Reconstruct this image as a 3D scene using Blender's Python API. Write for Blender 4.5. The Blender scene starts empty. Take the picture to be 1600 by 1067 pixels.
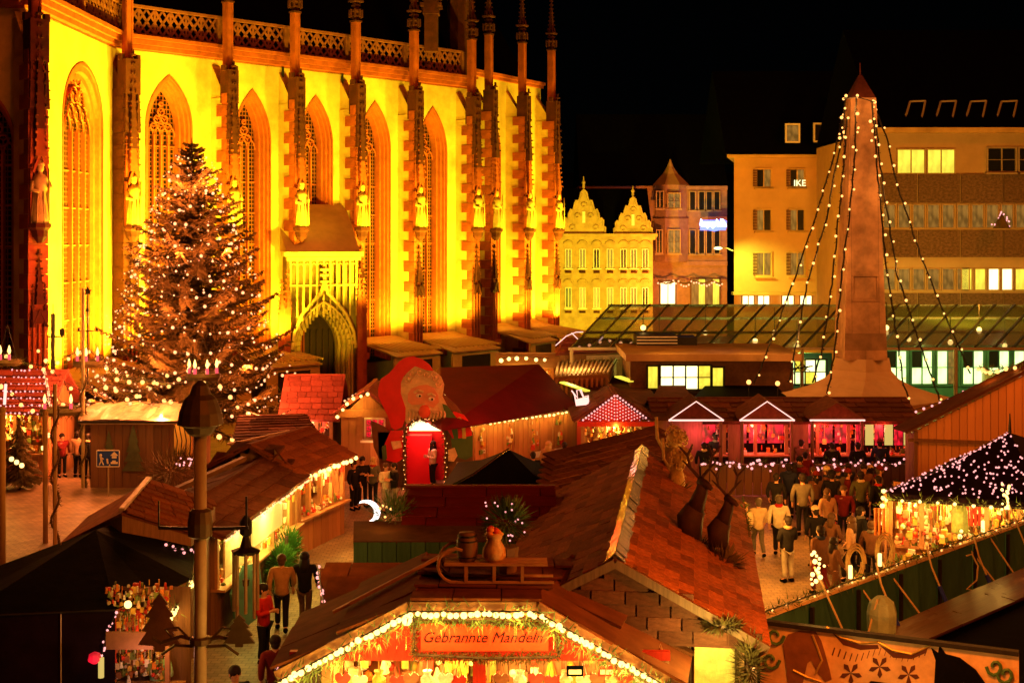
import bpy, math, random
from mathutils import Vector, Matrix
R = random.Random(7)
D = bpy.data
COL = bpy.context.scene.collection
SC = bpy.context.scene
# ---------------------------------------------------------------- camera
FPX = 2000.0      # focal length in photo pixels (photo 1600 wide)
HZ = 370.0        # horizon row
CH = 9.0          # camera height: a second-floor window above the square
cam = D.cameras.new('camera'); co = D.objects.new('camera', cam); COL.objects.link(co)
cam.sensor_width = 36; cam.lens = 36 * FPX / 1600
cam.shift_y = -(533.5 - HZ) / 1600
cam.clip_start = .5; cam.clip_end = 2000
co.location = (0, 0, CH); co.rotation_euler = (math.radians(90), 0, 0)
SC.camera = co
# ---------------------------------------------------------------- world
w = D.worlds.new('World'); SC.world = w; w.use_nodes = True
nt = w.node_tree; bg = nt.nodes['Background']
sky = nt.nodes.new('ShaderNodeTexSky'); sky.sky_type = 'NISHITA'; sky.sun_disc = False
sky.sun_elevation = math.radians(38); sky.sun_rotation = math.radians(145)
nt.links.new(sky.outputs[0], bg.inputs[0]); bg.inputs[1].default_value = .00006
town_glow = D.lights.new('town_glow', 'SUN'); so = D.objects.new('town_glow', town_glow); COL.objects.link(so)
town_glow.energy = .85; town_glow.angle = math.radians(14); town_glow.color = (1, .17, .012)  # weak orange sun lamp added to stand in for the town's overall glow
so.rotation_euler = Vector((.62, -.62, .75)).to_track_quat('Z', 'Y').to_euler()
SC.view_settings.view_transform = 'Standard'; SC.view_settings.look = 'None'
SC.view_settings.exposure = .3; SC.view_settings.gamma = 1
SC.render.engine = 'CYCLES'
SC.cycles.max_bounces = 5; SC.cycles.diffuse_bounces = 2; SC.cycles.glossy_bounces = 2
SC.cycles.transparent_max_bounces = 12; SC.cycles.transmission_bounces = 3
SC.cycles.use_denoising = True; SC.cycles.sample_clamp_indirect = 4; SC.cycles.caustics_reflective = False
SC.cycles.caustics_refractive = False; SC.cycles.use_light_tree = True

def V(*a): return Vector(a)
def W(px, py, s): return V((px - 800) * s, FPX * s, CH - (py - HZ) * s)     # photo pixel + metres per pixel -> place
def Wz(px, py, z): return W(px, py, (CH - z) / (py - HZ))                     # photo pixel + height -> place
# ---------------------------------------------------------------- helpers
class MB:
    def __init__(s): s.v = []; s.f = []
    def add(s, vs, fs):
        b = len(s.v); s.v += [tuple(x) for x in vs]; s.f += [tuple(i + b for i in q) for q in fs]; return s
    def box(s, c, sz, ax=None):
        c = Vector(c); X, Y, Z = ax or (V(1,0,0), V(0,1,0), V(0,0,1))
        vs = [c + X*(i*sz[0]/2) + Y*(j*sz[1]/2) + Z*(k*sz[2]/2) for k in (-1,1) for j in (-1,1) for i in (-1,1)]
        return s.add(vs, [(0,2,3,1),(4,5,7,6),(0,1,5,4),(2,6,7,3),(0,4,6,2),(1,3,7,5)])
    def bar(s, a, b, wd, ht=None, up=V(0,0,1)):
        a = Vector(a); b = Vector(b); d = b - a; L = d.length
        if L < 1e-6: return s
        d /= L; x = d.cross(up)
        if x.length < 1e-3: x = d.cross(V(0,1,0))
        x.normalize(); y = x.cross(d)
        return s.box((a+b)/2, (L, wd, ht or wd), (d, x, y))
    def prism(s, pts, vec):
        n = len(pts); pts = [Vector(p) for p in pts]; vec = Vector(vec)
        return s.add(pts + [p + vec for p in pts], [tuple(range(n)), tuple(range(2*n-1, n-1, -1))] + [(i, (i+1) % n, (i+1) % n + n, i + n) for i in range(n)])
    def poly(s, pts): return s.add(pts, [tuple(range(len(pts)))])
    def tube(s, pts, r, n=6, cap=True):
        pts = [Vector(p) for p in pts]; m = len(pts); vs = []; fs = []
        rr = r if isinstance(r, (list, tuple)) else [r] * m
        pu = None
        for i, p in enumerate(pts):
            d = (pts[min(i+1, m-1)] - pts[max(i-1, 0)])
            if d.length < 1e-9: d = V(0,0,1)
            d.normalize()
            u = (pu - d * pu.dot(d)) if pu is not None else d.cross(V(0,0,1) if abs(d.z) < .9 else V(1,0,0))
            if u.length < 1e-6: u = d.cross(V(1,0,0))
            u.normalize(); pu = u; q = d.cross(u)
            for k in range(n):
                a = 2*math.pi*k/n; vs.append(p + (u*math.cos(a) + q*math.sin(a)) * rr[i])
        for i in range(m-1):
            for k in range(n):
                fs.append((i*n+k, i*n+(k+1) % n, (i+1)*n+(k+1) % n, (i+1)*n+k))
        if cap: fs += [tuple(range(n))[::-1], tuple(range((m-1)*n, m*n))]
        return s.add(vs, fs)
    def lathe(s, base, prof, n=10, rot=0):
        base = Vector(base); vs = []; fs = []
        for r, z in prof:
            for k in range(n):
                a = 2*math.pi*k/n + rot; vs.append(base + V(r*math.cos(a), r*math.sin(a), z))
        for i in range(len(prof)-1):
            for k in range(n): fs.append((i*n+k, i*n+(k+1) % n, (i+1)*n+(k+1) % n, (i+1)*n+k))
        fs += [tuple(range(n))[::-1], tuple(range((len(prof)-1)*n, len(prof)*n))]
        return s.add(vs, fs)
    def ball(s, c, r, n=8, m=5, sc=(1,1,1)):
        c = Vector(c); vs = [c + V(0,0,-r*sc[2])]; fs = []
        for j in range(1, m):
            t = math.pi*j/m
            for k in range(n):
                a = 2*math.pi*k/n; vs.append(c + V(r*sc[0]*math.sin(t)*math.cos(a), r*sc[1]*math.sin(t)*math.sin(a), -r*sc[2]*math.cos(t)))
        vs.append(c + V(0,0,r*sc[2])); T = len(vs)-1
        for k in range(n):
            fs.append((0, 1+(k+1) % n, 1+k)); fs.append((T, 1+(m-2)*n+k, 1+(m-2)*n+(k+1) % n))
            for j in range(m-2): fs.append((1+j*n+k, 1+j*n+(k+1) % n, 1+(j+1)*n+(k+1) % n, 1+(j+1)*n+k))
        return s.add(vs, fs)
    def mesh(s, name, m=None, smooth=False, off=None):
        me = D.meshes.new(name)
        vs = s.v if off is None else [(a-off[0], b-off[1], c-off[2]) for a, b, c in s.v]
        me.from_pydata(vs, [], s.f); me.update()
        if smooth: me.polygons.foreach_set('use_smooth', [True]*len(me.polygons))
        if m: me.materials.append(m)
        return me
    def build(s, name, m, parent=None, smooth=False, kind=None, label=None):
        off = RW.get(parent.name, V(0,0,0)) if parent else None
        o = D.objects.new(name, s.mesh(name, m, smooth, off)); COL.objects.link(o)
        if parent: o.parent = parent; RW[o.name] = off
        if kind: o['kind'] = kind
        if label: o['label'] = label
        return o
RW = {}
def tag(o, label, cat, group=None, kind=None):
    o['label'] = label; o['category'] = cat
    if group: o['group'] = group
    if kind: o['kind'] = kind
    return o
def thing(name, label, cat, loc=(0,0,0), group=None):
    o = D.objects.new(name, None); COL.objects.link(o); o.location = loc; o.empty_display_size = .3
    RW[o.name] = Vector(loc); return tag(o, label, cat, group)
def struct(name, mb, m, smooth=False):
    o = mb.build(name, m, None, smooth); o['kind'] = 'structure'; return o
CUBES = {}
def unit(m, kind='cube'):
    k = (m.name, kind)
    if k not in CUBES:
        b = MB()
        if kind == 'cube': b.box((0,0,0), (1,1,1))
        elif kind == 'ball': b.ball((0,0,0), 1, 8, 5)
        elif kind == 'bulb': b.ball((0,0,0), 1, 6, 4)
        elif kind == 'stud': b.box((0,0,0), (1,.9,1)).box((0,-.5,0), (.8,.2,.8))
        CUBES[k] = b.mesh(m.name + '_' + kind, m, kind in ('ball', 'bulb'))
    return CUBES[k]
def inst(name, me, parent, M, group=None):
    o = D.objects.new(name, me); COL.objects.link(o)
    if parent:
        o.parent = parent; off = RW.get(parent.name, V(0,0,0)); M = Matrix.Translation(-off) @ M; RW[o.name] = V(0,0,0)
    o.matrix_basis = M; return o
def axm(c, X, Y, Z, sz):
    M = Matrix.Identity(4)
    for i in range(3):
        M[i][0] = X[i]*sz[0]; M[i][1] = Y[i]*sz[1]; M[i][2] = Z[i]*sz[2]; M[i][3] = c[i]
    return M
def at(c, r): return Matrix.Translation(Vector(c)) @ Matrix.Scale(r, 4)
def copy_tree(o, parent=None):
    c = o.copy(); COL.objects.link(c)
    if parent: c.parent = parent
    for ch in list(o.children): copy_tree(ch, c)
    return c
# ---------------------------------------------------------------- materials
def mat(name, c, rough=.75, var=.3, scale=2.5, bump=.25, metal=0, c2=None, orand=0, spec=.18, brick=None, stretch=None, alpha=1):
    m = D.materials.new(name); m.use_nodes = True; n = m.node_tree; N = n.nodes; L = n.links
    p = N['Principled BSDF']; p.inputs['Roughness'].default_value = rough; p.inputs['Metallic'].default_value = metal
    p.inputs['Specular IOR Level'].default_value = spec; p.inputs['Alpha'].default_value = alpha
    tc = N.new('ShaderNodeTexCoord'); mp = N.new('ShaderNodeMapping'); L.new(tc.outputs['Object'], mp.inputs[0])
    if stretch: mp.inputs['Scale'].default_value = stretch
    no = N.new('ShaderNodeTexNoise'); no.inputs['Scale'].default_value = scale; no.inputs['Detail'].default_value = 6; no.inputs['Roughness'].default_value = .65
    L.new(mp.outputs[0], no.inputs[0])
    ra = N.new('ShaderNodeMapRange'); ra.inputs[1].default_value = .3; ra.inputs[2].default_value = .7; L.new(no.outputs[0], ra.inputs[0])
    mx = N.new('ShaderNodeMix'); mx.data_type = 'RGBA'
    c2 = c2 or tuple(x*(1-var) for x in c); c1 = tuple(min(1, x*(1+var*.4)) for x in c)
    mx.inputs[6].default_value = (*c2, 1); mx.inputs[7].default_value = (*c1, 1); L.new(ra.outputs[0], mx.inputs[0])
    out = mx.outputs[2]; hgt = no.outputs[0]
    if brick:
        bt = N.new('ShaderNodeTexBrick'); L.new(tc.outputs['Object'], bt.inputs[0]) if len(brick) < 6 else L.new(mp.outputs[0], bt.inputs[0])
        bt.inputs['Scale'].default_value = 1; bt.inputs['Brick Width'].default_value = brick[0]; bt.inputs['Row Height'].default_value = brick[1]
        bt.inputs['Mortar Size'].default_value = brick[2]
        bt.inputs['Color1'].default_value = (1,1,1,1); bt.inputs['Color2'].default_value = (.74,.74,.74,1); bt.inputs['Mortar'].default_value = (.5,.5,.5,1)
        mb_ = N.new('ShaderNodeMix'); mb_.data_type = 'RGBA'; mb_.blend_type = 'MULTIPLY'; mb_.inputs[0].default_value = 1
        L.new(out, mb_.inputs[6]); L.new(bt.outputs[0], mb_.inputs[7]); out = mb_.outputs[2]
    if orand:
        oi = N.new('ShaderNodeObjectInfo'); r2 = N.new('ShaderNodeMapRange'); r2.inputs[3].default_value = 1-orand; r2.inputs[4].default_value = 1+orand*.6
        L.new(oi.outputs['Random'], r2.inputs[0])
        mo = N.new('ShaderNodeMix'); mo.data_type = 'RGBA'; mo.blend_type = 'MULTIPLY'; mo.inputs[0].default_value = 1
        L.new(out, mo.inputs[6]); L.new(r2.outputs[0], mo.inputs[7]); out = mo.outputs[2]
    L.new(out, p.inputs['Base Color'])
    if bump:
        b = N.new('ShaderNodeBump'); b.inputs['Strength'].default_value = bump; b.inputs['Distance'].default_value = .03
        L.new(hgt, b.inputs['Height']); L.new(b.outputs[0], p.inputs['Normal'])
    return m
def emi(name, c, st, var=0, scale=3, c2=None):
    m = D.materials.new(name); m.use_nodes = True; N = m.node_tree.nodes; L = m.node_tree.links
    p = N['Principled BSDF']; p.inputs['Base Color'].default_value = (.02,.02,.02,1); p.inputs['Emission Color'].default_value = (*c, 1)
    p.inputs['Emission Strength'].default_value = st; p.inputs['Roughness'].default_value = .4
    if var:
        tc = N.new('ShaderNodeTexCoord'); no = N.new('ShaderNodeTexNoise'); no.inputs['Scale'].default_value = scale; no.inputs['Detail'].default_value = 4
        L.new(tc.outputs['Object'], no.inputs[0]); mx = N.new('ShaderNodeMix'); mx.data_type = 'RGBA'
        ra = N.new('ShaderNodeMapRange'); ra.inputs[1].default_value = .38; ra.inputs[2].default_value = .62; L.new(no.outputs[0], ra.inputs[0]); L.new(ra.outputs[0], mx.inputs[0])
        c2 = c2 or tuple(x*(1-var) for x in c); mx.inputs[6].default_value = (*c2, 1); mx.inputs[7].default_value = (*c, 1); L.new(mx.outputs[2], p.inputs['Emission Color'])
    m.cycles.emission_sampling = 'NONE'
    return m
def point(loc, c, pw, r=.12):  # many are added for the market's general glow, with no lamp to see
    l = D.lights.new('lamp_or_glow', 'POINT'); l.energy = pw; l.color = c; l.shadow_soft_size = r
    o = D.objects.new('lamp_or_glow', l); COL.objects.link(o); o.location = loc; return o
def spot(loc, tgt, c, pw, ang=70, blend=.6, r=.15):  # church floods, and also spots added to brighten the far facades
    l = D.lights.new('flood_or_fill', 'SPOT'); l.energy = pw; l.color = c; l.spot_size = math.radians(ang); l.spot_blend = blend; l.shadow_soft_size = r
    o = D.objects.new('flood_or_fill', l); COL.objects.link(o); o.location = loc
    o.rotation_euler = (Vector(tgt) - Vector(loc)).to_track_quat('-Z', 'Y').to_euler(); return o
WARM = (1, .3, .04); AMB = (1, .3, .03); YEL = (1, .5, .07); PINK = (1, .16, .22)
M = dict(
 plaster=mat('lime_plaster', (.62,.4,.13), .9, .42, .55, 1),
 sand=mat('red_sandstone', (.33,.062,.02), .85, .4, 1.6, .4, orand=.22),
 sandk=mat('dark_sandstone', (.075,.014,.007), .9, .5, 2, .4),
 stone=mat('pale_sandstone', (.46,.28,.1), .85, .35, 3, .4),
 slate=mat('slate', (.003,.003,.003), .95, .3, 3, .1, spec=0),
 lead=mat('lead_sheet', (.4,.23,.1), .6, .3, 1, .2),
 cobble=mat('paving', (.34,.22,.13), .55, .5, .9, .35, brick=(.22,.16,.012)),
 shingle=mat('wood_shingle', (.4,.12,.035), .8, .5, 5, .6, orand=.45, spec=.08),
 shingled=mat('dark_shingle', (.13,.04,.018), .85, .4, 5, .4, orand=.35, spec=.05),
 redtile=mat('red_tile', (.34,.07,.05), .6, .35, 5, .3, orand=.3),
 felt=mat('roofing_felt', (.08,.028,.012), .9, .4, 2.4, .35, spec=.04),
 ply=mat('plywood_deck', (.16,.042,.012), .9, .5, 1.3, .5, spec=.04),
 plank=mat('wall_plank', (.5,.22,.085), .65, .35, 3, .3, orand=.25, stretch=(6,6,.6)),
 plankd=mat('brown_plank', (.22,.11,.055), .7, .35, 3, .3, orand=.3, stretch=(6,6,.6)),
 redwood=mat('red_painted_board', (.5,.03,.012), .5, .3, 3, .2, orand=.15, stretch=(6,6,.6)),
 post=mat('post_wood', (.42,.2,.08), .6, .3, 4, .2),
 green=mat('green_board', (.045,.12,.085), .5, .35, 2, .25, orand=.25),
 black=mat('black_tarp', (.004,.003,.003), .75, .4, 3, .5, spec=.03),
 blue=mat('navy_tarp', (.002,.003,.008), .8, .4, 3, .5, spec=.02),
 iron=mat('dark_iron', (.03,.025,.02), .5, .3, 8, .2, metal=.3),
 pole=mat('grey_pole', (.42,.33,.2), .45, .2, 4, .1),
 canvas=mat('canvas', (.4,.24,.12), .8, .15, 1.5, .3),
 tarp=mat('crumpled_tarp', (.45,.33,.2), .35, .4, 3, 1),
 fir=mat('fir_needles', (.14,.085,.02), .7, .45, 1.5, 0, orand=.2),
 firg=mat('lit_fir_twigs', (.1,.15,.04), .65, .4, 6, 0),
 bark=mat('bark', (.09,.055,.035), .9, .4, 5, .4),
 glassd=mat('dark_glass', (.015,.015,.015), .12, .2, 2, 0, spec=.6),
 red=mat('red_paint', (.62,.02,.02), .5, .2, 2, .1),
 redroof=mat('red_roof_sheet', (.11,.008,.008), .55, .35, 1.2, .2),
 cream=mat('cream_paint', (.7,.55,.34), .6, .3, 5, .3),
 skinp=mat('pink_paint', (.7,.3,.2), .6, .15, 4, .2),
 white=mat('white_paint', (.75,.7,.62), .5, .1, 3, .1),
 gold=mat('gold_paint', (.55,.36,.1), .4, .3, 6, .2, metal=.4),
 brown=mat('brown_paint', (.17,.08,.035), .6, .3, 5, .2),
 granite=mat('red_granite', (.46,.25,.13), .8, .45, 1.6, .6, brick=(1.1,.42,.012)),
 straw=mat('straw', (.5,.33,.13), .7, .4, 12, .4),
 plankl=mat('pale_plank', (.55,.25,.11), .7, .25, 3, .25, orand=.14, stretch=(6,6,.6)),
 green2=mat('green_paint', (.07,.15,.05), .5, .2, 3, .1), firpaint=mat('fir_paint', (.12,.14,.07), .6, .3, 6, .1),
 firgreen=mat('bright_fir', (.07,.2,.03), .65, .4, 6, 0), bronze=mat('bronze', (.11,.07,.03), .5, .3, 5, .2, metal=.3), poleb=mat('pale_pole', (.6,.45,.2), .5, .15, 3, .1),
 wetwood=mat('wet_wood', (.12,.05,.02), .28, .4, 2, .3, orand=.2), fairpaint=mat('fair_paint', (.7,.42,.22), .5, .35, 2.5, .1), fairdark=mat('fair_dark', (.1,.03,.02), .5, .3, 5, .1), horse=mat('horse_paint', (.2,.075,.03), .5, .3, 6, .1),
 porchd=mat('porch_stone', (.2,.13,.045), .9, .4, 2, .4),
 greycov=mat('grey_cover', (.3,.42,.38), .5, .3, 5, .8),
 ycloth=mat('yellow_cloth', (.75,.55,.16), .7, .45, 4, 1),
 dbrown=mat('dark_brown_paint', (.05,.02,.012), .7, .3, 5, .2),
 navyt=mat('dark_canvas', (.012,.005,.008), .8, .4, 2, .4, spec=.03),
 greenf=mat('fence_green', (.045,.15,.13), .6, .4, 2, .3, orand=.25),
 shingleb=mat('shaded_shingle', (.24,.07,.022), .85, .45, 6, .5, orand=.35, spec=.05),  # darker copy of the wood shingle, shade put into its colour
 metald=mat('ridge_metal_shaded', (.12,.11,.13), .25, .3, 5, .2, metal=.8),
 metal=mat('ridge_metal_lit', (.95,.85,.4), .12, .15, 3, .15, metal=1),
)
E = dict(
 bulb=emi('warm_bulb', (1,.42,.1), 2.3), pinkbulb=emi('rosy_bulb', (1,.36,.15), 2.1), ybulb=emi('yellow_bulb', (1,.6,.16), 3),
 smallpink=emi('tiny_pink_bulb', (1,.34,.32), 1.5),
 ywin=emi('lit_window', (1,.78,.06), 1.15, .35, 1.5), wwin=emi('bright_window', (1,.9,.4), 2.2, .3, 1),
 dimwin=emi('curtained_window', (.26,.12,.02), 1, .6, 2.5), flame=emi('flame', (1,.6,.14), 3),
 pinkwall=emi('pink_light_panel', (1,.008,.03), 1.1, .85, 2.3), neon=emi('blue_neon', (.55,.8,1), 6), neonb=emi('violet_neon', (.15,.2,1), 2.2),
 moon=emi('moon_lamp', (1,.9,.85), 3), tube=emi('white_neon', (1,.5,.42), 1.5), candle=emi('candle_wax', (1,.06,.1), 1.2),
 dimy=emi('dim_yellow', (.7,.5,.12), .8), cool=emi('shop_light', (.75,1,.35), 1.8, .5, .8),
)
# ================================================================ ground
g = MB(); g.add([(-400,-40,0),(400,-40,0),(400,900,0),(-400,900,0)], [(0,1,2,3)])
struct('market_square', g, M['cobble'])
# ================================================================ church
Z3 = V(0,0,1)
class Frame:
    def __init__(s, o, u, n): s.o = Vector(o); s.u = Vector(u).normalized(); s.n = Vector(n).normalized(); s.ax = (s.u, s.n, Z3)
    def p(s, t, out, z): return s.o + s.u*t + s.n*out + Z3*z
    def t(s, P): return (Vector(P) - s.o).dot(s.u)
def arch_pts(tc, hw, z0, zs, za, n=8):
    h = za - zs; c = (h*h - hw*hw)/(2*hw); Rr = hw + c; L = [(tc-hw, z0)]
    a1 = math.atan2(h, c)
    for k in range(n+1):
        a = a1*k/n; L.append((tc - (Rr*math.cos(a) - c), zs + Rr*math.sin(a)))
    return L + [(2*tc - x, z) for x, z in L[-2::-1]]
def wall_mesh(mb, fr, t0, t1, zt, wins):
    t = t0
    wins = sorted(wins)
    for i, (tc, hw, z0, zs, za) in enumerate(wins):
        nx = (tc + wins[i+1][0])/2 if i+1 < len(wins) else t1
        A = arch_pts(tc, hw, z0, zs, za); n = len(A)//2; left = A[:n+1]
        q = lambda a, b, za_, zb_: mb.poly([fr.p(a,0,za_), fr.p(b,0,za_), fr.p(b,0,zb_), fr.p(a,0,zb_)])
        q(t, nx, 0, z0); q(t, nx, za, zt)
        for j in range(n):
            (xa, ya), (xb, yb) = left[j], left[j+1]
            mb.poly([fr.p(t,0,ya), fr.p(xa,0,ya), fr.p(xb,0,yb), fr.p(t,0,yb)])
            mb.poly([fr.p(nx,0,ya), fr.p(2*tc-xa,0,ya), fr.p(2*tc-xb,0,yb), fr.p(nx,0,yb)])
        t = nx
    if t < t1 - .01: mb.poly([fr.p(t,0,0), fr.p(t1,0,0), fr.p(t1,0,zt), fr.p(t,0,zt)])
def glassmat():
    m = D.materials.new('leaded_glass'); m.use_nodes = True; N = m.node_tree.nodes; L = m.node_tree.links
    p = N['Principled BSDF']; p.inputs['Roughness'].default_value = .6; p.inputs['Specular IOR Level'].default_value = .05
    uv = N.new('ShaderNodeUVMap'); br = N.new('ShaderNodeTexBrick'); L.new(uv.outputs[0], br.inputs[0])
    br.offset = 0; br.inputs['Scale'].default_value = 1; br.inputs['Brick Width'].default_value = .2; br.inputs['Row Height'].default_value = .23
    br.inputs['Mortar Size'].default_value = .04; br.inputs['Mortar Smooth'].default_value = .3
    br.inputs['Color1'].default_value = (.002,.0015,.001,1); br.inputs['Color2'].default_value = (.006,.003,.002,1); br.inputs['Mortar'].default_value = (.17,.045,.012,1)
    L.new(br.outputs[0], p.inputs['Base Color']); return m
M['leaded'] = glassmat()
church = thing('gothic_church', 'tall floodlit gothic church with yellow plaster walls and red sandstone buttresses', 'church', (-11,70,0))
def window(fr, tc, hw, z0, zs, za, lights=3, depth=.95):
    """splayed, moulded jambs stepping in to a traceried window"""
    b = MB(); steps = [(0,.04),(0,-.06),(.12,-.08),(.16,-.26),(.27,-.28),(.33,-.5),(.44,-.52),(.5,-depth+.12),(.5,-depth)]
    k = hw/1.0
    prev = None
    for dd, out in steps:
        d = dd*k*.7
        cur = [fr.p(x, out, z) for x, z in arch_pts(tc, hw-d, z0+(d*.6), zs, za-d*1.25)]
        if prev:
            for i in range(len(cur)-1): b.poly([prev[i], prev[i+1], cur[i+1], cur[i]])
        prev = cur
    # outer hood strip, slightly proud of the wall
    o1 = [fr.p(x, .04, z) for x, z in arch_pts(tc, hw+.09, z0, zs, za+.14)]; o0 = [fr.p(x, .04, z) for x, z in arch_pts(tc, hw, z0, zs, za)]; o2 = [fr.p(x, 0.0, z) for x, z in arch_pts(tc, hw+.09, z0, zs, za+.14)]
    for i in range(len(o1)-1): b.poly([o1[i], o1[i+1], o0[i+1], o0[i]]); b.poly([o1[i], o1[i+1], o2[i+1], o2[i]])
    wn = b.build('window', M['sandw'], church)
    hi = hw - .35*k; zai = za - .35*k*1.25; zi0 = z0+.3
    A = arch_pts(tc, hi+.04, zi0, zs, zai+.05); gz = -depth+.01
    me = MB(); me.poly([fr.p(x, gz, z) for x, z in A]); go = me.build('glass', M['leaded'], wn)
    uv = go.data.uv_layers.new(name='UVMap')
    for l in go.data.loops:
        x, z = A[l.vertex_index]; uv.data[l.index].uv = (x-tc, z)
    tz = zs - .3
    mu = MB(); wdt = 2*hi/lights
    for i in range(1, lights): mu.box(fr.p(tc-hi+wdt*i, gz+.1, (zi0+tz)/2), (.09,.2,tz-zi0), fr.ax)
    z = zi0+1.6
    while z < tz-.4: mu.box(fr.p(tc, gz+.05, z), (2*hi,.06,.07), fr.ax); z += 1.7
    mu.build('mullion', M['sandw'], wn)
    tr = MB()
    for i in range(lights):                                   # cusped lancet heads
        c = tc-hi+wdt*(i+.5); P = arch_pts(c, wdt/2-.03, tz-.1, tz, tz+wdt*.85, 4)
        tr.tube([fr.p(x, gz+.12, zz) for x, zz in P], .045, 4)
    def ring(cx, cz, r):
        tr.tube([fr.p(cx+r*math.cos(a*math.pi/5), gz+.12, cz+r*math.sin(a*math.pi/5)) for a in range(11)], .05, 4)
        for a in (0,2,4): 
            q = a*math.pi/3+.5; tr.tube([fr.p(cx+r*math.cos(q), gz+.1, cz+r*math.sin(q)), fr.p(cx, gz+.1, cz)], .03, 4)
    r = wdt*.48; rows = lights-1; zz = tz+wdt*.95
    while rows > 0:
        for i in range(rows): ring(tc+(i-(rows-1)/2)*wdt, zz, r*.92)
        zz += wdt*.95; rows -= 1
    ring(tc, min(zz, zai-.35), r*.5)
    bk = tr.build('tracery', M['sandw'], wn)
    # dark backing of the tracery eyes
M['sandw'] = mat('window_sandstone', (.36,.07,.02), .85, .3, 2.5, .3)
def pinnacle(mb, c, wd, h, n=6, ax=None, cap=True):
    """square crocketed spirelet"""
    X, Y, Z = ax or (V(1,0,0), V(0,1,0), Z3); c = Vector(c)
    b0 = [c + X*(i*wd/2) + Y*(j*wd/2) for i, j in ((-1,-1),(1,-1),(1,1),(-1,1))]; t = c + Z3*h
    mb.add(b0 + [t], [(0,1,4),(1,2,4),(2,3,4),(3,0,4),(0,3,2,1)])
    for k in range(1, n+1):
        f = k/(n+1)
        for p in b0:
            q = p.lerp(t, f) + (p - c)*.18; mb.box(q, (wd*.22,)*3, (X, Y, Z3))
    if cap: mb.box(t, (wd*.55, wd*.55, wd*.2), (X,Y,Z3)); mb.box(t+Z3*wd*.35, (wd*.25,wd*.25,wd*.6), (X,Y,Z3))
DP = 1.5
def statue_mesh():
    b = MB(); b.lathe((0,0,0), [(.3,0),(.34,.1),(.3,.5),(.24,1),(.27,1.35),(.3,1.5),(.2,1.66),(.09,1.72),(.09,1.78)], 10)
    b.ball((0,-.02,1.93), .15, 8, 6, (.9,1,1.15)); b.lathe((0,.02,1.98), [(.17,0),(.17,.08),(.08,.2)], 8)
    b.tube([(-.27,0,1.45),(-.34,-.08,1.15),(-.14,-.3,1.1)], [.1,.085,.06], 6); b.tube([(.27,0,1.45),(.36,-.1,1.2),(.2,-.3,1.3)], [.1,.085,.06], 6)
    b.tube([(.22,-.32,.1),(.2,-.3,1.9)], .03, 5)
    for i in range(8):
        a = i*.8; b.tube([(.32*math.cos(a),.32*math.sin(a),.02),(.24*math.cos(a),.24*math.sin(a),1.1)], .035, 4)
    return b.mesh('saint_statue', M['stone'], True)
ST = statue_mesh()
ORD = ['first','second','third','fourth','fifth','sixth','seventh','eighth','ninth','tenth']
ns = [0]
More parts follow.
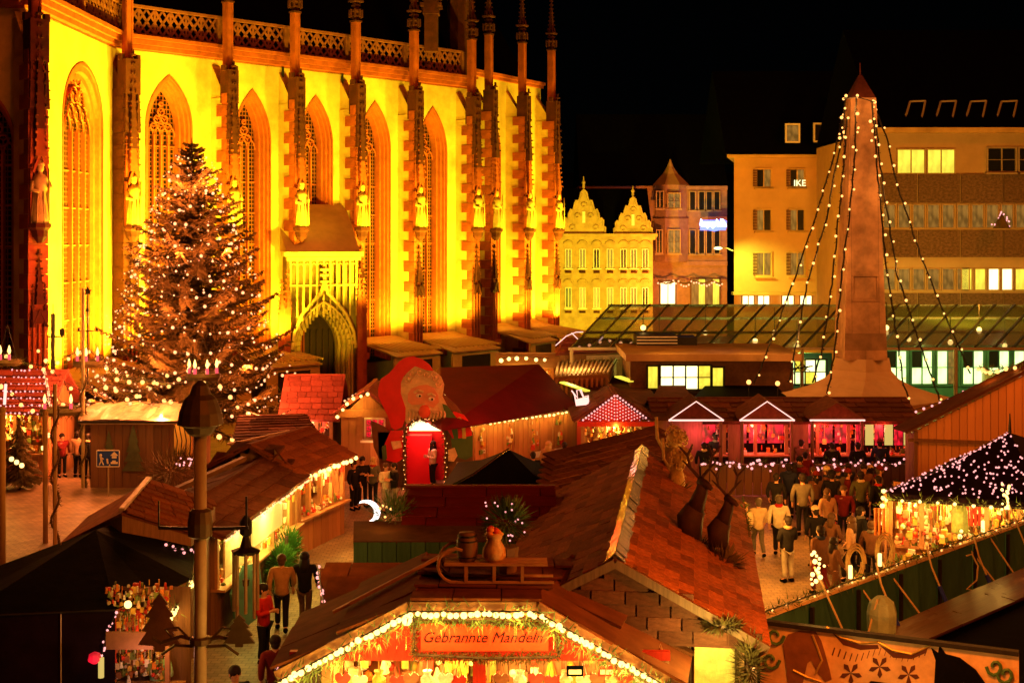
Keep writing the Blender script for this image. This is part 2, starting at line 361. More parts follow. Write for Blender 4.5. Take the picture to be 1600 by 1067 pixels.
def pier(fr, t, ztop=16.3, wd=.64, D0=DP, stat=True, dark=False):
    ps = M['sandk'] if dark else M['sand']  # dark: the corner pier gets no light, its shade is put into the stone
    b = MB(); b.box(fr.p(t, D0/2-.1, ztop/2), (wd-.06, D0-.1, ztop), fr.ax)
    b.prism([fr.p(t-wd*.4, -.1, ztop), fr.p(t-wd*.4, D0-.25, ztop), fr.p(t-wd*.4, -.1, ztop+1.9)], fr.u*wd*.8)
    bo = b.build('buttress', M['plaster'] if not dark else M['sandk'], church)
    k = 0; z = 0.3
    while z < ztop-.1:                                        # toothed corner stones wrapping the pier front
        ln = (.5, .95)[k % 2]; h = .6
        inst('quoin', unit(ps), bo, axm(fr.p(t, D0-ln/2+.03, z+h/2), fr.u, fr.n, Z3, (wd+.03*(k % 2), ln, h-.025))); z += h; k += 1
    # ornate head: gablets and crocketed spirelet in front, dark weathering behind
    b = MB(); f = D0+.16
    b.box(fr.p(t, D0-.2, ztop+.55), (wd*.95, .8, 1.7), fr.ax)
    for s_ in (-1, 1): pinnacle(b, fr.p(t+s_*wd*.38, f-.05, ztop-2.2), .2, 3.4, 8, fr.ax)
    pinnacle(b, fr.p(t, f, ztop-3.0), .42, 4.6, 9, fr.ax)
    for s_ in (-1, 1): b.box(fr.p(t+s_*wd*.5, D0-.2, ztop+1.5), (.22,.3,.3), fr.ax)
    # square shaft above the cornice with leafy capital and spirelet
    b.build('canopy', M['sandk'], bo)
    sh = MB(); h0 = ztop+1.4; H = 3.6
    sh.box(fr.p(t, D0-.35, h0+H/2), (.4,.4,H), fr.ax)
    for s_ in (-1,1): sh.box(fr.p(t+s_*.14, D0-.14, h0+H/2), (.05,.06,H), fr.ax)
    sh.build('shaft', M['sand'], bo)
    cp = MB()
    for z_, w_ in ((0,.5),(.3,.36),(.6,.58),(.9,.4),(1.15,.64)): cp.box(fr.p(t, D0-.35, h0+H+z_), (w_,w_,.1), fr.ax)
    for a in range(8):
        q = a*math.pi/4; e0 = fr.p(t+.24*math.cos(q), D0-.35+.24*math.sin(q), h0+H+1.15); cp.lathe(tuple(e0), [(.05,0),(.07,.12),(.01,.4)], 4)
    for a in range(8):
        q = a*math.pi/4; c = fr.p(t+.36*math.cos(q), D0-.35+.36*math.sin(q), h0+H+.45); cp.box(c, (.08,.08,.45), fr.ax)
    cp.box(fr.p(t, D0-.35, h0+H+.6), (.28,.28,1.2), fr.ax)
    pinnacle(cp, fr.p(t, D0-.35, h0+H+1.2), .3, 2.8, 9, fr.ax)
    cp.build('capital', M['sandk'], bo)
    if not stat: return
    # niche: tabernacle canopy, figure, console, lower blind pinnacle and colonnettes
    n_ = MB(); pinnacle(n_, fr.p(t, f-.02, 12.2), .46, 3.2, 9, fr.ax)
    for s_ in (-1,1): pinnacle(n_, fr.p(t+s_*.3, f-.06, 11.9), .17, 1.9, 6, fr.ax)
    for s_ in (-1,1):
        n_.bar(fr.p(t+s_*.3, f+.12, 11.55), fr.p(t, f+.12, 12.4), .08, .1)
        n_.box(fr.p(t+s_*.33, f-.06, 10.6), (.1,.2,2.2), fr.ax)
    n_.build('tabernacle', M['sand'], bo)
    c_ = MB(); c_.lathe(fr.p(t, f+.05, 8.75), [(.12,0),(.3,.25),(.34,.5),(.45,.62),(.45,.78)], 8); c_.box(fr.p(t, f+.02, 10.6), (.5,.04,2), fr.ax)
    c_.build('console', M['sandk'], bo)
    l_ = MB(); pinnacle(l_, fr.p(t, f-.05, 6.3), .34, 2.0, 6, fr.ax)
    for s_ in (-1,1): pinnacle(l_, fr.p(t+s_*.25, f-.05, 5.4), .18, 1.6, 5, fr.ax)
    l_.box(fr.p(t, f-.05, 5.8), (.62,.3,.5), fr.ax)
    for s_ in (-1,1): l_.bar(fr.p(t+s_*.3, f+.1, 5.4), fr.p(t, f+.1, 6.1), .07, .09)
    l_.build('blind_pinnacle', M['sandk'], bo)
    q_ = MB()
    for s_ in (-1,0,1): q_.tube([fr.p(t+s_*.22, f-.03, .5), fr.p(t+s_*.22, f-.03, 5.5)], .055, 6)
    q_.box(fr.p(t, f, 2.2), (.8,.45,.35), fr.ax)
    q_.build('colonnette', M['sand'], bo)
    o = inst('saint_statue', ST, None, axm(fr.p(t, f+.06, 9.53), fr.u, -fr.n, Z3, (1.1,1.1,1.15)))
    tag(o, ('weathered stone saint on the %s niche console of the church counted from the left' % ORD[ns[0]]), 'statue', 'stone saints in the buttress niches'); ns[0] += 1

def Sc(x): return .035*2283/(2750-x)
def FP(x): s = Sc(x); return V((x-800)*s, FPX*s, 0)
u = V(1950, 2000, 0).normalized(); n = V(u.y, -u.x, 0)
main = Frame(FP(205) - n*DP, u, n)
tm = [main.t(FP(x)) for x in (205,362,467,562,653,743)]
ZT = 18.4
wb = MB(); wins = []
for i in range(5):
    a, b = tm[i], tm[i+1]
    hw = 1.28 if i == 0 else 1.12
    tc = (a+b)/2 + (0.1 if i == 0 else .15)
    wins.append((tc, hw, 1.6, 14.6 if i == 0 else 14.2, 17.2 if i == 0 else 16.9))
wall_mesh(wb, main, tm[0]-.3, tm[5]+1.1, ZT, wins)
wb.build('wall', M['plaster'], church)
for i, wn in enumerate(wins): window(main, *wn, lights=4 if i == 0 else 3)
for i, t in enumerate(tm):
    pier(main, t, 16.3, .85 if i == 0 else .64, dark=(i == 0), stat=True)
# choir face on the left
B0 = W(40, 370, .0262); B0.z = 0
vl = (main.o - B0).normalized(); nl = V(vl.y, -vl.x, 0)
ch = Frame(B0, vl, nl); Lc = (main.o - B0).length
def tray(fr, px):   # t on the wall plane seen at photo column px
    k = (px-800)/FPX; # X = k*Y
    o, uu = fr.o, fr.u; return (k*o.y - o.x)/(uu.x - k*uu.y)
t1 = tray(ch, 98); t2 = tray(ch, 160); tcl = (t1+t2)/2
wb = MB(); cw = (tcl, (t2-t1)/2, 1.6, 14.2, 16.9); wall_mesh(wb, ch, 0, Lc+.25, ZT, [cw]); wb.build('wall', M['plaster'], church)
window(ch, *cw, lights=4, depth=.42)
# the pier at the choir corner leans its quoins on the lit face
cp_ = Frame(B0 - nl*.1, vl, (nl*.55 + V(.2,-1,0)*.8).normalized()); cp_.u = V(-cp_.n.y, cp_.n.x, 0); cp_.ax = (cp_.u, cp_.n, Z3)
pier(cp_, 0, 16.3, .8, 1.6)
z = .3; k = 0; qw = D.objects[church.children[-1].name]
while z < 16:
    ln = (.35, 1.0)[k % 2]; inst('quoin', unit(M['sand']), qw, axm(ch.p(.6+ln/2, .01, z+.3), ch.u, ch.n, Z3, (ln+.9,.06,.58))); z += .6; k += 1
# next face to the left: unlit
lf = Frame(B0 + V(-9,5.5,0), (V(9,-5.5,0)), V(-5.5,-9,0)); lf.n = V(.52,-.85,0).normalized(); lf.u = V(.85,.52,0).normalized()
lf = Frame(B0 - V(9,-1.5,0), V(9,-1.5,0), V(-1.5,-9,0))
tl = tray(lf, -22); cw2 = (tl, 1.25, 1.6, 12.8, 15.0)
wb = MB(); wall_mesh(wb, lf, 0, 9.1, ZT, [cw2]); wb.build('wall', M['plaster'], church); window(lf, *cw2)
# right-hand section, set at an angle
RA = W(765, 370, .0412); RA.z = 0; RB = W(876, 370, .0452); RB.z = 0
ur = (RB-RA).normalized(); nr = V(ur.y, -ur.x, 0); rs = Frame(RA - nr*DP, ur, nr)
tr_ = [rs.t(V((x-800)*s, FPX*s, 0)) for x, s in ((770,.0414),(822,.0432),(868,.0449))]
ZR = 19.5; wb = MB(); wr = [((tr_[i]+tr_[i+1])/2, 1.1, 2, 14.6, 17.0) for i in (0,1)]
wall_mesh(wb, rs, tr_[0]-1.6, tr_[2]+.5, ZR, wr); wb.build('wall', M['plaster'], church)
for q in wr: window(rs, *q)
for i, t in enumerate(tr_): pier(rs, t, 17.1, .6)
b = MB(); b.poly([rs.p(tr_[2]+.5,0,0), rs.p(tr_[2]+.5,-9,0), rs.p(tr_[2]+.5,-9,ZR), rs.p(tr_[2]+.5,0,ZR)]); b.build('wall', M['plaster'], church)
# cornices, parapet of pierced stone
def cornice(fr, t0, t1, z, cuts):
    b = MB(); b.box(fr.p((t0+t1)/2, .1, z+.16), (t1-t0,.36,.2), fr.ax); b.box(fr.p((t0+t1)/2, .18, z+.4), (t1-t0,.55,.24), fr.ax); b.box(fr.p((t0+t1)/2, .25, z+.63), (t1-t0,.75,.18), fr.ax)
    b.box(fr.p((t0+t1)/2, -.4, z+.3), (t1-t0,.8,.7), fr.ax)
    return b.build('cornice', M['sand'], church)
def parapet(fr, t0, t1, z, bays, h=1.45, rake=0):
    for a, c in bays:
        b = MB(); L = c-a-.35; m_ = (a+c)/2
        b.box(fr.p(m_, .3, z+h), (c-a,.3,.14), fr.ax); b.box(fr.p(m_, .3, z+.06), (c-a,.3,.12), fr.ax)
        k = max(2, round(L/.95)); st = L/k
        for i in range(k):
            x0 = a+.17+st*i; z0 = z+.12; z1 = z+h-.08
            b.bar(fr.p(x0, .3, z0), fr.p(x0+st, .3, z1), .12, .07, fr.n); b.bar(fr.p(x0+st, .3, z0), fr.p(x0, .3, z1), .12, .07, fr.n)
            b.bar(fr.p(x0, .3, z0), fr.p(x0, .3, z1), .12, .06, fr.n)
            b.bar(fr.p(x0+st/2, .3, z0), fr.p(x0+st, .3, (z0+z1)/2), .1, .05, fr.n); b.bar(fr.p(x0+st/2, .3, z0), fr.p(x0, .3, (z0+z1)/2), .1, .05, fr.n)
            b.bar(fr.p(x0+st/2, .3, z1), fr.p(x0+st, .3, (z0+z1)/2), .1, .05, fr.n); b.bar(fr.p(x0+st/2, .3, z1), fr.p(x0, .3, (z0+z1)/2), .1, .05, fr.n)
        b.box(fr.p(c-.08, .3, z+h/2), (.2,.34,h), fr.ax)
        b.build('parapet', M['sandk2'], church)
M['sandk2'] = mat('parapet_sandstone', (.2,.05,.025), .85, .4, 2, .3)
cornice(main, tm[0]-.4, tm[5]+1.1, ZT, None); parapet(main, tm[0], tm[5], ZT+.72, [(tm[i], tm[i+1]) for i in range(5)])
cornice(ch, -.1, Lc+.3, ZT, None); parapet(ch, 0, Lc, ZT+.72, [(0, Lc/2), (Lc/2, Lc)])
cornice(lf, 0, 9.0, ZT, None)
b = MB(); L_ = tr_[2]+.5-(tr_[0]-1.6); m_ = (tr_[2]+.5+tr_[0]-1.6)/2
b.box(rs.p(m_, .08, ZR+.1), (L_,.3,.2), rs.ax); b.box(rs.p(m_, .14, ZR+.3), (L_,.5,.2), rs.ax); b.build('cornice', M['sand'], church)
b = MB()   # steep slate roof
for fr, a, c, zt in ((main, tm[0], tm[5]+1, ZT+.6), (rs, tr_[0]-1.4, tr_[2]+.4, ZR+.3), (ch, 0, Lc, ZT+.6)):
    b.poly([fr.p(a,-.8,zt), fr.p(c,-.8,zt), fr.p(c,-7,zt+10), fr.p(a,-7,zt+10)]); b.poly([fr.p(a,-14,zt), fr.p(c,-14,zt), fr.p(c,-7,zt+10), fr.p(a,-7,zt+10)])
b.build('roof', M['slate'], church)
b = MB()   # stair turret rising behind the parapet
tt = W(716, 370, .041); b.lathe((tt.x, tt.y, 18), [(.7,0),(.7,6.2),(.9,6.4),(.9,6.8),(.6,7),(.1,13)], 8); b.build('stair_turret', M['sandk'], church)
tt = W(674, 370, .039); b = MB(); pinnacle(b, (tt.x, tt.y, 22.5), 1.0, 6, 10); b.box((tt.x, tt.y, 21.5), (.8,.8,2.5)); b.build('roof_pinnacle', M['sandk'], church)
b = MB()   # rain pipe
for px in (440, 533):
    t = tray(main, px-0); b.tube([main.p(t,.12,2.9), main.p(t,.12,ZT)], .07, 6)
b.build('downpipe', M['iron'], church)
# ---- portal porch between the buttresses
pc = Frame(main.p((tm[2]+tm[3])/2 - .1, 0, 0), V(.93,.37,0), V(.37,-.93,0))
pw = 1.95; pz = 7.95; po = 2.7
b = MB()
A = arch_pts(0, 1.62, 0, 2.9, 5.5)
def pq(x0,x1,z0,z1): b.poly([pc.p(x0,po,z0), pc.p(x1,po,z0), pc.p(x1,po,z1), pc.p(x0,po,z1)])
nA = len(A)//2
for j in range(nA):
    (xa,ya),(xb,yb) = A[j],A[j+1]
    b.poly([pc.p(-pw,po,ya), pc.p(xa,po,ya), pc.p(xb,po,yb), pc.p(-pw,po,yb)]); b.poly([pc.p(pw,po,ya), pc.p(-xa,po,ya), pc.p(-xb,po,yb), pc.p(pw,po,yb)])
pq(-pw,pw,5.5,pz)
for s_ in (-1,1): b.poly([pc.p(s_*pw,po,0), pc.p(s_*pw,-2,0), pc.p(s_*pw,-2,pz), pc.p(s_*pw,po,pz)])
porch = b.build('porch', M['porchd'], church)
b = MB(); b.box(pc.p(0,po-.2+.05,pz+.1), (2*pw+.5,.9,.24), pc.ax); b.box(pc.p(0,po+.1,pz-.15), (2*pw+.2,.35,.2), pc.ax); b.build('cornice', M['stone'], porch)
b = MB(); b.prism([pc.p(-pw-.1,po+.1,pz+.23), pc.p(-pw-.1,-.8,pz+.23), pc.p(-pw-.1,-.6,pz+2.9)], pc.u*(2*pw+.2)); b.build('roof', M['lead'], porch)
point(pc.p(-.6,po+1.2,10.6), (1,.4,.05), 110, .2)  # added light to brighten the porch roof
b = MB()
for i in range(11):
    x = -pw+.12+(2*pw-.24)*i/10
    b.box(pc.p(x, po+.08, 6.2), (.09,.14,3.1), pc.ax)
    if i < 10:
        st = (2*pw-.24)/10; b.tube([pc.p(x+st/2+st/2*math.cos(a*math.pi/4), po+.08, 7.35+.2*math.sin(a*math.pi/4)) for a in range(5)], .035, 4)
b.box(pc.p(0,po+.06,6.35), (2*pw,.12,.1), pc.ax)
b.build('blind_arcade', M['stone'], porch)
b = MB(); prev = None
for dd, out in ((0,0),(.05,.2),(.12,.2),(.16,-.1),(.3,-.12),(.34,-.5),(.48,-.5),(.52,-.95),(.66,-.95),(.7,-1.4)):
    cur = [pc.p(x, po+out, z_) for x, z_ in arch_pts(0, 1.68-dd, 0, 2.9, 5.55-dd*1.2)]
    if prev:
        for i in range(len(cur)-1): b.poly([prev[i],prev[i+1],cur[i+1],cur[i]])
    prev = cur
for dd, out in ((.23,.02),(.41,-.38),(.6,-.8)):
    P = arch_pts(0, 1.68-dd, 0, 2.9, 5.55-dd*1.2, 9)
    for i in range(1, len(P)-1):
        b.box(pc.p(P[i][0], po+out, P[i][1]), (.13,.2,.26), pc.ax)
    for s_ in (-1,1): b.tube([pc.p(s_*(1.68-dd), po+out, 0), pc.p(s_*(1.68-dd), po+out, 2.8)], .07, 6)
b.build('archivolt', M['stone'], porch)
b = MB()
for i in range(5): b.box(pc.p(-.7+.35*i, po-1.5, 1.9), (.1,.12,3.8), pc.ax)
b.poly([pc.p(-.95,po-1.6,0), pc.p(.95,po-1.6,0), pc.p(.95,po-1.6,4.6), pc.p(-.95,po-1.6,4.6)]); b.build('door', M['dbrown'], porch)
b = MB()   # ogee hood with crockets and finial
og = [(-1.76,2.9),(-1.64,3.8),(-1.2,4.8),(-.6,5.5),(-.2,5.9),(0,6.6)]
for s_ in (-1,1):
    P = [pc.p(s_*x, po+.28, z_) for x, z_ in og]; b.tube(P, .1, 5)
    for i in range(len(P)-1):
        for f in (.2,.6): q = P[i].lerp(P[i+1], f) + pc.u*(s_*-1*-.0) - pc.u*(-s_*0); b.box(q + Z3*.12 + pc.u*(s_*-.1 if s_ > 0 else .1)*-1, (.16,.16,.16), pc.ax)
b.box(pc.p(0,po+.28,6.6), (.12,.12,1.1), pc.ax)
for z_ in (6.55,6.9,7.2): b.box(pc.p(0,po+.28,z_), (.42,.3,.12), pc.ax)
b.build('hood_mould', M['stone'], porch)
b = MB()
for s_ in (-1,1):
    for k_ in (0,1):
        c = pc.p(s_*(pw+.05+.28*k_), po+.15-.2*k_, 0); b.box(c+Z3*2.4, (.3,.3,4.8), pc.ax); pinnacle(b, c+Z3*4.8, .34, 2.2-.5*k_, 6, pc.ax)
b.build('porch_pinnacle', M['sand'], porch)
# ---- lean-to shops at the foot of the church
def leanto(fr, t0, t1, idx, out=4.2, z0=3.1, z1=2.3, lab=''):
    o = thing('church_shop', lab, 'shop', tuple(fr.p((t0+t1)/2,0,0)), 'little shops built against the church wall')
    b = MB(); b.prism([fr.p(t0,.1,z0), fr.p(t0,out,z1), fr.p(t0,out,z1-.08), fr.p(t0,.1,z0-.1)], fr.u*(t1-t0)); b.build('roof', M['lead'], o)
    t = t0+.15
    while t < t1:
        inst('roof_batten', unit(M['lead']), o, axm((fr.p(t,.1,z0)+fr.p(t,out,z1))/2+Z3*.05, fr.u, (fr.p(t,out,z1)-fr.p(t,.1,z0)).normalized(), Z3, (.07, out, .09))); t += .36
    point(fr.p((t0+t1)/2, out*.5, 4.3), (1,.55,.06), 75, .15)  # added light above each shop roof, no lamp stands there
    b = MB(); b.box(fr.p((t0+t1)/2,out-.25,1.1), (t1-t0-.1,.15,2.1), fr.ax); b.build('wall', M['plaster'], o)
    b = MB(); b.box(fr.p((t0+t1)/2,out-.16,1.2), ((t1-t0)*.6,.04,1.6), fr.ax); b.build('shop_window', M['glassd'], o)
labs = ['ribbed lean-to shop roof behind the big fir','small ribbed shop roof at the foot of the third church bay','', 'ribbed lean-to shop just right of the church porch','ribbed lean-to shop under the last tall bay window']
for i in (0,1,3,4): leanto(main, tm[i]+.45, tm[i+1]-.45, i, lab=labs[i])
leanto(ch, .8, Lc-.8, 5, lab='ribbed shop roof left of the dark corner buttress')
for i in (0,1): leanto(rs, tr_[i]+.45, tr_[i+1]-.45, 6+i, lab=['narrow lit shop roof between the two slender right buttresses','narrow shop roof below the last church bay by the baroque house'][i], z0=3.2, z1=2.2)
# ---- church floodlights standing between the buttresses
FL = (1, .78, .02)
def floods(fr, ts, zt=18, kn=1, kf=1):
    for t in ts:
        spot(fr.p(t, 2.2, 3.6), fr.p(t, 0, 9), FL, 4300*kn, 160, .5, .25)
        spot(fr.p(t+.4, 7.5, 4.6), fr.p(t, 0, zt*.74), FL, 13500*kf, 84, .8, .3)
floods(main, [(tm[i]+tm[i+1])/2 for i in (0,1,3,4)]); floods(main, [(tm[2]+tm[3])/2], kn=.001, kf=1.15)
spot(main.p(tm[0]+2,2.2,3.1), main.p(tm[0]+2,0,11), FL, 1500, 130, .7, .25)
floods(ch, [Lc*.22, Lc*.5, Lc*.78], kn=1.5, kf=1.35); floods(rs, [(tr_[0]+tr_[1])/2, (tr_[1]+tr_[2])/2, tr_[2]-.3], kn=.9, kf=.75)
spot(pc.p(0,7,2.5), pc.p(0,0,5), FL, 900, 60, .8, .2)

# ================================================================ giant decorated fir
TX, TY = W(300, 370, .0252).x, W(300, 370, .0252).y
fir = thing('christmas_tree', 'giant fir hung with strings of rosy lights in front of the church', 'christmas tree', (TX,TY,0))
b = MB(); b.tube([(TX,TY,0),(TX+.05,TY,6),(TX,TY,12.9)], [.3,.18,.02], 8); b.build('trunk', M['bark'], fir)
rr = random.Random(11); tips = []
def bough(mb, base, ang, L, droop, th=1.0, st=None):
    dx, dy = math.cos(ang), math.sin(ang); pts = []
    n_ = max(4, int(L/.3))
    for i in range(n_+1):
        f = i/n_; pts.append(V(base[0]+dx*L*f, base[1]+dy*L*f, base[2]-droop*L*math.sin(f*2.0)*.5+.26*L*f*f))
    for i in range(n_): mb.tube([pts[i], pts[i+1]], .02*th*(1.3-i/n_), 3, False)
    side = V(-dy, dx, 0)
    for i in range(n_):
        a, c = pts[i], pts[i+1]; f = i/n_
        for k in range(8):
            q = a.lerp(c, (k+rr.random())/8); ln = (.1+.5*(1-f*.8)*min(1, L/2.4))*rr.uniform(.6,1.25)
            for s_ in (-1, 1):
                d = (side*s_*rr.uniform(.7,1) + V(dx,dy,0)*rr.uniform(.3,.9) + V(0,0,rr.uniform(-.9,.25))).normalized()
                wv = d.cross(V(rr.uniform(-.5,.5), rr.uniform(-.5,.5), 1)).normalized()*rr.uniform(.018,.04)*th
                e = q + d*ln; m_ = q + d*ln*.5
                mb.add([q, m_+wv, e, m_-wv], [(0,1,2,3)])
                w2 = wv.cross(d).normalized()*.035*th; mb.add([q, m_+w2, e, m_-w2], [(0,1,2,3)])
    return pts
fb = MB()
z = 2.0
def firR(z):
    f = (12.9-z)/10.9; return 4.25*max(0, f)**.72
while z < 12.75:
    nb = 9 if z < 11 else 6; r0 = firR(z); a0 = rr.random()*6.28
    for k in range(nb):
        a = a0+2*math.pi*k/nb+rr.uniform(-.25,.25); L = r0*rr.choice([.6,.8,.9,1,1.08,1.16])*rr.uniform(.88,1.08)
        P = bough(fb, (TX,TY,z+rr.uniform(-.12,.12)), a, max(.16,L), .42*(1-.5*z/13))
        tips.append((P, z, a))
    z += .25+.1*(1-z/13)
fb.build('crown', M['fir'], fir)
# light strings draped round the crown
lb = D.objects.new('light_strings', None); 
k = 0
ls = thing('tree_lights', 'swags of rosy bulbs round the upper half of the giant fir', 'string lights', (TX,TY,0))
ls3 = thing('tree_lights', 'loose scatter of small rosy bulbs deep in the giant fir branches', 'string lights', (TX,TY,0)); MB().tube([(TX,TY-.2,2.2),(TX,TY-.1,12.6)], .012, 3).build('cable', M['iron'], ls3)
for _ in range(270):
    zz = 2.4+9.8*rr.random()**1.25; r0 = firR(zz)*rr.uniform(.75,1.06); aa = -math.pi/2+rr.uniform(-1.7,1.7); inst('bulb', unit(E['pinkbulb'],'bulb'), ls3, at((TX+r0*math.cos(aa), TY+r0*math.sin(aa), zz), rr.choice([.02,.025,.03,.045])))
ls2 = thing('tree_lights', 'lower dense swags of rosy bulbs round the giant fir skirt', 'string lights', (TX,TY,0)); kk_ = 0
cb = MB()
zc = 12.2; ring = 0
while zc > 2.2:
    r0 = firR(zc)*.93; a = rr.random()*6; pts = []; seg = max(8, int(2*math.pi*r0/.42))
    for i in range(seg):
        aa = a + 2*math.pi*i/seg; sag = .42*abs(math.sin(aa*2.5+ring))*min(1,r0/2)
        p = V(TX+r0*1.02*math.cos(aa)*(1+.06*math.sin(7*aa+ring)), TY+r0*1.02*math.sin(aa), zc-sag-.1*i/seg); pts.append(p)
        if math.sin(aa) < .3 and (k < 290 if zc > 5.6 else k < 575):
            inst('bulb', unit(E['pinkbulb'],'bulb'), ls if zc > 5.6 else ls2, at(p, rr.choice([.028,.035,.045,.065]))); k += 1
    cb.tube(pts, .012, 3, False); zc -= .55+.25*rr.random(); ring += 1
    if zc < 5.6 and not kk_: cb.build('cable', M['iron'], ls); cb = MB(); kk_ = 1
cb.build('cable', M['iron'], ls2)
for zz in (2.6, 4.2, 6, 8.5, 11):
    for a in (-2.3, -1.57, -.8):
        r0 = firR(zz)+.35; point((TX+r0*math.cos(a), TY+r0*math.sin(a), zz), (1,.25,.06), 480, .1)
D.objects.remove(lb)
# ================================================================ background buildings
def bx(mb, x0,x1,y0,y1,z0,z1): return mb.box(((x0+x1)/2,(y0+y1)/2,(z0+z1)/2),(x1-x0,y1-y0,z1-z0))
def pwin(parent, px0, py0, px1, py1, s, pane, frame, cols=2, rows=1, fw=.07, sill=True, transom=False):
    """a framed window set on a facade plane at depth s"""
    a = W(px0, py1, s); c = W(px1, py0, s); y = a.y
    b = MB(); 
    for x in (a.x-fw/2, c.x+fw/2): b.box((x, y-.06, (a.z+c.z)/2), (fw,.14,c.z-a.z+2*fw))
    for z in (a.z-fw/2, c.z+fw/2): b.box(((a.x+c.x)/2, y-.06, z), (c.x-a.x-.004,.12,fw))
    if sill: b.box(((a.x+c.x)/2, y-.16, a.z-fw-.05), (c.x-a.x+.35,.3,.08))
    f = b.build('window', frame, parent)
    wd = (c.x-a.x)/cols; ht = (c.z-a.z)/rows
    for i in range(cols):
        for j in range(rows):
            pm = pane[(i+j*cols) % len(pane)] if isinstance(pane, list) else pane
            inst('pane', unit(pm), f, axm(V(a.x+wd*(i+.5), y-.02, a.z+ht*(j+.5)), V(1,0,0), V(0,1,0), Z3, (wd-.05,.03,ht-.05)))
    for i in range(1, cols): inst('mullion', unit(frame), f, axm(V(a.x+wd*i, y-.06, (a.z+c.z)/2), V(1,0,0), V(0,1,0), Z3, (.06,.08,c.z-a.z)))
    return f
# --- ornate baroque house
fm = mat('stucco', (.5,.32,.13), .85, .4, 1.5, .8)
s = .0535; y = FPX*s
hs = thing('baroque_house', 'ornate yellow stucco house with scrolled gables beside the church', 'house', (W(950,370,s).x, y, 0))
x0 = W(872,370,s).x; x1 = W(1020,370,s).x
b = MB(); bx(b, x0,x1,y,y+9,0,9.0); b.build('wall', fm, hs)
b = MB(); bx(b, x0-.3,x1+.35,y-.45,y+9.3,9.0,9.25); bx(b, x0-.2,x1+.2,y-.25,y+9.1,8.75,8.995); b.build('cornice', fm, hs)
b = MB(); b.prism([(x0,y,9.25),(x0,y+9,9.25),(x0,y+4.5,13.2)], V(x1-x0,0,0)); b.build('roof', M['slate'], hs)
def gable(cx, hw, ht, base):
    prof = [(-1.02,0),(-1.02,.16),(-.92,.2),(-.93,.34),(-.84,.4),(-.74,.38),(-.7,.52),(-.62,.62),(-.5,.6),(-.44,.72),(-.38,.84),(-.24,.84),(-.17,.94),(-.13,1.05),(0,1.12)]
    P = [V(cx+hw*a, y+.02, base+ht*c) for a, c in prof]; P += [V(2*cx-p.x, p.y, p.z) for p in P[-2::-1]]
    b = MB(); b.prism(P, V(0,.4,0)); g = b.build('gable', fm, hs)
    b = MB(); b.tube([p+V(0,-.05,0) for p in P], .1, 5)
    for a, c in ((-.55,.15),(.55,.15),(-.3,.45),(.3,.45),(0,.72)):
        b.tube([V(cx+hw*a+.28*math.cos(q)*(1-q/9), y-.05, base+ht*c+.28*math.sin(q)*(1-q/9)) for q in [i*.7 for i in range(9)]], .06, 4)
    b.tube([(cx,y+.1,base+ht*1.15),(cx,y+.1,base+ht*1.45)], [.12,.03], 6); b.ball((cx,y+.1,base+ht*1.3), .16, 6, 4)
    b.build('scrollwork', fm, g)
    b = MB(); b.box((cx,y-.03,base+ht*.42),(.25,.08,.95)); b.build('gable_window', M['white'], g)
gable(W(912,370,s).x, 33*s, 3.3, 9.25); gable(W(989,370,s).x, 29*s, 2.75, 9.25)
for r, (ya, yb) in enumerate(((390,418),(450,480))):
    for px in (888,910,932,953,974,990,1008):
        f = pwin(hs, px-4, ya, px+4, yb, s, E['dimwin'] if R.random() < .5 else M['glassd'], M['white'], 2, 1, .06)
        b = MB(); c = W(px, ya-8, s); b.tube([c+V(.38*math.cos(q), -.12, .3*math.sin(q)) for q in [i*math.pi/6 for i in range(7)]], .07, 5); b.build('window_hood', fm, f)
        b = MB(); c = W(px, yb+7, s); b.box(c+V(0,-.2,0), (.5,.3,.18)); b.build('window_bracket', M['sandk'], f)
# --- corner house with oriel
cm = mat('brown_stucco', (.38,.2,.11), .85, .3, 2, .3); s = .058; y = FPX*s
hs2 = thing('corner_house', 'dim corner house with pointed oriel tower and shop front', 'house', (W(1060,370,s).x, y, 0))
xa = W(905,370,s).x; xb = W(1020,370,s).x; xc = W(1072,370,s).x; xd = W(1136,370,s).x; zt = W(0,290,s).z
b = MB(); bx(b, xa,xd,y,y+12,0,zt); b.build('wall', cm, hs2)
b = MB(); b.prism([(xa,y-.4,zt),(xa,y+12,zt),(xa,y+6,zt+7)], V(xd-xa,0,0)); b.build('roof', M['slate'], hs2)
b = MB(); bx(b, xa,xd,y-.3,y+.02,zt-.4,zt-.05); bx(b, xb-.02,xd,y-.2,y+.03,W(0,415,s).z,W(0,408,s).z); b.build('cornice', cm, hs2)
b = MB(); c = V((xb+xc)/2+.1, y+.3, 0); rd = (xc-xb)/2
b.lathe((c.x,c.y,0), [(rd,W(0,410,s).z),(rd*1.08,W(0,408,s).z),(rd*1.08,W(0,343,s).z),(rd*1.15,W(0,342,s).z),(rd,W(0,339,s).z),(rd,zt)], 8, math.pi/8); ori = b.build('oriel', cm, hs2)
b = MB(); b.lathe((c.x,c.y,zt), [(rd*1.2,0),(rd*.9,.45),(rd*.5,1.05),(rd*.2,1.7),(.04,2.4)], 8, math.pi/8); b.build('oriel_roof', M['lead'], hs2)
fr = y-rd*1.0
for (pa,qa,pb,qb), pm in (((1044,303,1062,325),E['dimwin']),((1044,360,1062,395),E['dimwin']),((1026,300,1036,325),M['glassd']),((1026,360,1034,395),M['glassd'])):
    pwin(ori, pa, qa, pb, qb, (fr+.05)/FPX, pm, M['plaster'], 2, 2, .08)
for px in (1082,1096,1108,1120):
    for qa, qb in ((300,328),(360,396)): pwin(hs2, px-4, qa, px+4, qb, s-.0001, [M['glassd'],E['dimwin']], M['plaster'], 1, 1, .07)
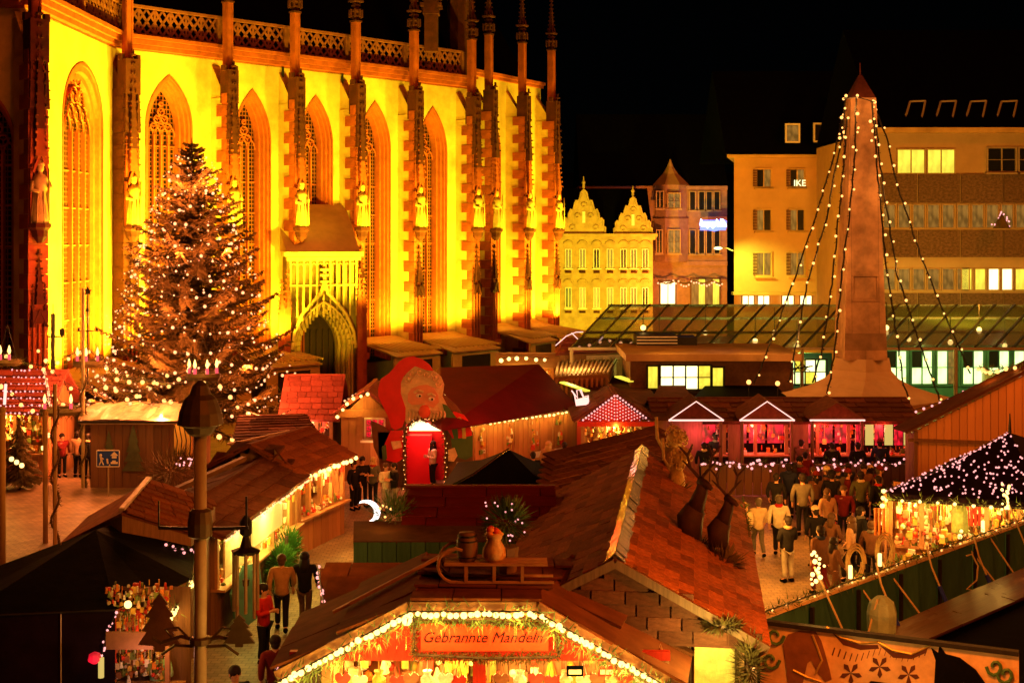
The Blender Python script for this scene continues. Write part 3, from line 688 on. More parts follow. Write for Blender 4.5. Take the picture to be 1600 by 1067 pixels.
for px in (925,950,985): pwin(hs2, px-10, 300, px+8, 325, s-.0001, M['glassd'], M['plaster'], 2, 1, .07)
pwin(hs2, 1032, 440, 1055, 475, s-.0001, E['wwin'], M['brown'], 2, 1, .1); pwin(hs2, 1080, 436, 1124, 478, s-.0001, [E['dimwin'],E['ywin']], M['brown'], 4, 1, .1)
for i in range(6):
    b = MB(); c = W(1060+i*11, 262, s+.002); b.box(c, (.16,.16,2.4)); b.box(c+V(0,0,1.3), (.35,.35,.2)); b.build('chimney', M['stone'], hs2)
# shop garland + neon
b = MB(); gar = thing('shop_garland', 'glittering garland over the shop front of the dim corner house', 'garland', tuple(W(1090,440,s-.001)))
P = [W(1028+i*4, 438+5*abs(math.sin(i*.45)), s-.0013) for i in range(26)]
MB().tube(P, .09, 5).build('greenery', M['fir'], gar)
for i, p in enumerate(P): inst('bulb', unit(E['pinkbulb'],'bulb'), gar, at(p+V(0,-.1,R.uniform(-.3,.1)), .08))
nsn = thing('neon_sign', 'blue-white neon script sign on the corner house', 'sign', tuple(W(1114,347,s-.001)))
def stroke(pts, r): return MB().tube([W(1094+px*1.0, 356-py, s-.0016) for px, py in pts], r, 6)
b = MB(); x = 1.0; rn = random.Random(5)
for word, L in ((0,'Bambergr'),(1,'Kalle')):
    for i, chh in enumerate(L):
        h = 10 if (i == 0 or chh in 'bdlk') else 5.5
        w_ = 2.9 if i else 4
        P = [(x,3),(x+.2,3+h*.5),(x+.8,3+h),(x+1.3,3+h*.7),(x+1.0,3.2),(x+1.8,2.6),(x+w_,3.6)]
        if chh in 'gb' and i > 2: P = [(x,8),(x+1.4,8),(x+1.6,0),(x+.4,-.6),(x+w_,4)]
        b.tube([W(1094+a, 356-c, s-.0018) for a, c in P], .075, 5); x += w_*.96
    x += 1.4
b.build('neon_script', E['neon'], nsn)
b = MB(); b.tube([W(1093,349,s-.0014), W(1096,357,s-.0014), W(1116,361,s-.0014), W(1134,357,s-.0014), W(1135,346,s-.0014), W(1125,342,s-.0014)], .05, 5); b.bar(W(1094,352,s-.0012), W(1134,352,s-.0012), .05, .9); b.build('backplate', E['neonb'], nsn)
point(W(1112,349,s-.0035), (.3,.4,1), 130, .3)
# --- orange rendered block
om = mat('orange_render', (.6,.36,.13), .9, .15, .7, .3); s = .045; y = FPX*s
hs3 = thing('rendered_block', 'plain orange rendered block with shuttered windows left of the obelisk', 'building', (W(1230,370,s).x, y, 0))
xa = W(1147,370,s).x; xb = W(1400,370,s).x; zt = W(0,247,s).z
b = MB(); xk = xa*(y+11)/y+.6; b.prism([(xa,y,0),(xb,y,0),(xb,y+11,0),(xk,y+11,0)], V(0,0,zt)); b.build('wall', om, hs3)
b = MB(); b.prism([(xa-.6,y-.6,zt+.002),(xb,y-.6,zt+.002),(xb,y+11.6,zt+.002),(xk-.1,y+11.6,zt+.002)], V(0,0,.2)); b.build('eave', M['plaster'], hs3)
b = MB(); b.prism([(xa-.7,y-.7,zt+.225),(xa-.7,y+11.7,zt+.225),(xa-.7,y+5.5,zt+6.8)], V(xb-xa+.6,0,0)); b.build('roof', M['slate'], hs3)
sh = M['glassd']
for px in (1193,1245,1297):
    for qa, qb, pm in ((265,292,[M['glassd'],E['dimwin']]),(328,360,[E['dimwin'],M['glassd']]),(395,430,[E['dimwin'],E['dimwin']])):
        f = pwin(hs3, px-11, qa, px+11, qb, s, pm, M['plaster'], 2, 1, .09)
        b = MB(); 
        for q in range(7): b.box(W(px-13+0, qb-(qb-qa)*(q+.5)/7, s)+V(-.02,-.12,0), (.3,.05,(qb-qa)*s/7-.03))
        b.build('shutter', M['brown'], f)
b = MB(); b.bar(W(1143,458,s)+V(0,-.3,0), W(1320,459,s)+V(0,-.3,0), .8, .2); b.build('canopy_slab', M['plaster'], hs3)
for px in (1160,1184,1222,1250,1282): pwin(hs3, px, 462, px+18, 476, s-.0001, E['wwin'], M['post'], 2, 1, .06, False)
for px, py in ((1238,208),(1282,207)):
    f = pwin(hs3, px-9, py-12, px+9, py+13, s-.0001, E['dimwin'] if px < 1250 else M['glassd'], M['white'], 1, 1, .12, False)
    b = MB(); a = W(px-12,py+14,s); c = W(px+12,py-15,s); bx(b, a.x,c.x,a.y+.02,a.y+4,a.z,c.z); b.build('dormer', M['slate'], hs3)
f = pwin(hs3, 1300, 137, 1309, 152, s+.0014, E['ywin'], M['brown'], 1, 1, .08, False)
def text(s_, c, size, m, name, parent=None, X=V(1,0,0), up=Z3, shear=0, ext=.01):
    cu = D.curves.new(name, 'FONT'); cu.body = s_; cu.size = size; cu.shear = shear; cu.extrude = ext; cu.align_x = 'CENTER'; cu.resolution_u = 3
    tmp = D.objects.new(name, cu); COL.objects.link(tmp); dg = bpy.context.evaluated_depsgraph_get()
    me = D.meshes.new_from_object(tmp.evaluated_get(dg)); D.objects.remove(tmp); me.materials.clear(); me.materials.append(m)
    return inst(name, me, parent, axm(Vector(c), X, up, X.cross(up), (1,1,1)))
tx = text('IKE', W(1249,291,s)+V(0,-.14,0), .62, E['wwin'], 'poster_letters', hs3)
wl = thing('wall_lamp', 'curved street lamp arm lighting the corner of the orange block', 'street lamp', tuple(W(1142,388,s-.0015)))
MB().tube([W(1145,392,s-.0008), W(1136,388,s-.001), W(1122,386,s-.0013)], .05, 6).build('arm', M['pole'], wl)
MB().ball(W(1122,388,s-.0013), .22, 8, 5, (1.4,1,.5)).build('lamp_head', E['wwin'], wl)
spot(W(1152,402,s-.001)+V(-.6,-1.2,.8), W(1172,446,s), (.8,1,.12), 1500, 95, .9, .2)
# --- modern office block
s = .037; y = FPX*s
ob = thing('office_block', 'modern office block with bands of windows and exposed aggregate panels right of the obelisk', 'building', (W(1500,370,s).x, y, 0))
pm_ = mat('office_render', (.5,.34,.16), .9, .15, 1, .3); ag = mat('aggregate_panel', (.2,.125,.07), .95, .6, 14, .8, orand=.12)
xa = W(1366,370,s).x; xb = W(1900,370,s).x; zt = W(0,206,s).z
b = MB(); bx(b, xa,xb,y,y+14,0,zt); b.build('wall', pm_, ob)
b = MB(); b.prism([(xa,y-.5,zt+.21),(xa,y+14,zt+.21),(xa,y+7,zt+7)], V(xb-xa,0,0)); rf = b.build('roof', M['slate'], ob)
b = MB(); bx(b, xa,xb,y-.5,y-.003,zt-.1,zt+.2); b.build('eave', M['plaster'], ob)
for qa, qb in ((272,317),(360,402),(458,500)):
    px = 1366
    while px < 1890:
        a = W(px+1,qb,s); c = W(px+66,qa,s); inst('facade_panel', unit(ag), ob, axm(V((a.x+c.x)/2, y-.06, (a.z+c.z)/2), V(1,0,0), V(0,1,0), Z3, (c.x-a.x,.12,c.z-a.z))); px += 67
L1 = {1402:E['ywin'],1449:E['ywin']}
def wrow(px0, px1, st, qa, qb, fn):
    px = px0
    while px < px1: pwin(ob, px, qa, px+st-5, qb, s, fn(px), pm_, 2 if st > 36 else 1, 1, .05, False); px += st
wrow(1402, 1495, 47, 234, 271, lambda p: E['ywin']); pwin(ob, 1543,232,1586,268, s, M['glassd'], M['pole'], 2, 2, .08); pwin(ob, 1592,232,1640,268, s, M['glassd'], M['pole'], 2, 2, .08)
wrow(1380, 1700, 23, 320, 356, lambda p: E['dimwin']); wrow(1380, 1496, 23, 420, 453, lambda p: M['dimg']) if False else wrow(1380, 1496, 23, 420, 453, lambda p: E['dimwin'])
wrow(1502, 1700, 21, 420, 453, lambda p: E['ywin'] if (p < 1540 or p > 1580) else E['wwin'])
for px in (1430,1478,1525,1573):
    b = MB(); c = [W(px-16,187,s+.0001), W(px+10,186,s+.0001), W(px+16,158,s+.0005), W(px-8,159,s+.0005)]
    for i in range(4): b.bar(c[i], c[(i+1)%4], .09, .09)
    b.build('skylight', M['pole'], ob)
tb = thing('window_tree', 'twinkling lights of a small tree in the dim office window', 'light decoration', tuple(W(1560,352,s-.0003)))
for i in range(34):
    f = R.random(); inst('bulb', unit(E['smallpink'],'bulb'), tb, at(W(1565+R.uniform(-24,24)*(1-f), 355-f*24, s-.0004), .05))
MB().lathe(W(1565,357,s-.0004), [(.5,0),(.05,.85)], 6).build('foliage', M['fir'], tb)
# far dark terrace to close the view
s=.07; b = MB(); t_ = thing('far_terrace', 'unlit row of distant houses behind the baroque gables', 'building', (0,FPX*s,0)); bx(b, W(880,370,s).x, W(1500,370,s).x, FPX*s, FPX*s+10, 0, W(0,270,s).z); b.build('wall', M['slate'], t_)
b = MB()
for px in (915,1012,1040): bx(b, W(px,0,s).x,W(px+7,0,s).x,FPX*s,FPX*s+1,W(0,270,s).z,W(0,200,s).z)
b.build('chimney', M['slate'], t_)
b = MB(); b.box(W(922,262,s)+V(0,-.05,0), (.9,.1,1.3)); b.build('window', E['dimwin'], t_)
# ================================================================ glass canopy
gm = D.materials.new('canopy_glass'); gm.use_nodes = True; p = gm.node_tree.nodes['Principled BSDF']
p.inputs['Base Color'].default_value = (.06,.12,.025,1); p.inputs['Roughness'].default_value = .15; p.inputs['Alpha'].default_value = .5
can = thing('glass_canopy', 'long ribbed glass canopy in front of the office buildings', 'canopy', tuple(W(1250,370,.031)*1))
can.location.z = 0; RW[can.name] = can.location.copy()
sa, sb = .0335, .0288
top = lambda px: W(px, 476, sa); bot = lambda px: W(px-62, 543, sb)
px = 955; k = 0
b = MB()
while px < 1800:
    st = 30
    for f0, f1 in ((0,.33),(.33,.66),(.66,1)):
        a, c_, d, e = top(px+1).lerp(bot(px+1), f0), top(px+st-1).lerp(bot(px+st-1), f0), top(px+st-1).lerp(bot(px+st-1), f1), top(px+1).lerp(bot(px+1), f1)
        q = MB(); q.prism([a,c_,d,e], V(0,0,.02)); q.build('pane', gm, can)
    inst('rib', unit(M['iron']), can, axm((top(px)+bot(px))/2, (bot(px)-top(px)).normalized(), V(0,1,0).cross((bot(px)-top(px)).normalized()).normalized(), (bot(px)-top(px)).normalized().cross(V(0,1,0).cross((bot(px)-top(px)).normalized()).normalized()), ((bot(px)-top(px)).length, .06, .14)))
    if k % 4 == 0:
        q = bot(px); MB().tube([(q.x,q.y,0),(q.x,q.y,q.z)], .09, 6).build('column', M['pole'], can)
    px += st; k += 1
for f in (0,.33,.66,1):
    b = MB(); b.bar(top(950).lerp(bot(950),f)+V(0,0,-.05), top(1800).lerp(bot(1800),f)+V(0,0,-.05), .14, .12); b.build('purlin', M['pole'], can)
gl = ((1005,512),(1030,525),(1102,520),(1180,533),(1210,520),(1245,540),(1335,530),(1385,512),(1420,530),(1485,535),(1530,515),(1570,540))
for i, (px, py) in enumerate(gl):
    p_ = W(px, py, .0295 + .001*(i % 3)); 
    l_ = thing('globe_lamp', 'globe lamp under the glass canopy, number %s from the left' % ['one','two','three','four','five','six','seven','eight','nine','ten','eleven','twelve'][i], 'lamp', tuple(p_), 'globe lamps under the glass canopy')
    inst('globe', unit(E['ybulb'],'ball'), l_, at(p_, .13)); MB().tube([p_, p_+V(0,0,1.2)], .02, 4).build('flex', M['iron'], l_)
for px in (1000,1120,1240,1440,1560): point(W(px, 545, .031), (.75,.95,.18), 420, .3)
# shop fronts below the canopy
sf = thing('arcade_shops', 'greenish lit shop fronts under the glass canopy', 'shop', (W(1480,370,.0335).x, FPX*.0335, 0)); s = .0335
for px in (1384,1424,1464,1504,1544,1584,1624):
    pwin(sf, px, 548, px+32, 600, s, [E['cool'], E['cool'], M['glassd']] if px % 3 else [E['cool'], E['dimwin']], M['green'], 2, 2, .12, False)
b = MB(); bx(b, W(1366,0,s).x, W(1700,0,s).x, FPX*s+.03, FPX*s+.4, 0, W(0,540,s).z); b.build('wall', M['green'], sf)
for px in (1545, 1567):
    b = MB(); c = W(px,591,s); b.box(c+V(0,-.2,0), (.75,.4,.6)); b.tube([c+V(.22*math.cos(q),-.42,.22*math.sin(q)) for q in [i*math.pi/6 for i in range(13)]], .03, 4); b.build('air_conditioner', M['pole'], sf)
# pavilion with bright window, louvred vents
s = .0268; pv = thing('flat_roof_pavilion', 'low flat roofed pavilion with brightly lit windows', 'pavilion', (W(1080,370,s).x, FPX*s, 0))
b = MB(); a = W(985,560,s); c = W(1240,610,s); bx(b, a.x,c.x,a.y+.04,a.y+4,0,a.z); b.build('wall', M['brown'], pv)
b = MB(); a = W(975,561,s); c = W(1245,549,s); bx(b, a.x,c.x,a.y-.9,a.y+4.5,a.z,a.z+.28); b.build('roof', M['lead'], pv)
point(W(1050,545,.0262)+V(0,0,.9), (1,.45,.06), 90); point(W(1180,545,.0262)+V(0,0,.9), (1,.42,.06), 90)  # added lights to lift the pavilion out of the dark
pwin(pv, 1012,572,1028,607, s, E['ywin'], M['iron'], 1,1,.06,False); pwin(pv, 1032,571,1110,608, s, [E['wwin'],E['wwin'],E['wwin'],E['ywin']], M['iron'], 4, 2, .06, False); pwin(pv, 1113,574,1130,606, s, E['ywin'], M['iron'], 1,1,.06,False)
vs = thing('roof_vent', 'louvred vent box with pale stripes on the flat roof', 'vent', tuple(W(1040,552,.0285)))
a = W(995,548,.0285); c = W(1058,524,.0285)
b = MB(); bx(b, a.x,c.x,a.y,a.y+1.6,a.z-.4,c.z); bx(b, c.x,c.x+.9,a.y+.1,a.y+1.6,a.z-.4,c.z-.1); b.build('housing', M['iron'], vs)
for i in range(5): inst('louvre', unit(M['white']), vs, axm(V((a.x+c.x)/2, a.y-.06, a.z+(c.z-a.z)*(i+.5)/5), V(1,0,0), V(0,1,0), Z3, (c.x-a.x,.1,.045)))
# ================================================================ obelisk
s = .0262; OX, OY = W(1344,370,s).x, FPX*s
obk = thing('obelisk', 'tall tapering red stone obelisk strung with lights', 'obelisk', (OX,OY,0))
z0, z1, z2 = W(0,560,s).z, W(0,155,s).z, W(0,118,s).z
def ring(mb, hw0, za, hw1, zb): 
    A = [V(OX+i*hw0, OY+j*hw0, za) for i, j in ((-1,-1),(1,-1),(1,1),(-1,1))]; B = [V(OX+i*hw1, OY+j*hw1, zb) for i, j in ((-1,-1),(1,-1),(1,1),(-1,1))]
    mb.add(A+B, [(0,1,5,4),(1,2,6,5),(2,3,7,6),(3,0,4,7),(4,5,6,7)])
b = MB(); ring(b, 22*s, 0, 22*s, z0); ring(b, 33*s, z0+.004, 19.5*s, z1); b.build('shaft', M['granite'], obk)
b = MB(); ring(b, 19*s, z1+.004, .06, z2); b.tube([(OX,OY,z2),(OX,OY,z2+.5)], .03, 5); b.build('tip', M['sandk'], obk)
b = MB()
for z_ in (W(0,430,s).z, W(0,468,s).z):
    b.box((OX, OY-33*s+.1, z_), (1.1,.1,.05))
b.box((OX-.5, OY-33*s+.12, W(0,449,s).z), (.05,.1,1)); b.box((OX+.5, OY-33*s+.12, W(0,449,s).z), (.05,.1,1)); b.build('inscription_panel', M['granite'], obk)
# skirt tent round its foot
tn = thing('skirt_tent', 'pale canvas skirt tent flaring round the obelisk foot', 'tent', (OX,OY,0))
cor = [W(1195,618,.0262), W(1338,645,.0238), W(1500,624,.0262), V(OX,OY+3.7,2.6)]
top_ = [V(OX-42*s,OY-.3,z0+.05), V(OX-2*s,OY-42*s,z0+.05), V(OX+42*s,OY-.3,z0+.05), V(OX,OY+40*s,z0+.05)]
b = MB(); rows = [top_]
for f in (.15,.33,.55,.78,1):
    g_ = f**.62; rows.append([V(t.x+(c.x-t.x)*(f**1.8), t.y+(c.y-t.y)*(f**1.8), t.z+(c.z-t.z)*g_) for t, c in zip(top_, cor)])
for i in range(len(rows)-1):
    for j in range(4):
        A, B_, C_, D_ = rows[i][j], rows[i][(j+1)%4], rows[i+1][(j+1)%4], rows[i+1][j]
        b.poly([A,B_,C_]); b.poly([A,C_,D_])
for j in range(4):
    A, B_ = cor[j], cor[(j+1)%4]; b.poly([A,B_,B_-V(0,0,.3),A-V(0,0,.3)])
b.build('canvas', M['canvas'], tn)
b = MB()
for c in cor: b.tube([(c.x,c.y,0),(c.x,c.y,c.z)], .05, 6)
b.build('pole', M['pole'], tn)
# light strings from its head
strs = [([(1322,150),(1312,205),(1302,245),(1275,340),(1240,440),(1195,560),(1178,600)],.0262,.0262,'outermost left'),
 ([(1320,170),(1315,215),(1308,250),(1292,340),(1262,440),(1232,600)],.0258,.0255,'second from left'),
 ([(1322,185),(1320,230),(1318,262),(1310,340),(1300,440),(1285,545),(1268,605)],.0256,.025,'third from left'),
 ([(1338,150),(1337,200),(1336,240),(1328,330),(1315,430),(1305,545),(1292,620)],.0256,.0243,'running down the front face'),
 ([(1362,158),(1366,205),(1370,260),(1378,340),(1384,410),(1397,500),(1412,600),(1424,640)],.0258,.0243,'close to the right edge'),
 ([(1366,168),(1374,250),(1387,340),(1402,430),(1428,510),(1471,632)],.026,.0247,'second from right'),
 ([(1368,172),(1385,215),(1402,290),(1428,370),(1462,460),(1520,592)],.0262,.0262,'outermost right')]
def sampl(P, step):
    out = []; acc = 0
    for a, c in zip(P, P[1:]):
        L = (c-a).length; 
        while acc < L: out.append(a.lerp(c, acc/L)); acc += step
        acc -= L
    return out
for pts, s0, s1, nm in strs:
    n_ = len(pts); P = [W(x, yv, s0+(s1-s0)*i/(n_-1)) for i, (x, yv) in enumerate(pts)]
    g_ = thing('light_garland', 'dark garland of bulbs on the obelisk, ' + nm, 'light garland', tuple(P[0]), 'garlands hung from the obelisk')
    Q = sampl(P, .28); b = MB(); b.tube([q+V(R.uniform(-.03,.03),0,0) for q in Q], .035, 5)
    for q in Q:
        for _ in range(2): b.bar(q, q+V(R.uniform(-.09,.09),R.uniform(-.06,.06),R.uniform(-.1,.05)), .02)
    b.build('cable', M['iron'], g_)
    for i, q in enumerate(sampl(P, .8)): inst('bulb', unit(E['bulb'],'bulb'), g_, at(q+V(R.uniform(-.06,.06),-.1,0), R.uniform(.04,.062)))
for zz, xo in ((14.4,-.9),(14.4,.9),(11,-1.2),(11,1.2),(8,-1.6),(8,1.7),(5,-2.6),(5,2.7)): point((OX+xo, OY-1.6, zz), (1,.4,.08), 85, .15)
hb = thing('obelisk_head_lights', 'cluster of bright bulbs round the obelisk head', 'string lights', tuple(W(1342,155,s)))
for px, py in ((1318,155),(1322,150),(1339,152),(1340,178),(1367,160),(1315,184),(1341,200),(1319,207),(1312,216),(1320,214),(1360,190),(1364,205),(1362,220),(1333,230)):
    inst('bulb', unit(E['bulb'],'bulb'), hb, at(W(px,py,.0257), R.uniform(.05,.075)))
MB().tube([W(1318,155,.0256),W(1339,152,.0254),W(1367,160,.0256)], .02, 4).build('cable', M['iron'], hb)
# ================================================================ market helpers
def string(label, P, bm=None, r=.05, step=.35, group='strings of bulbs over the market', pw=0, lc=WARM, every=4, green=None, jit=.03, name='light_string', bulbless=False, sag=0):
    P = [Vector(p) for p in P]
    if sag:
        Q = []
        for a, c in zip(P, P[1:]): Q += [a.lerp(c, i/8) - Z3*sag*4*(i/8)*(1-i/8) for i in range(8)]
        P = Q + [P[-1]]
    o = thing(name, label, 'string lights' if name == 'light_string' else 'garland', tuple(P[0]), group)
    (MB().tube(P, .014, 4)).build('cable', M['iron'], o)
    if green:
        b = MB(); tuft(b, P, green); b.build('greenery', M['firg'], o, kind='stuff')
    for i, q in enumerate(sampl(P, step)):
        if i > 280: break
        q = q + V(R.uniform(-jit,jit), R.uniform(-jit,jit), R.uniform(-jit,jit)-r)
        inst('bulb', unit(bm or E['bulb'],'bulb'), o, at(q, r*R.uniform(.85,1.15)))
        if pw and i % every == every//2: point(q+V(0,-.12,-.1), lc, pw, .1)
    return o
def tuft(b, P, rad, dens=60, ln=.16):
    """short needle sprays round a path"""
    L = sum((c-a).length for a, c in zip(P, P[1:]))
    for q in sampl(P, 1/dens*1.0):
        a = R.uniform(0,6.28); d = V(math.cos(a)*R.random(), math.sin(a)*R.random(), R.uniform(-1,.7)); 
        if d.length < .1: continue
        d.normalize(); c = q + d*rad*R.random(); e = c + d*ln*R.uniform(.6,1.3); w_ = d.cross(V(R.random(),R.random(),R.random()))
        if w_.length < .01: continue
        w_ = w_.normalized()*.012; b.add([c-w_, c+w_, e], [(0,1,2)])
def bushy(b, c, r, n_, ln=.22, sc=(1,1,1), wd=.018):
    c = Vector(c)
    for _ in range(n_):
        d = V(R.gauss(0,1), R.gauss(0,1), R.gauss(0,1)); d.normalize(); p = c + V(d.x*sc[0], d.y*sc[1], d.z*sc[2])*r*R.random()**.4
        e = p + (d+V(0,0,.2)).normalized()*ln*R.uniform(.5,1.2); w_ = d.cross(V(R.random(),R.random(),1)).normalized()*wd
        b.add([p-w_, p+w_, e], [(0,1,2)])
def minifir(b, base, h, r, n_=220, wd=.02):
    base = Vector(base)
    for _ in range(n_):
        f = R.random()**1.3; a = R.uniform(0,6.28); rr_ = r*(1-f)*R.uniform(.3,1); q = base + V(rr_*.5*math.cos(a), rr_*.5*math.sin(a), h*(.12+.86*f))
        e = base + V(rr_*math.cos(a), rr_*math.sin(a), h*(.08+.86*f)); w_ = V(-math.sin(a), math.cos(a), .3)*wd*2.2; b.add([q-w_, q+w_, e], [(0,1,2)]); b.add([q, e, e+V(0,0,-.05)-w_], [(0,1,2)])
def plane(root, a, b_, c, d, m, tw=.5, th=.34, name='shingle', base=None, thick=.05, lift=.05, maxn=280):
    """roof slope a->b eave, d->c ridge: a board deck with overlapping tiles laid on it"""
    a, b_, c, d = map(Vector, (a, b_, c, d)); nrm = (b_-a).cross(d-a).normalized()
    if nrm.z < 0: nrm = -nrm
    dk = MB(); dk.prism([a, b_, c, d], -nrm*thick); rf = dk.build('roof', base or m, root)
    if not tw: return rf
    H = ((d-a).length + (c-b_).length)/2; rows = max(1, round(H/th))
    cnt = 0
    Wm = max((b_-a).length, (c-d).length)
    while rows*Wm/tw > maxn: tw *= 1.1; rows = max(1, round(H/th)); th *= 1.05
    for r_ in range(rows):
        f0, f1 = r_/rows, (r_+1)/rows
        l, rgt = a.lerp(d, (f0+f1)/2), b_.lerp(c, (f0+f1)/2); Wd = (rgt-l).length
        if Wd < .15: continue
        X = (rgt-l)/Wd; Y = nrm.cross(X); Y = Y if Y.z > 0 else -Y; X2 = X
        Zt = (nrm + Y*-.09*0).normalized(); sh = H/rows
        x = -R.random()*tw*.5
        while x < Wd-.05:
            w_ = tw*R.uniform(.75,1.2); x0 = max(0, x); x1 = min(Wd, x+w_)
            if x1-x0 > .06:
                cc = l + X*((x0+x1)/2) + nrm*(lift*.6+R.uniform(0,.012)); tilt = .1+R.uniform(-.05,.06)
                Yt = (Y*math.cos(tilt) - nrm*-math.sin(tilt)*-1).normalized() if False else (Y - nrm*tilt).normalized(); Zz = X.cross(Yt); 
                if Zz.z < 0: Zz = -Zz
                inst(name, unit(m), rf, axm(cc, X, Yt, Zz, (x1-x0-.018, sh*1.12, .045)))
            x += w_
    return rf
def planks(root, a, b_, h, m, wd=.24, name='wall', top=None, t=.04, nrm=None, maxn=200):
    """vertical board wall from ground points a to b; top(f) gives its height"""
    a, b_ = Vector(a), Vector(b_); L = (b_-a).length; X = (b_-a)/L; Y = V(-X.y, X.x, 0)
    bk = MB(); n_ = max(1, min(maxn, round(L/wd))); hs_ = [top((i+.5)/n_) if top else h for i in range(n_)]
    pts = [a + Y*.05] + [b_ + Y*.05] + [b_.lerp(a, (i+.5)/n_) + Y*.05 + Z3*(hs_[n_-1-i]-.03) for i in range(n_)]
    bk.prism(pts, Y*.04); w_ = bk.build(name, m, root)
    for i in range(n_):
        c = a + X*L*(i+.5)/n_ + Y*R.uniform(-.008,.008); inst('plank', unit(m), w_, axm(c + Z3*hs_[i]/2, X, Y, Z3, (L/n_-.015, t, hs_[i])))
    return w_
PAL = [mat('ware_'+k, c, .5, .4, 9, .1) for k, c in dict(red=(.6,.05,.03),gold=(.65,.42,.08),cream=(.7,.55,.35),green=(.16,.2,.05),brown=(.3,.12,.05),white=(.8,.75,.65),orange=(.7,.22,.03)).items()]
def wares(root, O, X, L, y0, y1, z0, z1, n_, hang=True, size=.125):
    """small goods: dense, a few pixels each"""
    Y = V(-X.y, X.x, 0); bs = [MB() for _ in PAL]
    for i in range(n_):
        b = R.choice(bs); c = Vector(O) + X*R.uniform(.15, L-.15) + Y*R.uniform(y0, y1) + Z3*R.uniform(z0, z1); k = R.random(); s_ = size*R.uniform(.5,1.2)
        if k < .35: b.box(c, (s_, s_*.6, s_*1.3), (X, Y, Z3))
        elif k < .6: b.ball(c, s_*.5, 6, 4)
        elif k < .8: b.lathe(c-Z3*s_*.6, [(s_*.5,0),(s_*.3,s_*.7),(.02,s_*1.4)], 6)
        else: b.tube([c, c+Z3*s_*1.2], s_*.14, 4)
        if hang and R.random() < .4: b.tube([c+Z3*s_*.5, V(c.x,c.y,z1+.1)], .008, 3)
    for b, m in zip(bs, PAL):
        if b.v: b.build('wares', m, root, kind='stuff')
def stall(name, label, P0, P1, depth, ze=2.3, zr=3.3, roof='shingle', wall='plank', ridge='x', ov=.3, light=(WARM, 60), cat='market stall', group=None, tw=.55, th=.36, counter=True, nw=110, posts=4, solid=False, near=False, base=None):
    P0 = Vector(P0); P1 = Vector(P1); P0.z = P1.z = 0; L = (P1-P0).length; X = (P1-P0)/L; Y = V(-X.y, X.x, 0)
    o = thing(name, label, cat, tuple((P0+P1)/2), group)
    q = lambda x, y, z: P0 + X*x + Y*y + Z3*z
    rm = M[roof]; bm = M[base] if base else None
    if ridge == 'x':
        yr = depth/2; sl = (zr-ze)/(yr+ov)
        plane(o, q(-ov,-ov,ze), q(L+ov,-ov,ze), q(L+ov,yr,zr), q(-ov,yr,zr), rm, tw, th, base=bm); plane(o, q(L+ov,depth+ov,ze), q(-ov,depth+ov,ze), q(-ov,yr,zr), q(L+ov,yr,zr), rm, tw*1.6 if tw else 0, th*1.6, base=bm)
        b = MB(); b.bar(q(-ov,yr,zr+.03), q(L+ov,yr,zr+.03), .16, .06); b.build('ridge_board', rm, o)
        topside = lambda f: ze-.1+(zr-ze)*(1-abs(2*f-1)); topfront = None
    else:
        plane(o, q(-ov,-ov,ze), q(-ov,depth+ov,ze), q(L/2,depth+ov,zr), q(L/2,-ov,zr), rm, tw, th, base=bm); plane(o, q(L+ov,depth+ov,ze), q(L+ov,-ov,ze), q(L/2,-ov,zr), q(L/2,depth+ov,zr), rm, tw, th, base=bm)
        b = MB(); b.bar(q(L/2,-ov,zr+.03), q(L/2,depth+ov,zr+.03), .16, .06); b.build('ridge_board', rm, o)
        b = MB(); b.prism([q(.02,.02,ze-.05), q(L-.02,.02,ze-.05), q(L/2,.02,zr-.12)], Y*.05); b.build('gable_board', M[wall], o); topside = None
    h = ze-.05
    planks(o, q(L,depth,0), q(0,depth,0), h, M[wall], .35); planks(o, q(0,depth,0), q(0,0,0), h, M[wall], .28, top=topside); planks(o, q(L,0,0), q(L,depth,0), h, M[wall], .28, top=topside)
    if solid: planks(o, q(0,0,0), q(L,0,0), h, M[wall], .28)
    else:
        planks(o, q(0,-.02,0), q(L,-.02,0), .95, M[wall], .26, name='counter_front')
        b = MB(); b.box(q(L/2,.05,1.0), (L+.1,.6,.06), (X,Y,Z3)); b.build('counter', M['post'], o)
        for i in range(posts):
            x = .06+(L-.12)*i/(posts-1); b = MB(); b.box(q(x,.0,(h+1)/2+.0), (.12,.12,h-1.05), (X,Y,Z3)); b.build('post', M['post'], o)
        b = MB(); b.box(q(L/2,.35*depth+.3,1.35), (L-.2,.3,.05), (X,Y,Z3)); b.box(q(L/2,.35*depth+.3,1.75), (L-.2,.25,.05), (X,Y,Z3)); b.build('shelf', M['post'], o)
        wares(o, q(0,0,0), X, L, -.1, .3, 1.05, 1.22, nw//2, False); wares(o, q(0,0,0), X, L, .25*depth, .45*depth+.2, 1.3, h-.1, nw); wares(o, q(0,0,0), X, L, -.05, .1, h-.55, h-.1, nw//3)
        c, pw = light
        k = max(1, int(L/2.2))
        for i in range(k): point(q(L*(i+.5)/k, .45, h-.3), c, pw*2.2, .1)
        for i in range(k): point(q(L*(i+.5)/k, -.5, h-.1), c, pw*.8, .1)
        for i in range(k):
            lo = inst('ceiling_lamp', unit(E['ybulb'],'ball'), o, at(q(L*(i+.5)/k, .45, h-.12), .07))
    return o, q, L, X, Y
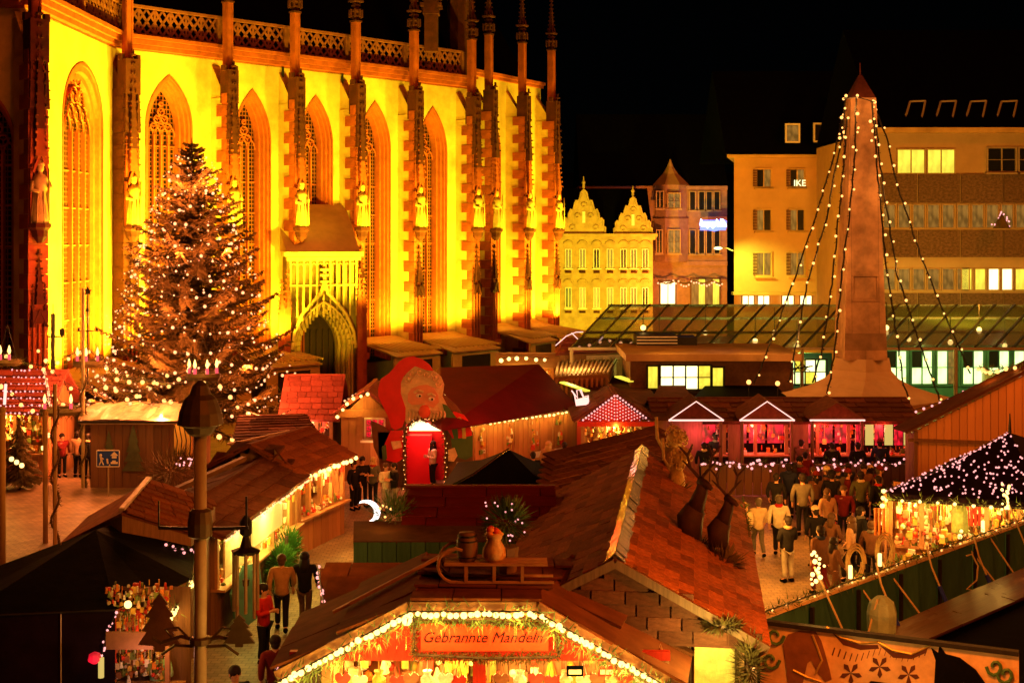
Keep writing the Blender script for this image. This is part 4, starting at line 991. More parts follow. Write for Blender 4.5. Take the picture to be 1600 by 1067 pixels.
# ================================================================ almond stall (near, centre)
sF = .00985; s1_ = .0113
al = thing('almond_stall', 'roasted almond stall with bulb lined cut-off gable and red name board', 'market stall', (W(750,370,sF).x, FPX*sF, 0))
gx = lambda px: W(px,370,sF).x; yF = FPX*sF; yB = FPX*s1_
eL, tL, tR, eR = W(432,1048,sF), W(640,940,sF), W(838,940,sF), W(1066,1068,sF)
bL, bTL, bTR, bR = W(500,968,s1_), W(668,872,s1_), W(898,884,s1_), W(1090,1000,s1_)
bL = V(eL.x+.1, yB, eL.z+.0); bTL = V(tL.x+.02, yB, 3.42); bTR = V(tR.x+.75, yB, 3.3); bR = V(eR.x+.55, yB, eR.z+.1)
plane(al, V(eL.x,yB,eL.z), eL, tL, bTL, M['ply'], 1.3, 1.0, name='roof_panel', thick=.08, lift=.02)
plane(al, eR, bR, bTR, tR, M['ply'], 1.3, 1.0, name='roof_panel', thick=.08, lift=.02)
plane(al, tL, tR, bTR, bTL, M['ply'], .9, .8, name='roof_panel', thick=.08, lift=.02)
zc = CH-(1036-HZ)*sF
def gtop(f):
    x = eL.x + (eR.x-eL.x)*f
    if x < tL.x: return eL.z+(tL.z-eL.z)*(x-eL.x)/(tL.x-eL.x)-.12
    if x > tR.x: return eR.z+(tR.z-eR.z)*(eR.x-x)/(eR.x-tR.x)-.24
    return tL.z-.1
nb = 42; bk = MB()
face = bk.box(((eL.x+eR.x)/2, yF+.33, zc+.02), (eR.x-eL.x-.3,.1,.14)); gf = face.build('gable_wall', M['redwood'], al)
for i in range(nb):
    f = (i+.5)/nb; x = eL.x+.1+(eR.x-eL.x-.2)*f; zt_ = gtop(f)
    if zt_ > zc+.05: inst('plank', unit(M['redwood']), gf, axm(V(x, yF+.3+R.uniform(-.008,.008), (zc+zt_)/2), V(1,0,0), V(0,1,0), Z3, ((eR.x-eL.x-.2)/nb-.012,.04,zt_-zc)))
b = MB()
for a, c in ((eL,tL),(tL,tR),(tR,eR)): b.bar(a+V(0,.02,-.1), c+V(0,.02,-.1), .06, .2)
b.build('verge_board', M['post'], al)
# bay with counter and wares
xL, xR = gx(505), gx(1042)
planks(al, V(xL,yF+.4,0), V(xR,yF+.4,0), 1.05, M['plank'], .22, name='counter_front')
b = MB(); b.box(((xL+xR)/2,yF+.35,1.08), (xR-xL+.2,.7,.06)); b.build('counter', M['post'], al)
for px in (505, 748, 1042):
    b = MB(); b.box((gx(px), yF+.36, (1.1+zc)/2), (.2 if px == 748 else .14,.12,zc-1.1)); b.build('post', M['redwood'] if px == 748 else M['post'], al)
planks(al, V(xR,yF+2.6,0), V(xL,yF+2.6,0), 2.5, M['plank'], .22, name='back_wall'); planks(al, V(xL,yF+2.6,0), V(xL,yF+.4,0), zc, M['plank'], .22, name='side_wall'); planks(al, V(xR,yF+.4,0), V(xR,yF+2.6,0), zc, M['plank'], .22, name='side_wall')
b = MB(); b.box(((xL+xR)/2,yF+1.5,1.55),(xR-xL-.3,.3,.04)); b.box(((xL+xR)/2,yF+1.9,1.95),(xR-xL-.3,.3,.04)); b.build('shelf', M['post'], al)
wares(al, (xL,yF+1.3,0), V(1,0,0), xR-xL, 0, .7, 1.6, 2.35, 240, False, .17); wares(al, (xL,yF+.2,0), V(1,0,0), xR-xL, 0, .3, 1.15, 1.3, 120, False, .15)
# hanging gingerbread hearts and cones, each its own thing
def heart_mesh(m):
    P = []
    for i in range(18):
        t = i/18*2*math.pi; P.append(V(.0100*16*math.sin(t)**3*.8, -.015, .0085*(13*math.cos(t)-5*math.cos(2*t)-2*math.cos(3*t)-math.cos(4*t))))
    b = MB(); b.prism(P, V(0,.03,0)); b.tube([(.05,0,.08),(0,0,.35),(-.05,0,.08)], .008, 3); return b.mesh('iced_heart', m)
def bag_mesh(m):
    b = MB(); b.lathe((0,0,-.16), [(.03,0),(.1,.1),(.115,.2),(.05,.27),(.08,.33)], 7); b.tube([(0,0,.17),(0,0,.38)], .008, 3); return b.mesh('almond_bag', m)
HM = [heart_mesh(m) for m in (PAL[0], PAL[5], PAL[4])]; BM = [bag_mesh(m) for m in (PAL[5], PAL[2], PAL[1])]
NUM = 'one two three four five six seven eight nine ten eleven twelve thirteen fourteen fifteen sixteen seventeen eighteen nineteen twenty twenty-one twenty-two twenty-three twenty-four twenty-five twenty-six twenty-seven'.split()
x = xL+.25; i = 0
while x < xR-.15:
    if abs(x-gx(748)) > .2:
        if i % 3 == 2: o = inst('almond_bag', R.choice(BM), None, Matrix.Translation((x, yF+.42, zc-.42))); tag(o, 'paper bag hanging in the almond stall, hanging item %s from the left' % NUM[i], 'bag', 'paper bags in the almond stall')
        else: o = inst('gingerbread_heart', R.choice(HM), None, Matrix.Translation((x, yF+.4+.04*(i%2), zc-.38-.05*(i%2)))); tag(o, 'gingerbread heart hanging in the almond stall, hanging item %s from the left' % NUM[i], 'gingerbread heart', 'hearts in the almond stall')
    x += R.uniform(.2,.3); i += 1
for px, lb_, mm in ((900,'small navy and white placard in the almond stall', 'blue'),(950,'small white and red placard in the almond stall','redwood')):
    c = W(px, 1058, sF)+V(0,.3,0); o = thing('price_placard', lb_, 'sign', tuple(c)); b = MB(); b.box(c,(.26,.02,.16)); b.build('board', M[mm], o); b = MB(); b.box(c+V(0,-.015,-.01),(.2,.01,.07)); b.build('print', M['white'], o)
# sign
sg = thing('stall_sign', 'red board lettered Gebrannte Mandeln framed in fir garland', 'sign', tuple(W(757,1000,sF)))
c = W(757,1000,sF)+V(0,.16,0); b = MB(); b.box(c,(1.98,.05,.42)); b.build('board', mat('sign_red', (.8,.06,.02), .5, .2, 3, .1), sg)
text('Gebrannte Mandeln', c+V(-.04,-.03,-.07), .232, M['sandk3'] if 'sandk3' in M else mat('sign_letter', (.02,.003,.002), .6, .1, 3, 0), 'lettering', sg, shear=.35, ext=.006)
for nm, P, rad in (('garland under the almond sign',[W(645,1026,sF),W(757,1032,sF),W(870,1030,sF)],.09),('garland over the almond sign',[W(648,968,sF),W(757,975,sF),W(868,982,sF)],.08),('garland left of the almond sign',[W(647,968,sF),W(645,1026,sF)],.07),('garland right of the almond sign',[W(868,982,sF),W(874,1030,sF)],.07)):
    P = [p+V(0,.12,0) for p in P]; o = thing('fir_garland', 'dark green '+nm, 'garland', tuple(P[0])); b = MB(); tuft(b, P, rad*.9, 420, .08); b.build('greenery', M['fir'], o, kind='stuff'); MB().tube(P,.025,5).build('stem', M['bark'], o)
gp = [eL+V(.05,-.1,-.12), tL+V(0,-.1,-.12), tR+V(0,-.1,-.12), eR+V(-.05,-.1,-.12)]
string('thick bright bulb rope outlining the almond stall gable', gp, E['ybulb'], .05, .1, None, 24, (1,.6,.1), 6, .12, .02, 'gable_lights')
b = MB()
o = thing('fir_sprays', 'lit fir sprays hanging under the gable bulbs of the almond stall', 'garland', tuple(tL))
tuft(b, [p+V(0,.1,-.14) for p in gp], .17, 180, .16); b.build('greenery', M['firg'], o, kind='stuff'); MB().tube([p+V(0,.1,-.14) for p in gp],.02,4).build('stem', M['bark'], o)
for px in (560,660,750,850,950): point(W(px,1040,sF)+V(0,.9,-.1), (1,.5,.08), 120, .1)
for px in (540,640,850,960): point(W(px,1060,sF)+V(0,-.5,-.4), (1,.5,.1), 45, .1)
for px in (585,650,700,800,850,920): point(W(px,1012,sF)+V(0,-.3,.05), (1,.4,.08), 9, .08)
o = thing('gable_star_lamp', 'bright round lamp left of the almond sign', 'lamp', tuple(W(636,968,sF))); inst('globe', unit(E['ybulb'],'ball'), o, at(W(636,968,sF)+V(0,-.02,0), .085)); MB().tube([W(636,968,sF), W(636,955,sF)+V(0,.2,0)],.01,4).build('flex', M['iron'], o)
# roof deck behind (low flat boards) of the almond stall
fr_ = [V(bL.x+.35,yB-.4,2.38), V(W(900,370,.0128).x,yB-.2,2.38), V(W(900,893,.0128).x,FPX*.0128,2.38), V(W(500,893,.0128).x,FPX*.0128,2.38)]
plane(al, *fr_, M['ply'], 1.25, 1.1, name='roof_panel', thick=.1, lift=.02)
b = MB(); b.poly([V(fr_[0].x,fr_[0].y,0),V(fr_[3].x,fr_[3].y,0),V(fr_[3].x,fr_[3].y,2.3),V(fr_[0].x,fr_[0].y,2.3)]); b.poly([V(fr_[2].x,fr_[2].y,0),V(fr_[3].x,fr_[3].y,0),V(fr_[3].x,fr_[3].y,2.3),V(fr_[2].x,fr_[2].y,2.3)]); b.build('rear_wall', M['plankd'], al)
string('thin string of tiny rosy bulbs down the left roof edge of the almond stall', [fr_[3]+V(-.05,0,.05), fr_[0]+V(-.05,0,.0), eL+V(-.1,.3,-.1)], E['smallpink'], .035, .33, None)
# sled, barrel, sack, potted fir
zt_ = 3.46; sl = thing('wooden_sled', 'wooden sled with curled runners on the almond stall roof', 'sled', tuple(W(755,935,.0103)))
ys = FPX*.0103; xs = W(685,370,.0103).x; xe = W(865,370,.0103).x
b = MB()
for dy in (-.18,.22):
    P = [V(xs+.27+.27*math.cos(a), ys+dy, zt_+.3+.27*math.sin(a)) for a in [math.pi*.35+i*.42 for i in range(10)]]
    P = [p for p in P if p.z >= zt_+.01] + [V(xs+.3,ys+dy,zt_+.03), V(xe,ys+dy,zt_+.03)]; b.tube(P, .025, 5)
b.build('runner', M['post'], sl)
for x in (xs+.45, xs+.9, xs+1.35): 
    b = MB(); b.box((x, ys+.02, zt_+.16), (.05,.45,.26)); b.build('strut', M['post'], sl)
for k in range(3):
    b = MB(); b.box(((xs+xe)/2, ys-.14+.16*k, zt_+.31), (xe-xs-.2,.12,.03)); b.build('slat', M['post'], sl)
br = thing('barrel', 'small wooden barrel standing on the sled', 'barrel', (W(730,370,.0103).x, ys, zt_+.33))
zb = zt_+.33; MB().lathe((W(730,370,.0103).x, ys+.02, zb), [(.13,0),(.165,.12),(.175,.22),(.165,.33),(.13,.45)], 14).build('body', M['brown'], br, True)
for z_ in (.06,.14,.31,.39):
    b = MB(); b.lathe((W(730,370,.0103).x, ys+.02, zb+z_), [(.166 if .1<z_<.35 else .152,0),(.17 if .1<z_<.35 else .155,.03)], 14); b.build('hoop', M['iron'], br)
sk = thing('sack', 'pale bulging sack spilling fruit on the sled', 'sack', (W(770,370,.0103).x, ys, zb))
cx = W(772,370,.0103).x; MB().lathe((cx, ys, zb), [(.12,0),(.19,.07),(.18,.2),(.11,.33),(.14,.4),(.16,.44)], 10).build('body', mat('sackcloth',(.6,.33,.13),.85,.3,9,.6), sk, True)
for i in range(7): inst('fruit', unit(PAL[0] if i%2 else PAL[6],'ball'), sk, at((cx+R.uniform(-.1,.1), ys+R.uniform(-.1,.05), zb+.45+R.uniform(0,.07)), .055))
pf = thing('potted_fir', 'small lit fir in a wooden tub behind the sack on the roof', 'potted tree', (W(790,370,.0106).x, FPX*.0106, zt_))
c = V(W(792,370,.0106).x, FPX*.0106, zt_); b = MB(); b.lathe(tuple(c), [(.16,0),(.2,.42)], 8); b.build('tub', M['brown'], pf)
b = MB(); bushy(b, c+V(-.02,0,.85), .3, 700, .22, (1.15,1,1)); b.build('needles', M['firg'], pf, kind='stuff')
for i in range(16): inst('bulb', unit(E['smallpink'],'bulb'), pf, at(c+V(R.uniform(-.38,.38),-.25,.85+R.uniform(-.3,.35)), .016))
b = MB()
for px0, py0, px1, py1 in ((545,962,720,880),(520,975,700,890)): b.bar(W(px0,py0,.0105)+Z3*.2, W(px1,py1,.0108)+Z3*.3, .05)
for i in range(9): f = i/8; b.bar(W(545,962,.0105).lerp(W(720,880,.0108),f)+Z3*(.2+.1*f), W(520,975,.0105).lerp(W(700,890,.0108),f)+Z3*(.2+.1*f), .025)
ld = thing('roof_ladder', 'light wooden ladder lying along the left roof edge of the almond stall', 'ladder', tuple(W(620,925,.0106))); b.build('frame', M['post'], ld)
# ================================================================ stall B: dark red roof behind
o, q, L, X, Y = stall('dark_red_stall', 'stall with dark red sheet roof and greenish board wall behind the almond stall', W(648,370,.0146), W(850,370,.0146), 2.4, 2.4, 3.05, roof='redroof', wall='green', solid=True, tw=1.2, th=.4)

planks(o, W(552,370,.0138)+V(0,0,-9), W(845,370,.0138)+V(0,0,-9), 2.42, M['green'], .3, name='front_wall'); plane(o, W(552,370,.0138)+V(0,0,-6.56), W(845,370,.0138)+V(0,0,-6.56), W(845,370,.0146)+V(0,.1,-6.5), W(552,370,.0146)+V(0,.1,-6.5), M['felt'], 0)
# moon lamp and bush at its corner
mo = thing('moon_lamp', 'glowing white crescent moon lamp at the corner of the dark red stall', 'lamp', tuple(W(583,800,.0152))); s=.0152
P = []; c = W(572,801,s); ro = 17.5*s
for i in range(15): a = math.radians(-115+i*16.5); P.append(c+V(ro*1.25*math.cos(a), 0, ro*1.1*math.sin(a)))
for i in range(15): a = math.radians(-115+(14-i)*16.5); P.append(c+V(ro*.95*math.cos(a)-.06, 0, ro*.92*math.sin(a)+.0))
b = MB(); b.prism(P, V(0,.08,0)); b.build('crescent', E['moon'], mo); MB().tube([c+V(ro*.3,.1,-ro*1.1), V(c.x+ro*.5,c.y+.1,0)], .03, 5).build('stand', M['iron'], mo)
point(c+V(-.5,-.1,-.2), (1,.7,.4), 8)
bs_ = thing('fir_bush', 'fir bush with yellow bulbs beside the moon lamp', 'bush', tuple(W(612,805,.0148))); b = MB(); bushy(b, W(614,806,.0148), .48, 900, .25); b.build('needles', M['firg'], bs_, kind='stuff')
for i in range(8): inst('bulb', unit(E['bulb'],'bulb'), bs_, at(W(598+R.uniform(-6,14),800+R.uniform(-12,22),.0147), .03))
point(W(598,800,.0142), YEL, 9)
string('rosy bulbs down the left corner of the greenish wall', [W(556,870,.0142), W(552,930,.0142)], E['smallpink'], .03, .2, None)
# ================================================================ stall C: big shingled roof
rn_, rf_ = V(1.68,20.85,3.72), V(3.25,31.8,3.72); dv = (rf_-rn_).normalized(); sd = V(dv.y,-dv.x,0)
C = thing('shingled_hut', 'large hut with steep shingled roof, glittering ridge cap and roof figures', 'market stall', (3,26,0))
eR0, eR1 = rn_+sd*2.45+Z3*-1.3, rf_+sd*2.45-Z3*1.3; eL0, eL1 = rn_-sd*2.45-Z3*1.3, rf_-sd*2.45-Z3*1.3
plane(C, eR0, eR1, rf_, rn_, M['shingle'], .42, .29, maxn=290, thick=.08); plane(C, eL1, eL0, rn_, rf_, M['shingleb'] if 'shingleb' in M else M['shingle'], .44, .29, maxn=290, thick=.08)  # left slope's shade put into a darker shingle colour
gb = MB(); gb.prism([rn_-Z3*.1+dv*.08, eR0-sd*.15-Z3*.06+dv*.08, eL0+sd*.15-Z3*.06+dv*.08], dv*.08); gw = gb.build('gable_wall', M['shingled'], C)
for r_ in range(6):
    hw_ = 2.3*(1-(r_+.5)/6); x_ = -hw_
    while x_ < hw_-.1: inst('gable_shingle', unit(M['shingled']), gw, axm(rn_-Z3*(1.3-1.2*(r_+.5)/6)+sd*(x_+.28)+dv*(.05-.012*(r_ % 2)), sd, dv, Z3, (.53,.04,.21))); x_ += .56
b = MB(); b.bar(rn_+dv*-.02-Z3*.03, eR0-dv*.02-Z3*.03, .06, .14); b.bar(rn_+dv*-.02-Z3*.03, eL0-dv*.02-Z3*.03, .06, .14); b.build('verge_board', M['plankd'], C)
planks(C, V(eR0.x,eR0.y,0)-sd*.35+dv*.3, V(eR1.x,eR1.y,0)-sd*.35-dv*.2, 2.35, M['plankd'], .3); planks(C, V(eL1.x,eL1.y,0)+sd*.35, V(eL0.x,eL0.y,0)+sd*.35, 2.35, M['plankd'], .3)
planks(C, V(eL0.x,eL0.y,0)+sd*.35+dv*.3, V(eR0.x,eR0.y,0)-sd*.35+dv*.3, 2.35, M['plankd'], .3); planks(C, V(eR1.x,eR1.y,0)-sd*.35, V(eL1.x,eL1.y,0)+sd*.35, 2.35, M['plankd'], .3)
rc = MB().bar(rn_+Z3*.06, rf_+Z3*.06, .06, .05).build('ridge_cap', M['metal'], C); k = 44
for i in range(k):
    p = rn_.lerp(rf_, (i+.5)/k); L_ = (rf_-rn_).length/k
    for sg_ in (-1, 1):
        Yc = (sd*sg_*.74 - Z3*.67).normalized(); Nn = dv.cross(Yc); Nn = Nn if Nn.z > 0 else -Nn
        inst('cap_sheet', unit(M['metal'] if sg_ < 0 else M['metald']), rc, axm(p+Yc*.15+Z3*.11+Nn*R.uniform(0,.014), dv, Yc, Nn, (L_-.02,.3,.02)))  # reflected church light put into the colour: left sheets yellow, right dark
point(W(1122,1015,.0099), (1,.85,.2), 120)
point((6.0,18.6,5.6), (1,.22,.015), 1100, .4)   # added lamp brightening the shingled slope; booth under the eave follows
lr = thing('lit_booth', 'pale yellow lit booth front under the near corner of the shingled hut', 'booth', tuple(W(1115,1067,.0104))); s=.0104
b = MB(); a = W(1085,1067,s); c_ = W(1148,985,s); bx(b, a.x, c_.x, a.y, a.y+.12, a.z-1, c_.z); b.build('panel', M['ycloth'], lr); b = MB(); bx(b, c_.x+.05, c_.x+.12, a.y-.2, a.y+.1, a.z-1, c_.z); b.build('post', M['post'], lr)
P = [W(1080,1000,.0112), W(1060,1030,.0109), W(1048,1066,.0107)]
string('thick lit fir garland hanging off the right eave of the almond stall', P, E['ybulb'], .035, .14, None, 10, YEL, 3, .2, .08, 'eave_garland')
bb = thing('dark_fir_spray', 'dark fir branches hanging at the corner between booth and painted board', 'branches', tuple(W(1160,1000,.0103))); b = MB(); bushy(b, W(1172,1040,.0103), .3, 900, .22, (.7,1,1.5)); bushy(b, W(1130,976,.0103), .15, 600, .15, (2.2,1,.5)); b.build('needles', M['fir'], bb, kind='stuff'); MB().tube([W(1125,975,.0112),W(1168,990,.0112),W(1172,1060,.0112)],.02,5).build('stem', M['bark'], bb)
for i, (px, py) in enumerate(((1170,1000),(1182,985),(1178,1045))):
    inst('bulb', unit(E['bulb'],'bulb'), bb, at(W(px,py,.0108), .03))
string('pale bulbs along the far right eave of the shingled hut', [eR1+Z3*.05, eR1.lerp(eR0,.35)+Z3*.05], E['ybulb'], .025, .22, None, green=.1)
# reindeer and straw figures on the right slope
def on(f, g): return eR0.lerp(eR1, f).lerp(rn_.lerp(rf_, f), g) + Z3*.06
def reindeer(c, sc, lab):
    o = thing('reindeer_figure', lab, 'reindeer', tuple(c), 'reindeer figures on the shingled roof'); b = MB()
    b.tube([c+V(-.02*sc,0,.15*sc), c+V(-.02*sc,.02,.55*sc), c+V(.1*sc,0,.75*sc)], [.24*sc,.28*sc,.22*sc], 8)
    b.tube([c+V(.06*sc,0,.7*sc), c+V(.2*sc,-.05,1.1*sc), c+V(.22*sc,-.1,1.28*sc)], [.2*sc,.14*sc,.11*sc], 7)
    b.tube([c+V(.16*sc,-.06,1.33*sc), c+V(.3*sc,-.2,1.27*sc), c+V(.38*sc,-.28,1.2*sc)], [.1*sc,.075*sc,.045*sc], 7)
    for dx, dy in ((-.14,-.1),(.12,-.1),(-.14,.12),(.12,.12)): b.tube([c+V(dx*sc,dy*sc,.3*sc), c+V(dx*sc*1.6,dy*sc,-.1*sc)], [.07*sc,.045*sc], 5)
    b.build('body', M['dbrown'], o, True)
    for s_ in (-1,1):
        a = MB(); r0 = c+V(.18*sc,-.05,1.36*sc); P = [r0, r0+V(s_*.2*sc,.05,.22*sc), r0+V(s_*.26*sc,.05,.48*sc), r0+V(s_*.16*sc,0,.72*sc)]
        a.tube(P, [.04*sc,.036*sc,.03*sc,.018*sc], 5)
        for j, (dx, dz) in enumerate(((.16,.16),(.18,.2),(-.1,.16))): a.tube([P[1+min(j,2)-0 if j<2 else 2], P[1+min(j,2) if j<2 else 2]+V(s_*dx*sc,0,dz*sc)], [.03*sc,.014*sc], 4)
        a.build('antler', M['dbrown'], o)
reindeer(W(1080,850,.0126), .95, 'darker left reindeer with wide antlers on the shingled roof slope')
reindeer(W(1124,862,.0124), .8, 'smaller right reindeer with thin antlers on the shingled roof slope')
for (px, py, s, sx), lb_ in zip(((1070,860,.0126,1.3),(1128,880,.0123,.9),(1045,768,.0148,1.1)),('fir branches round the feet of the larger reindeer','fir branches round the feet of the smaller reindeer','fir branches under the curly straw figures')):
    o = thing('fir_branches', lb_, 'branches', tuple(W(px,py,s))); b = MB(); bushy(b, W(px,py,s), .25, 600, .25, (1.7*sx,1,.8)); b.build('needles', M['fir'], o, kind='stuff')
def straw_figure(c, sc, lab):
    o = thing('straw_figure', lab, 'figure', tuple(c), 'curly straw figures on the roof'); b = MB(); r_ = random.Random(int(sc*100))
    for i in range(26):
        d = V(r_.gauss(0,1), r_.gauss(0,1), r_.gauss(0,1)).normalized(); p = c+V(.1*sc,0,.5*sc)+d*.2*sc; b.tube([p+V(.07*sc*math.cos(t), .05*sc*math.sin(t*1.3), .07*sc*math.sin(t)) for t in [j*.9 for j in range(8)]], .016*sc, 4)
    b.build('curls', M['straw'], o)
    b = MB(); b.ball(c+V(.08*sc,0,.48*sc), .18*sc, 8, 6); b.lathe(tuple(c+V(0,0,-.25*sc)), [(.14*sc,0),(.2*sc,.2*sc),(.12*sc,.6*sc)], 8); b.tube([c+V(-.12*sc,0,.2*sc), c+V(-.28*sc,0,.5*sc), c+V(-.3*sc,0,.95*sc)], .035*sc, 5); b.tube([c+V(.1*sc,0,-.1*sc), c+V(.3*sc,-.1,-.32*sc)], .05*sc, 5); b.tube([c+V(-.1*sc,0,0), c+V(-.2*sc,0,-.3*sc)], .04*sc, 5); b.build('body', M['straw'], o, True)
straw_figure(W(1048,722,.0155), 1.15, 'upper curly straw figure behind the reindeer'); straw_figure(W(1057,752,.0148), 1.05, 'lower curly straw figure with one outstretched leg')
# ================================================================ stall D: dark roof behind C, and the peaked black tent
D4 = [Wz(838,790,2.3), Wz(1062,742,2.3), Wz(1030,668,3.05), Wz(858,712,3.05)]
dd = thing('brown_roof_stall', 'long brown roofed stall behind the straw figures', 'market stall', (D4[0].x, D4[0].y, 0)); plane(dd, *D4, M['shingled'], .7, .4)
b = MB()
for a, c in zip(D4, D4[1:]+D4[:1]): b.poly([a, c, V(c.x,c.y,0), V(a.x,a.y,0)])
b.build('wall', M['plankd'], dd)
tn2 = thing('black_peak_tent', 'small black peaked tent with shining left ridge', 'tent', (W(790,370,.0165).x, 33, 0))
pk = W(795,702,.0170); cs = [Wz(683,772,2.35), Wz(872,768,2.35), Wz(880,730,2.35), Wz(715,722,2.35)]
b = MB()
for a, c in zip(cs, cs[1:]+cs[:1]):
    m1, m2 = pk.lerp(a,.5)-Z3*.1, pk.lerp(c,.5)-Z3*.1; b.poly([pk,m1,m2]); b.poly([m1,a,c]); b.poly([m1,c,m2]); b.poly([a,c,c-Z3*.35,a-Z3*.35])
b.build('canvas', M['black'], tn2)
for c in cs: MB().tube([V(c.x,c.y,0), c], .04, 5).build('pole', M['pole'], tn2)
MB().tube([pk+V(0,-.02,.02), pk.lerp(cs[0],.5)+Z3*-.07, cs[0]+Z3*.03], .025, 5).build('ridge_glint', M['metal'], tn2)  # glint on the left edge, built as a thin metal tube
# ================================================================ E: red-lit chalet row with three gablets
sE = .0235; zE = 2.25
o, q, L, X, Y = stall('mulled_wine_chalet', 'long dark roofed chalet with red glowing interior and three outlined gablets', W(1032,370,sE), W(1425,370,sE), 3.4, 2.2, 2.85, roof='shingled', wall='dbrown', ridge='x', light=((1,.1,.07), 34), tw=.8, th=.4, posts=9, nw=150)  # walls coloured dark for the shadow between the gablets
for px in (1148,1249,1028):
    b = MB(); b.box(V(W(px,370,sE).x, FPX*sE-.2, 1.15), (.55,.12,2.2)); b.build('wall_panel', M['plankd'], o)  # dark panels added as the shadow columns between the gablets
for i, px in enumerate((1083,1192,1300)):
    f_ = V(W(px,370,sE).x, FPX*sE-.75, 0); hw = 47*sE*.9; g_ = thing('porch_gablet', ['left','middle','right'][i]+' little porch gable outlined in pale light on the red chalet', 'porch', tuple(f_), 'porch gables on the red chalet')
    za, zb_ = 2.36, 2.95+.05*(i<2)
    A_, B_, T_ = f_+V(-hw,0,za), f_+V(hw,0,za), f_+V(0,0,zb_)
    b = MB(); b.prism([A_,B_,T_], V(0,.05,0)); b.prism([A_,T_,T_+V(0,1.6,.1),A_+V(0,1.6,.1)], V(0,0,.05)); b.prism([B_,T_,T_+V(0,1.6,.1),B_+V(0,1.6,.1)], V(0,0,.05)); b.build('roof', M['shingled'], g_)
    b = MB(); b.tube([A_+V(0,-.04,.02),B_+V(0,-.04,.02)], .035, 5)
    if i < 2: b.tube([A_+V(0,-.04,.02),T_+V(0,-.04,.06),B_+V(0,-.04,.02)], .022, 5)
    b.build('light_tube', E['tube'], g_)
    for s_ in (-1,1): MB().tube([f_+V(s_*hw*.9,0,0), f_+V(s_*hw*.9,0,za)], .07, 5).build('post', M['plankd'], g_)
    for k in range(3): inst('light_panel', unit(E['pinkwall']), g_, axm(f_+V(-hw*.7+hw*.7*k, 1.9, 1.7), V(1,0,0), V(0,1,0), Z3, (hw*.6,.04,.9)))
    point(f_+V(0,-.3,1.9), (1,.08,.16), 30); point(f_+V(-.5,.9,1.8), (1,.2,.25), 22); point(f_+V(.6,.9,1.6), (1,.5,.2), 9)
b = MB()
for px0 in range(1335,1425,15):
    inst('window_panel', unit(E['pinkwall'] if px0 % 2 else E['dimy']), o, axm(V(W(px0+7,370,sE).x, FPX*sE-.12, 1.75), V(1,0,0), V(0,1,0), Z3, (.3,.03,.75)))
# low fence with garland
fe = thing('low_fence', 'low dark fence in front of the red chalet', 'fence', (W(1260,370,.0222).x, FPX*.0222, 0)); sf_ = .0222
xa, xb = W(1095,370,sf_).x, W(1428,370,sf_).x; x = xa
while x < xb: inst('board', unit(M['plankd']), fe, axm(V(x+.15, FPX*sf_, .55), V(1,0,0), V(0,1,0), Z3, (.27,.04,1.0))); x += .3
MB().bar(V(xa,FPX*sf_,1.08), V(xb,FPX*sf_,1.08), .1, .08).build('rail', M['plankd'], fe)
Pg = [V(xa+(xb-xa)*i/60, FPX*sf_-.08, 1.15+.1*math.sin(i*.9)) for i in range(61)]
string('dense rosy bulb garland along the low fence before the red chalet', Pg, E['smallpink'], .045, .1, None, green=.14, jit=.13, name='fence_garland')
# ================================================================ F: tall plank-sided hut on the right
F = thing('plank_gable_hall', 'tall orange lit plank gable wall at the right edge', 'market hall', (16,42,0))
f0, f1 = V(W(1427,370,.0212).x, FPX*.0212, 0), V(W(1760,370,.0205).x, FPX*.0205, 0)
zl = CH-(668-HZ)*.0212; zh = CH-(497-HZ)*.0205
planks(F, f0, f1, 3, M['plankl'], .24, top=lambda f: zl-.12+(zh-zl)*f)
b = MB(); b.bar(f0+V(-.3,-.15,zl-.12), f1+V(0,-.15,zh+.0), .3, .12); b.bar(f0+V(-.2,-.06,zl-.4), f1+V(0,-.06,zl-.4), .08, .1); b.bar(f0+V(.05,-.06,0), f0+V(.05,-.06,zl-.1), .12, .12); b.build('verge', M['plankd'], F)
b = MB(); b.prism([f0+V(-.35,-.35,zl-.12), f1+V(0,-.35,zh-.02), f1+V(0,1.0,zh-.05), f0+V(-.35,1.0,zl-.2)], V(0,0,.08)); b.build('roof', M['felt'], F)
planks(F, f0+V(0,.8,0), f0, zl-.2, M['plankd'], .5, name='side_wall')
point(f0+V(4,-6,7.2), (1,.22,.02), 1000, .3)  # added light to make the plank wall glow orange
string('warm bulbs strung above the plank gable at the right edge', [W(1530,572,.0215),W(1550,580,.021),W(1580,572,.021),W(1620,575,.021)], E['bulb'], .075, .3, pw=12, green=.12)
string('small rosy bulbs trailing behind the roof of the plank gable', [W(1430,640,.0222),W(1470,628,.0222),W(1530,600,.0222),W(1600,585,.0222)], E['smallpink'], .05, .3, None)
# ================================================================ G: fairy-light tent stall
gt = thing('fairy_light_tent', 'black peaked stall roof covered with tiny rosy lights', 'market stall', (13,33,0))
pk = W(1578,676,.0166); cs = [Wz(1383,770,2.4), Wz(1640,786,2.4), Wz(1740,715,2.4), Wz(1500,712,2.4)]
b = MB(); cv = []
for a, c in zip(cs, cs[1:]+cs[:1]):
    m1, m2 = pk.lerp(a,.55)-Z3*.12, pk.lerp(c,.55)-Z3*.12; b.poly([pk,m1,m2]); b.poly([m1,a,c]); b.poly([m1,c,m2]); b.poly([a,c,c-Z3*.2,a-Z3*.2]); cv.append((pk,m1,m2,a,c))
b.build('canvas', M['navyt'], gt); MB().tube([pk, pk+Z3*.5], [.05,.015], 5).build('finial', M['iron'], gt)
for c in cs: MB().tube([V(c.x,c.y,0), c], .05, 5).build('pole', M['post'], gt)
fl = thing('roof_fairy_lights', 'net of tiny rosy lights over the black peaked stall roof', 'string lights', tuple(pk))
k = 0
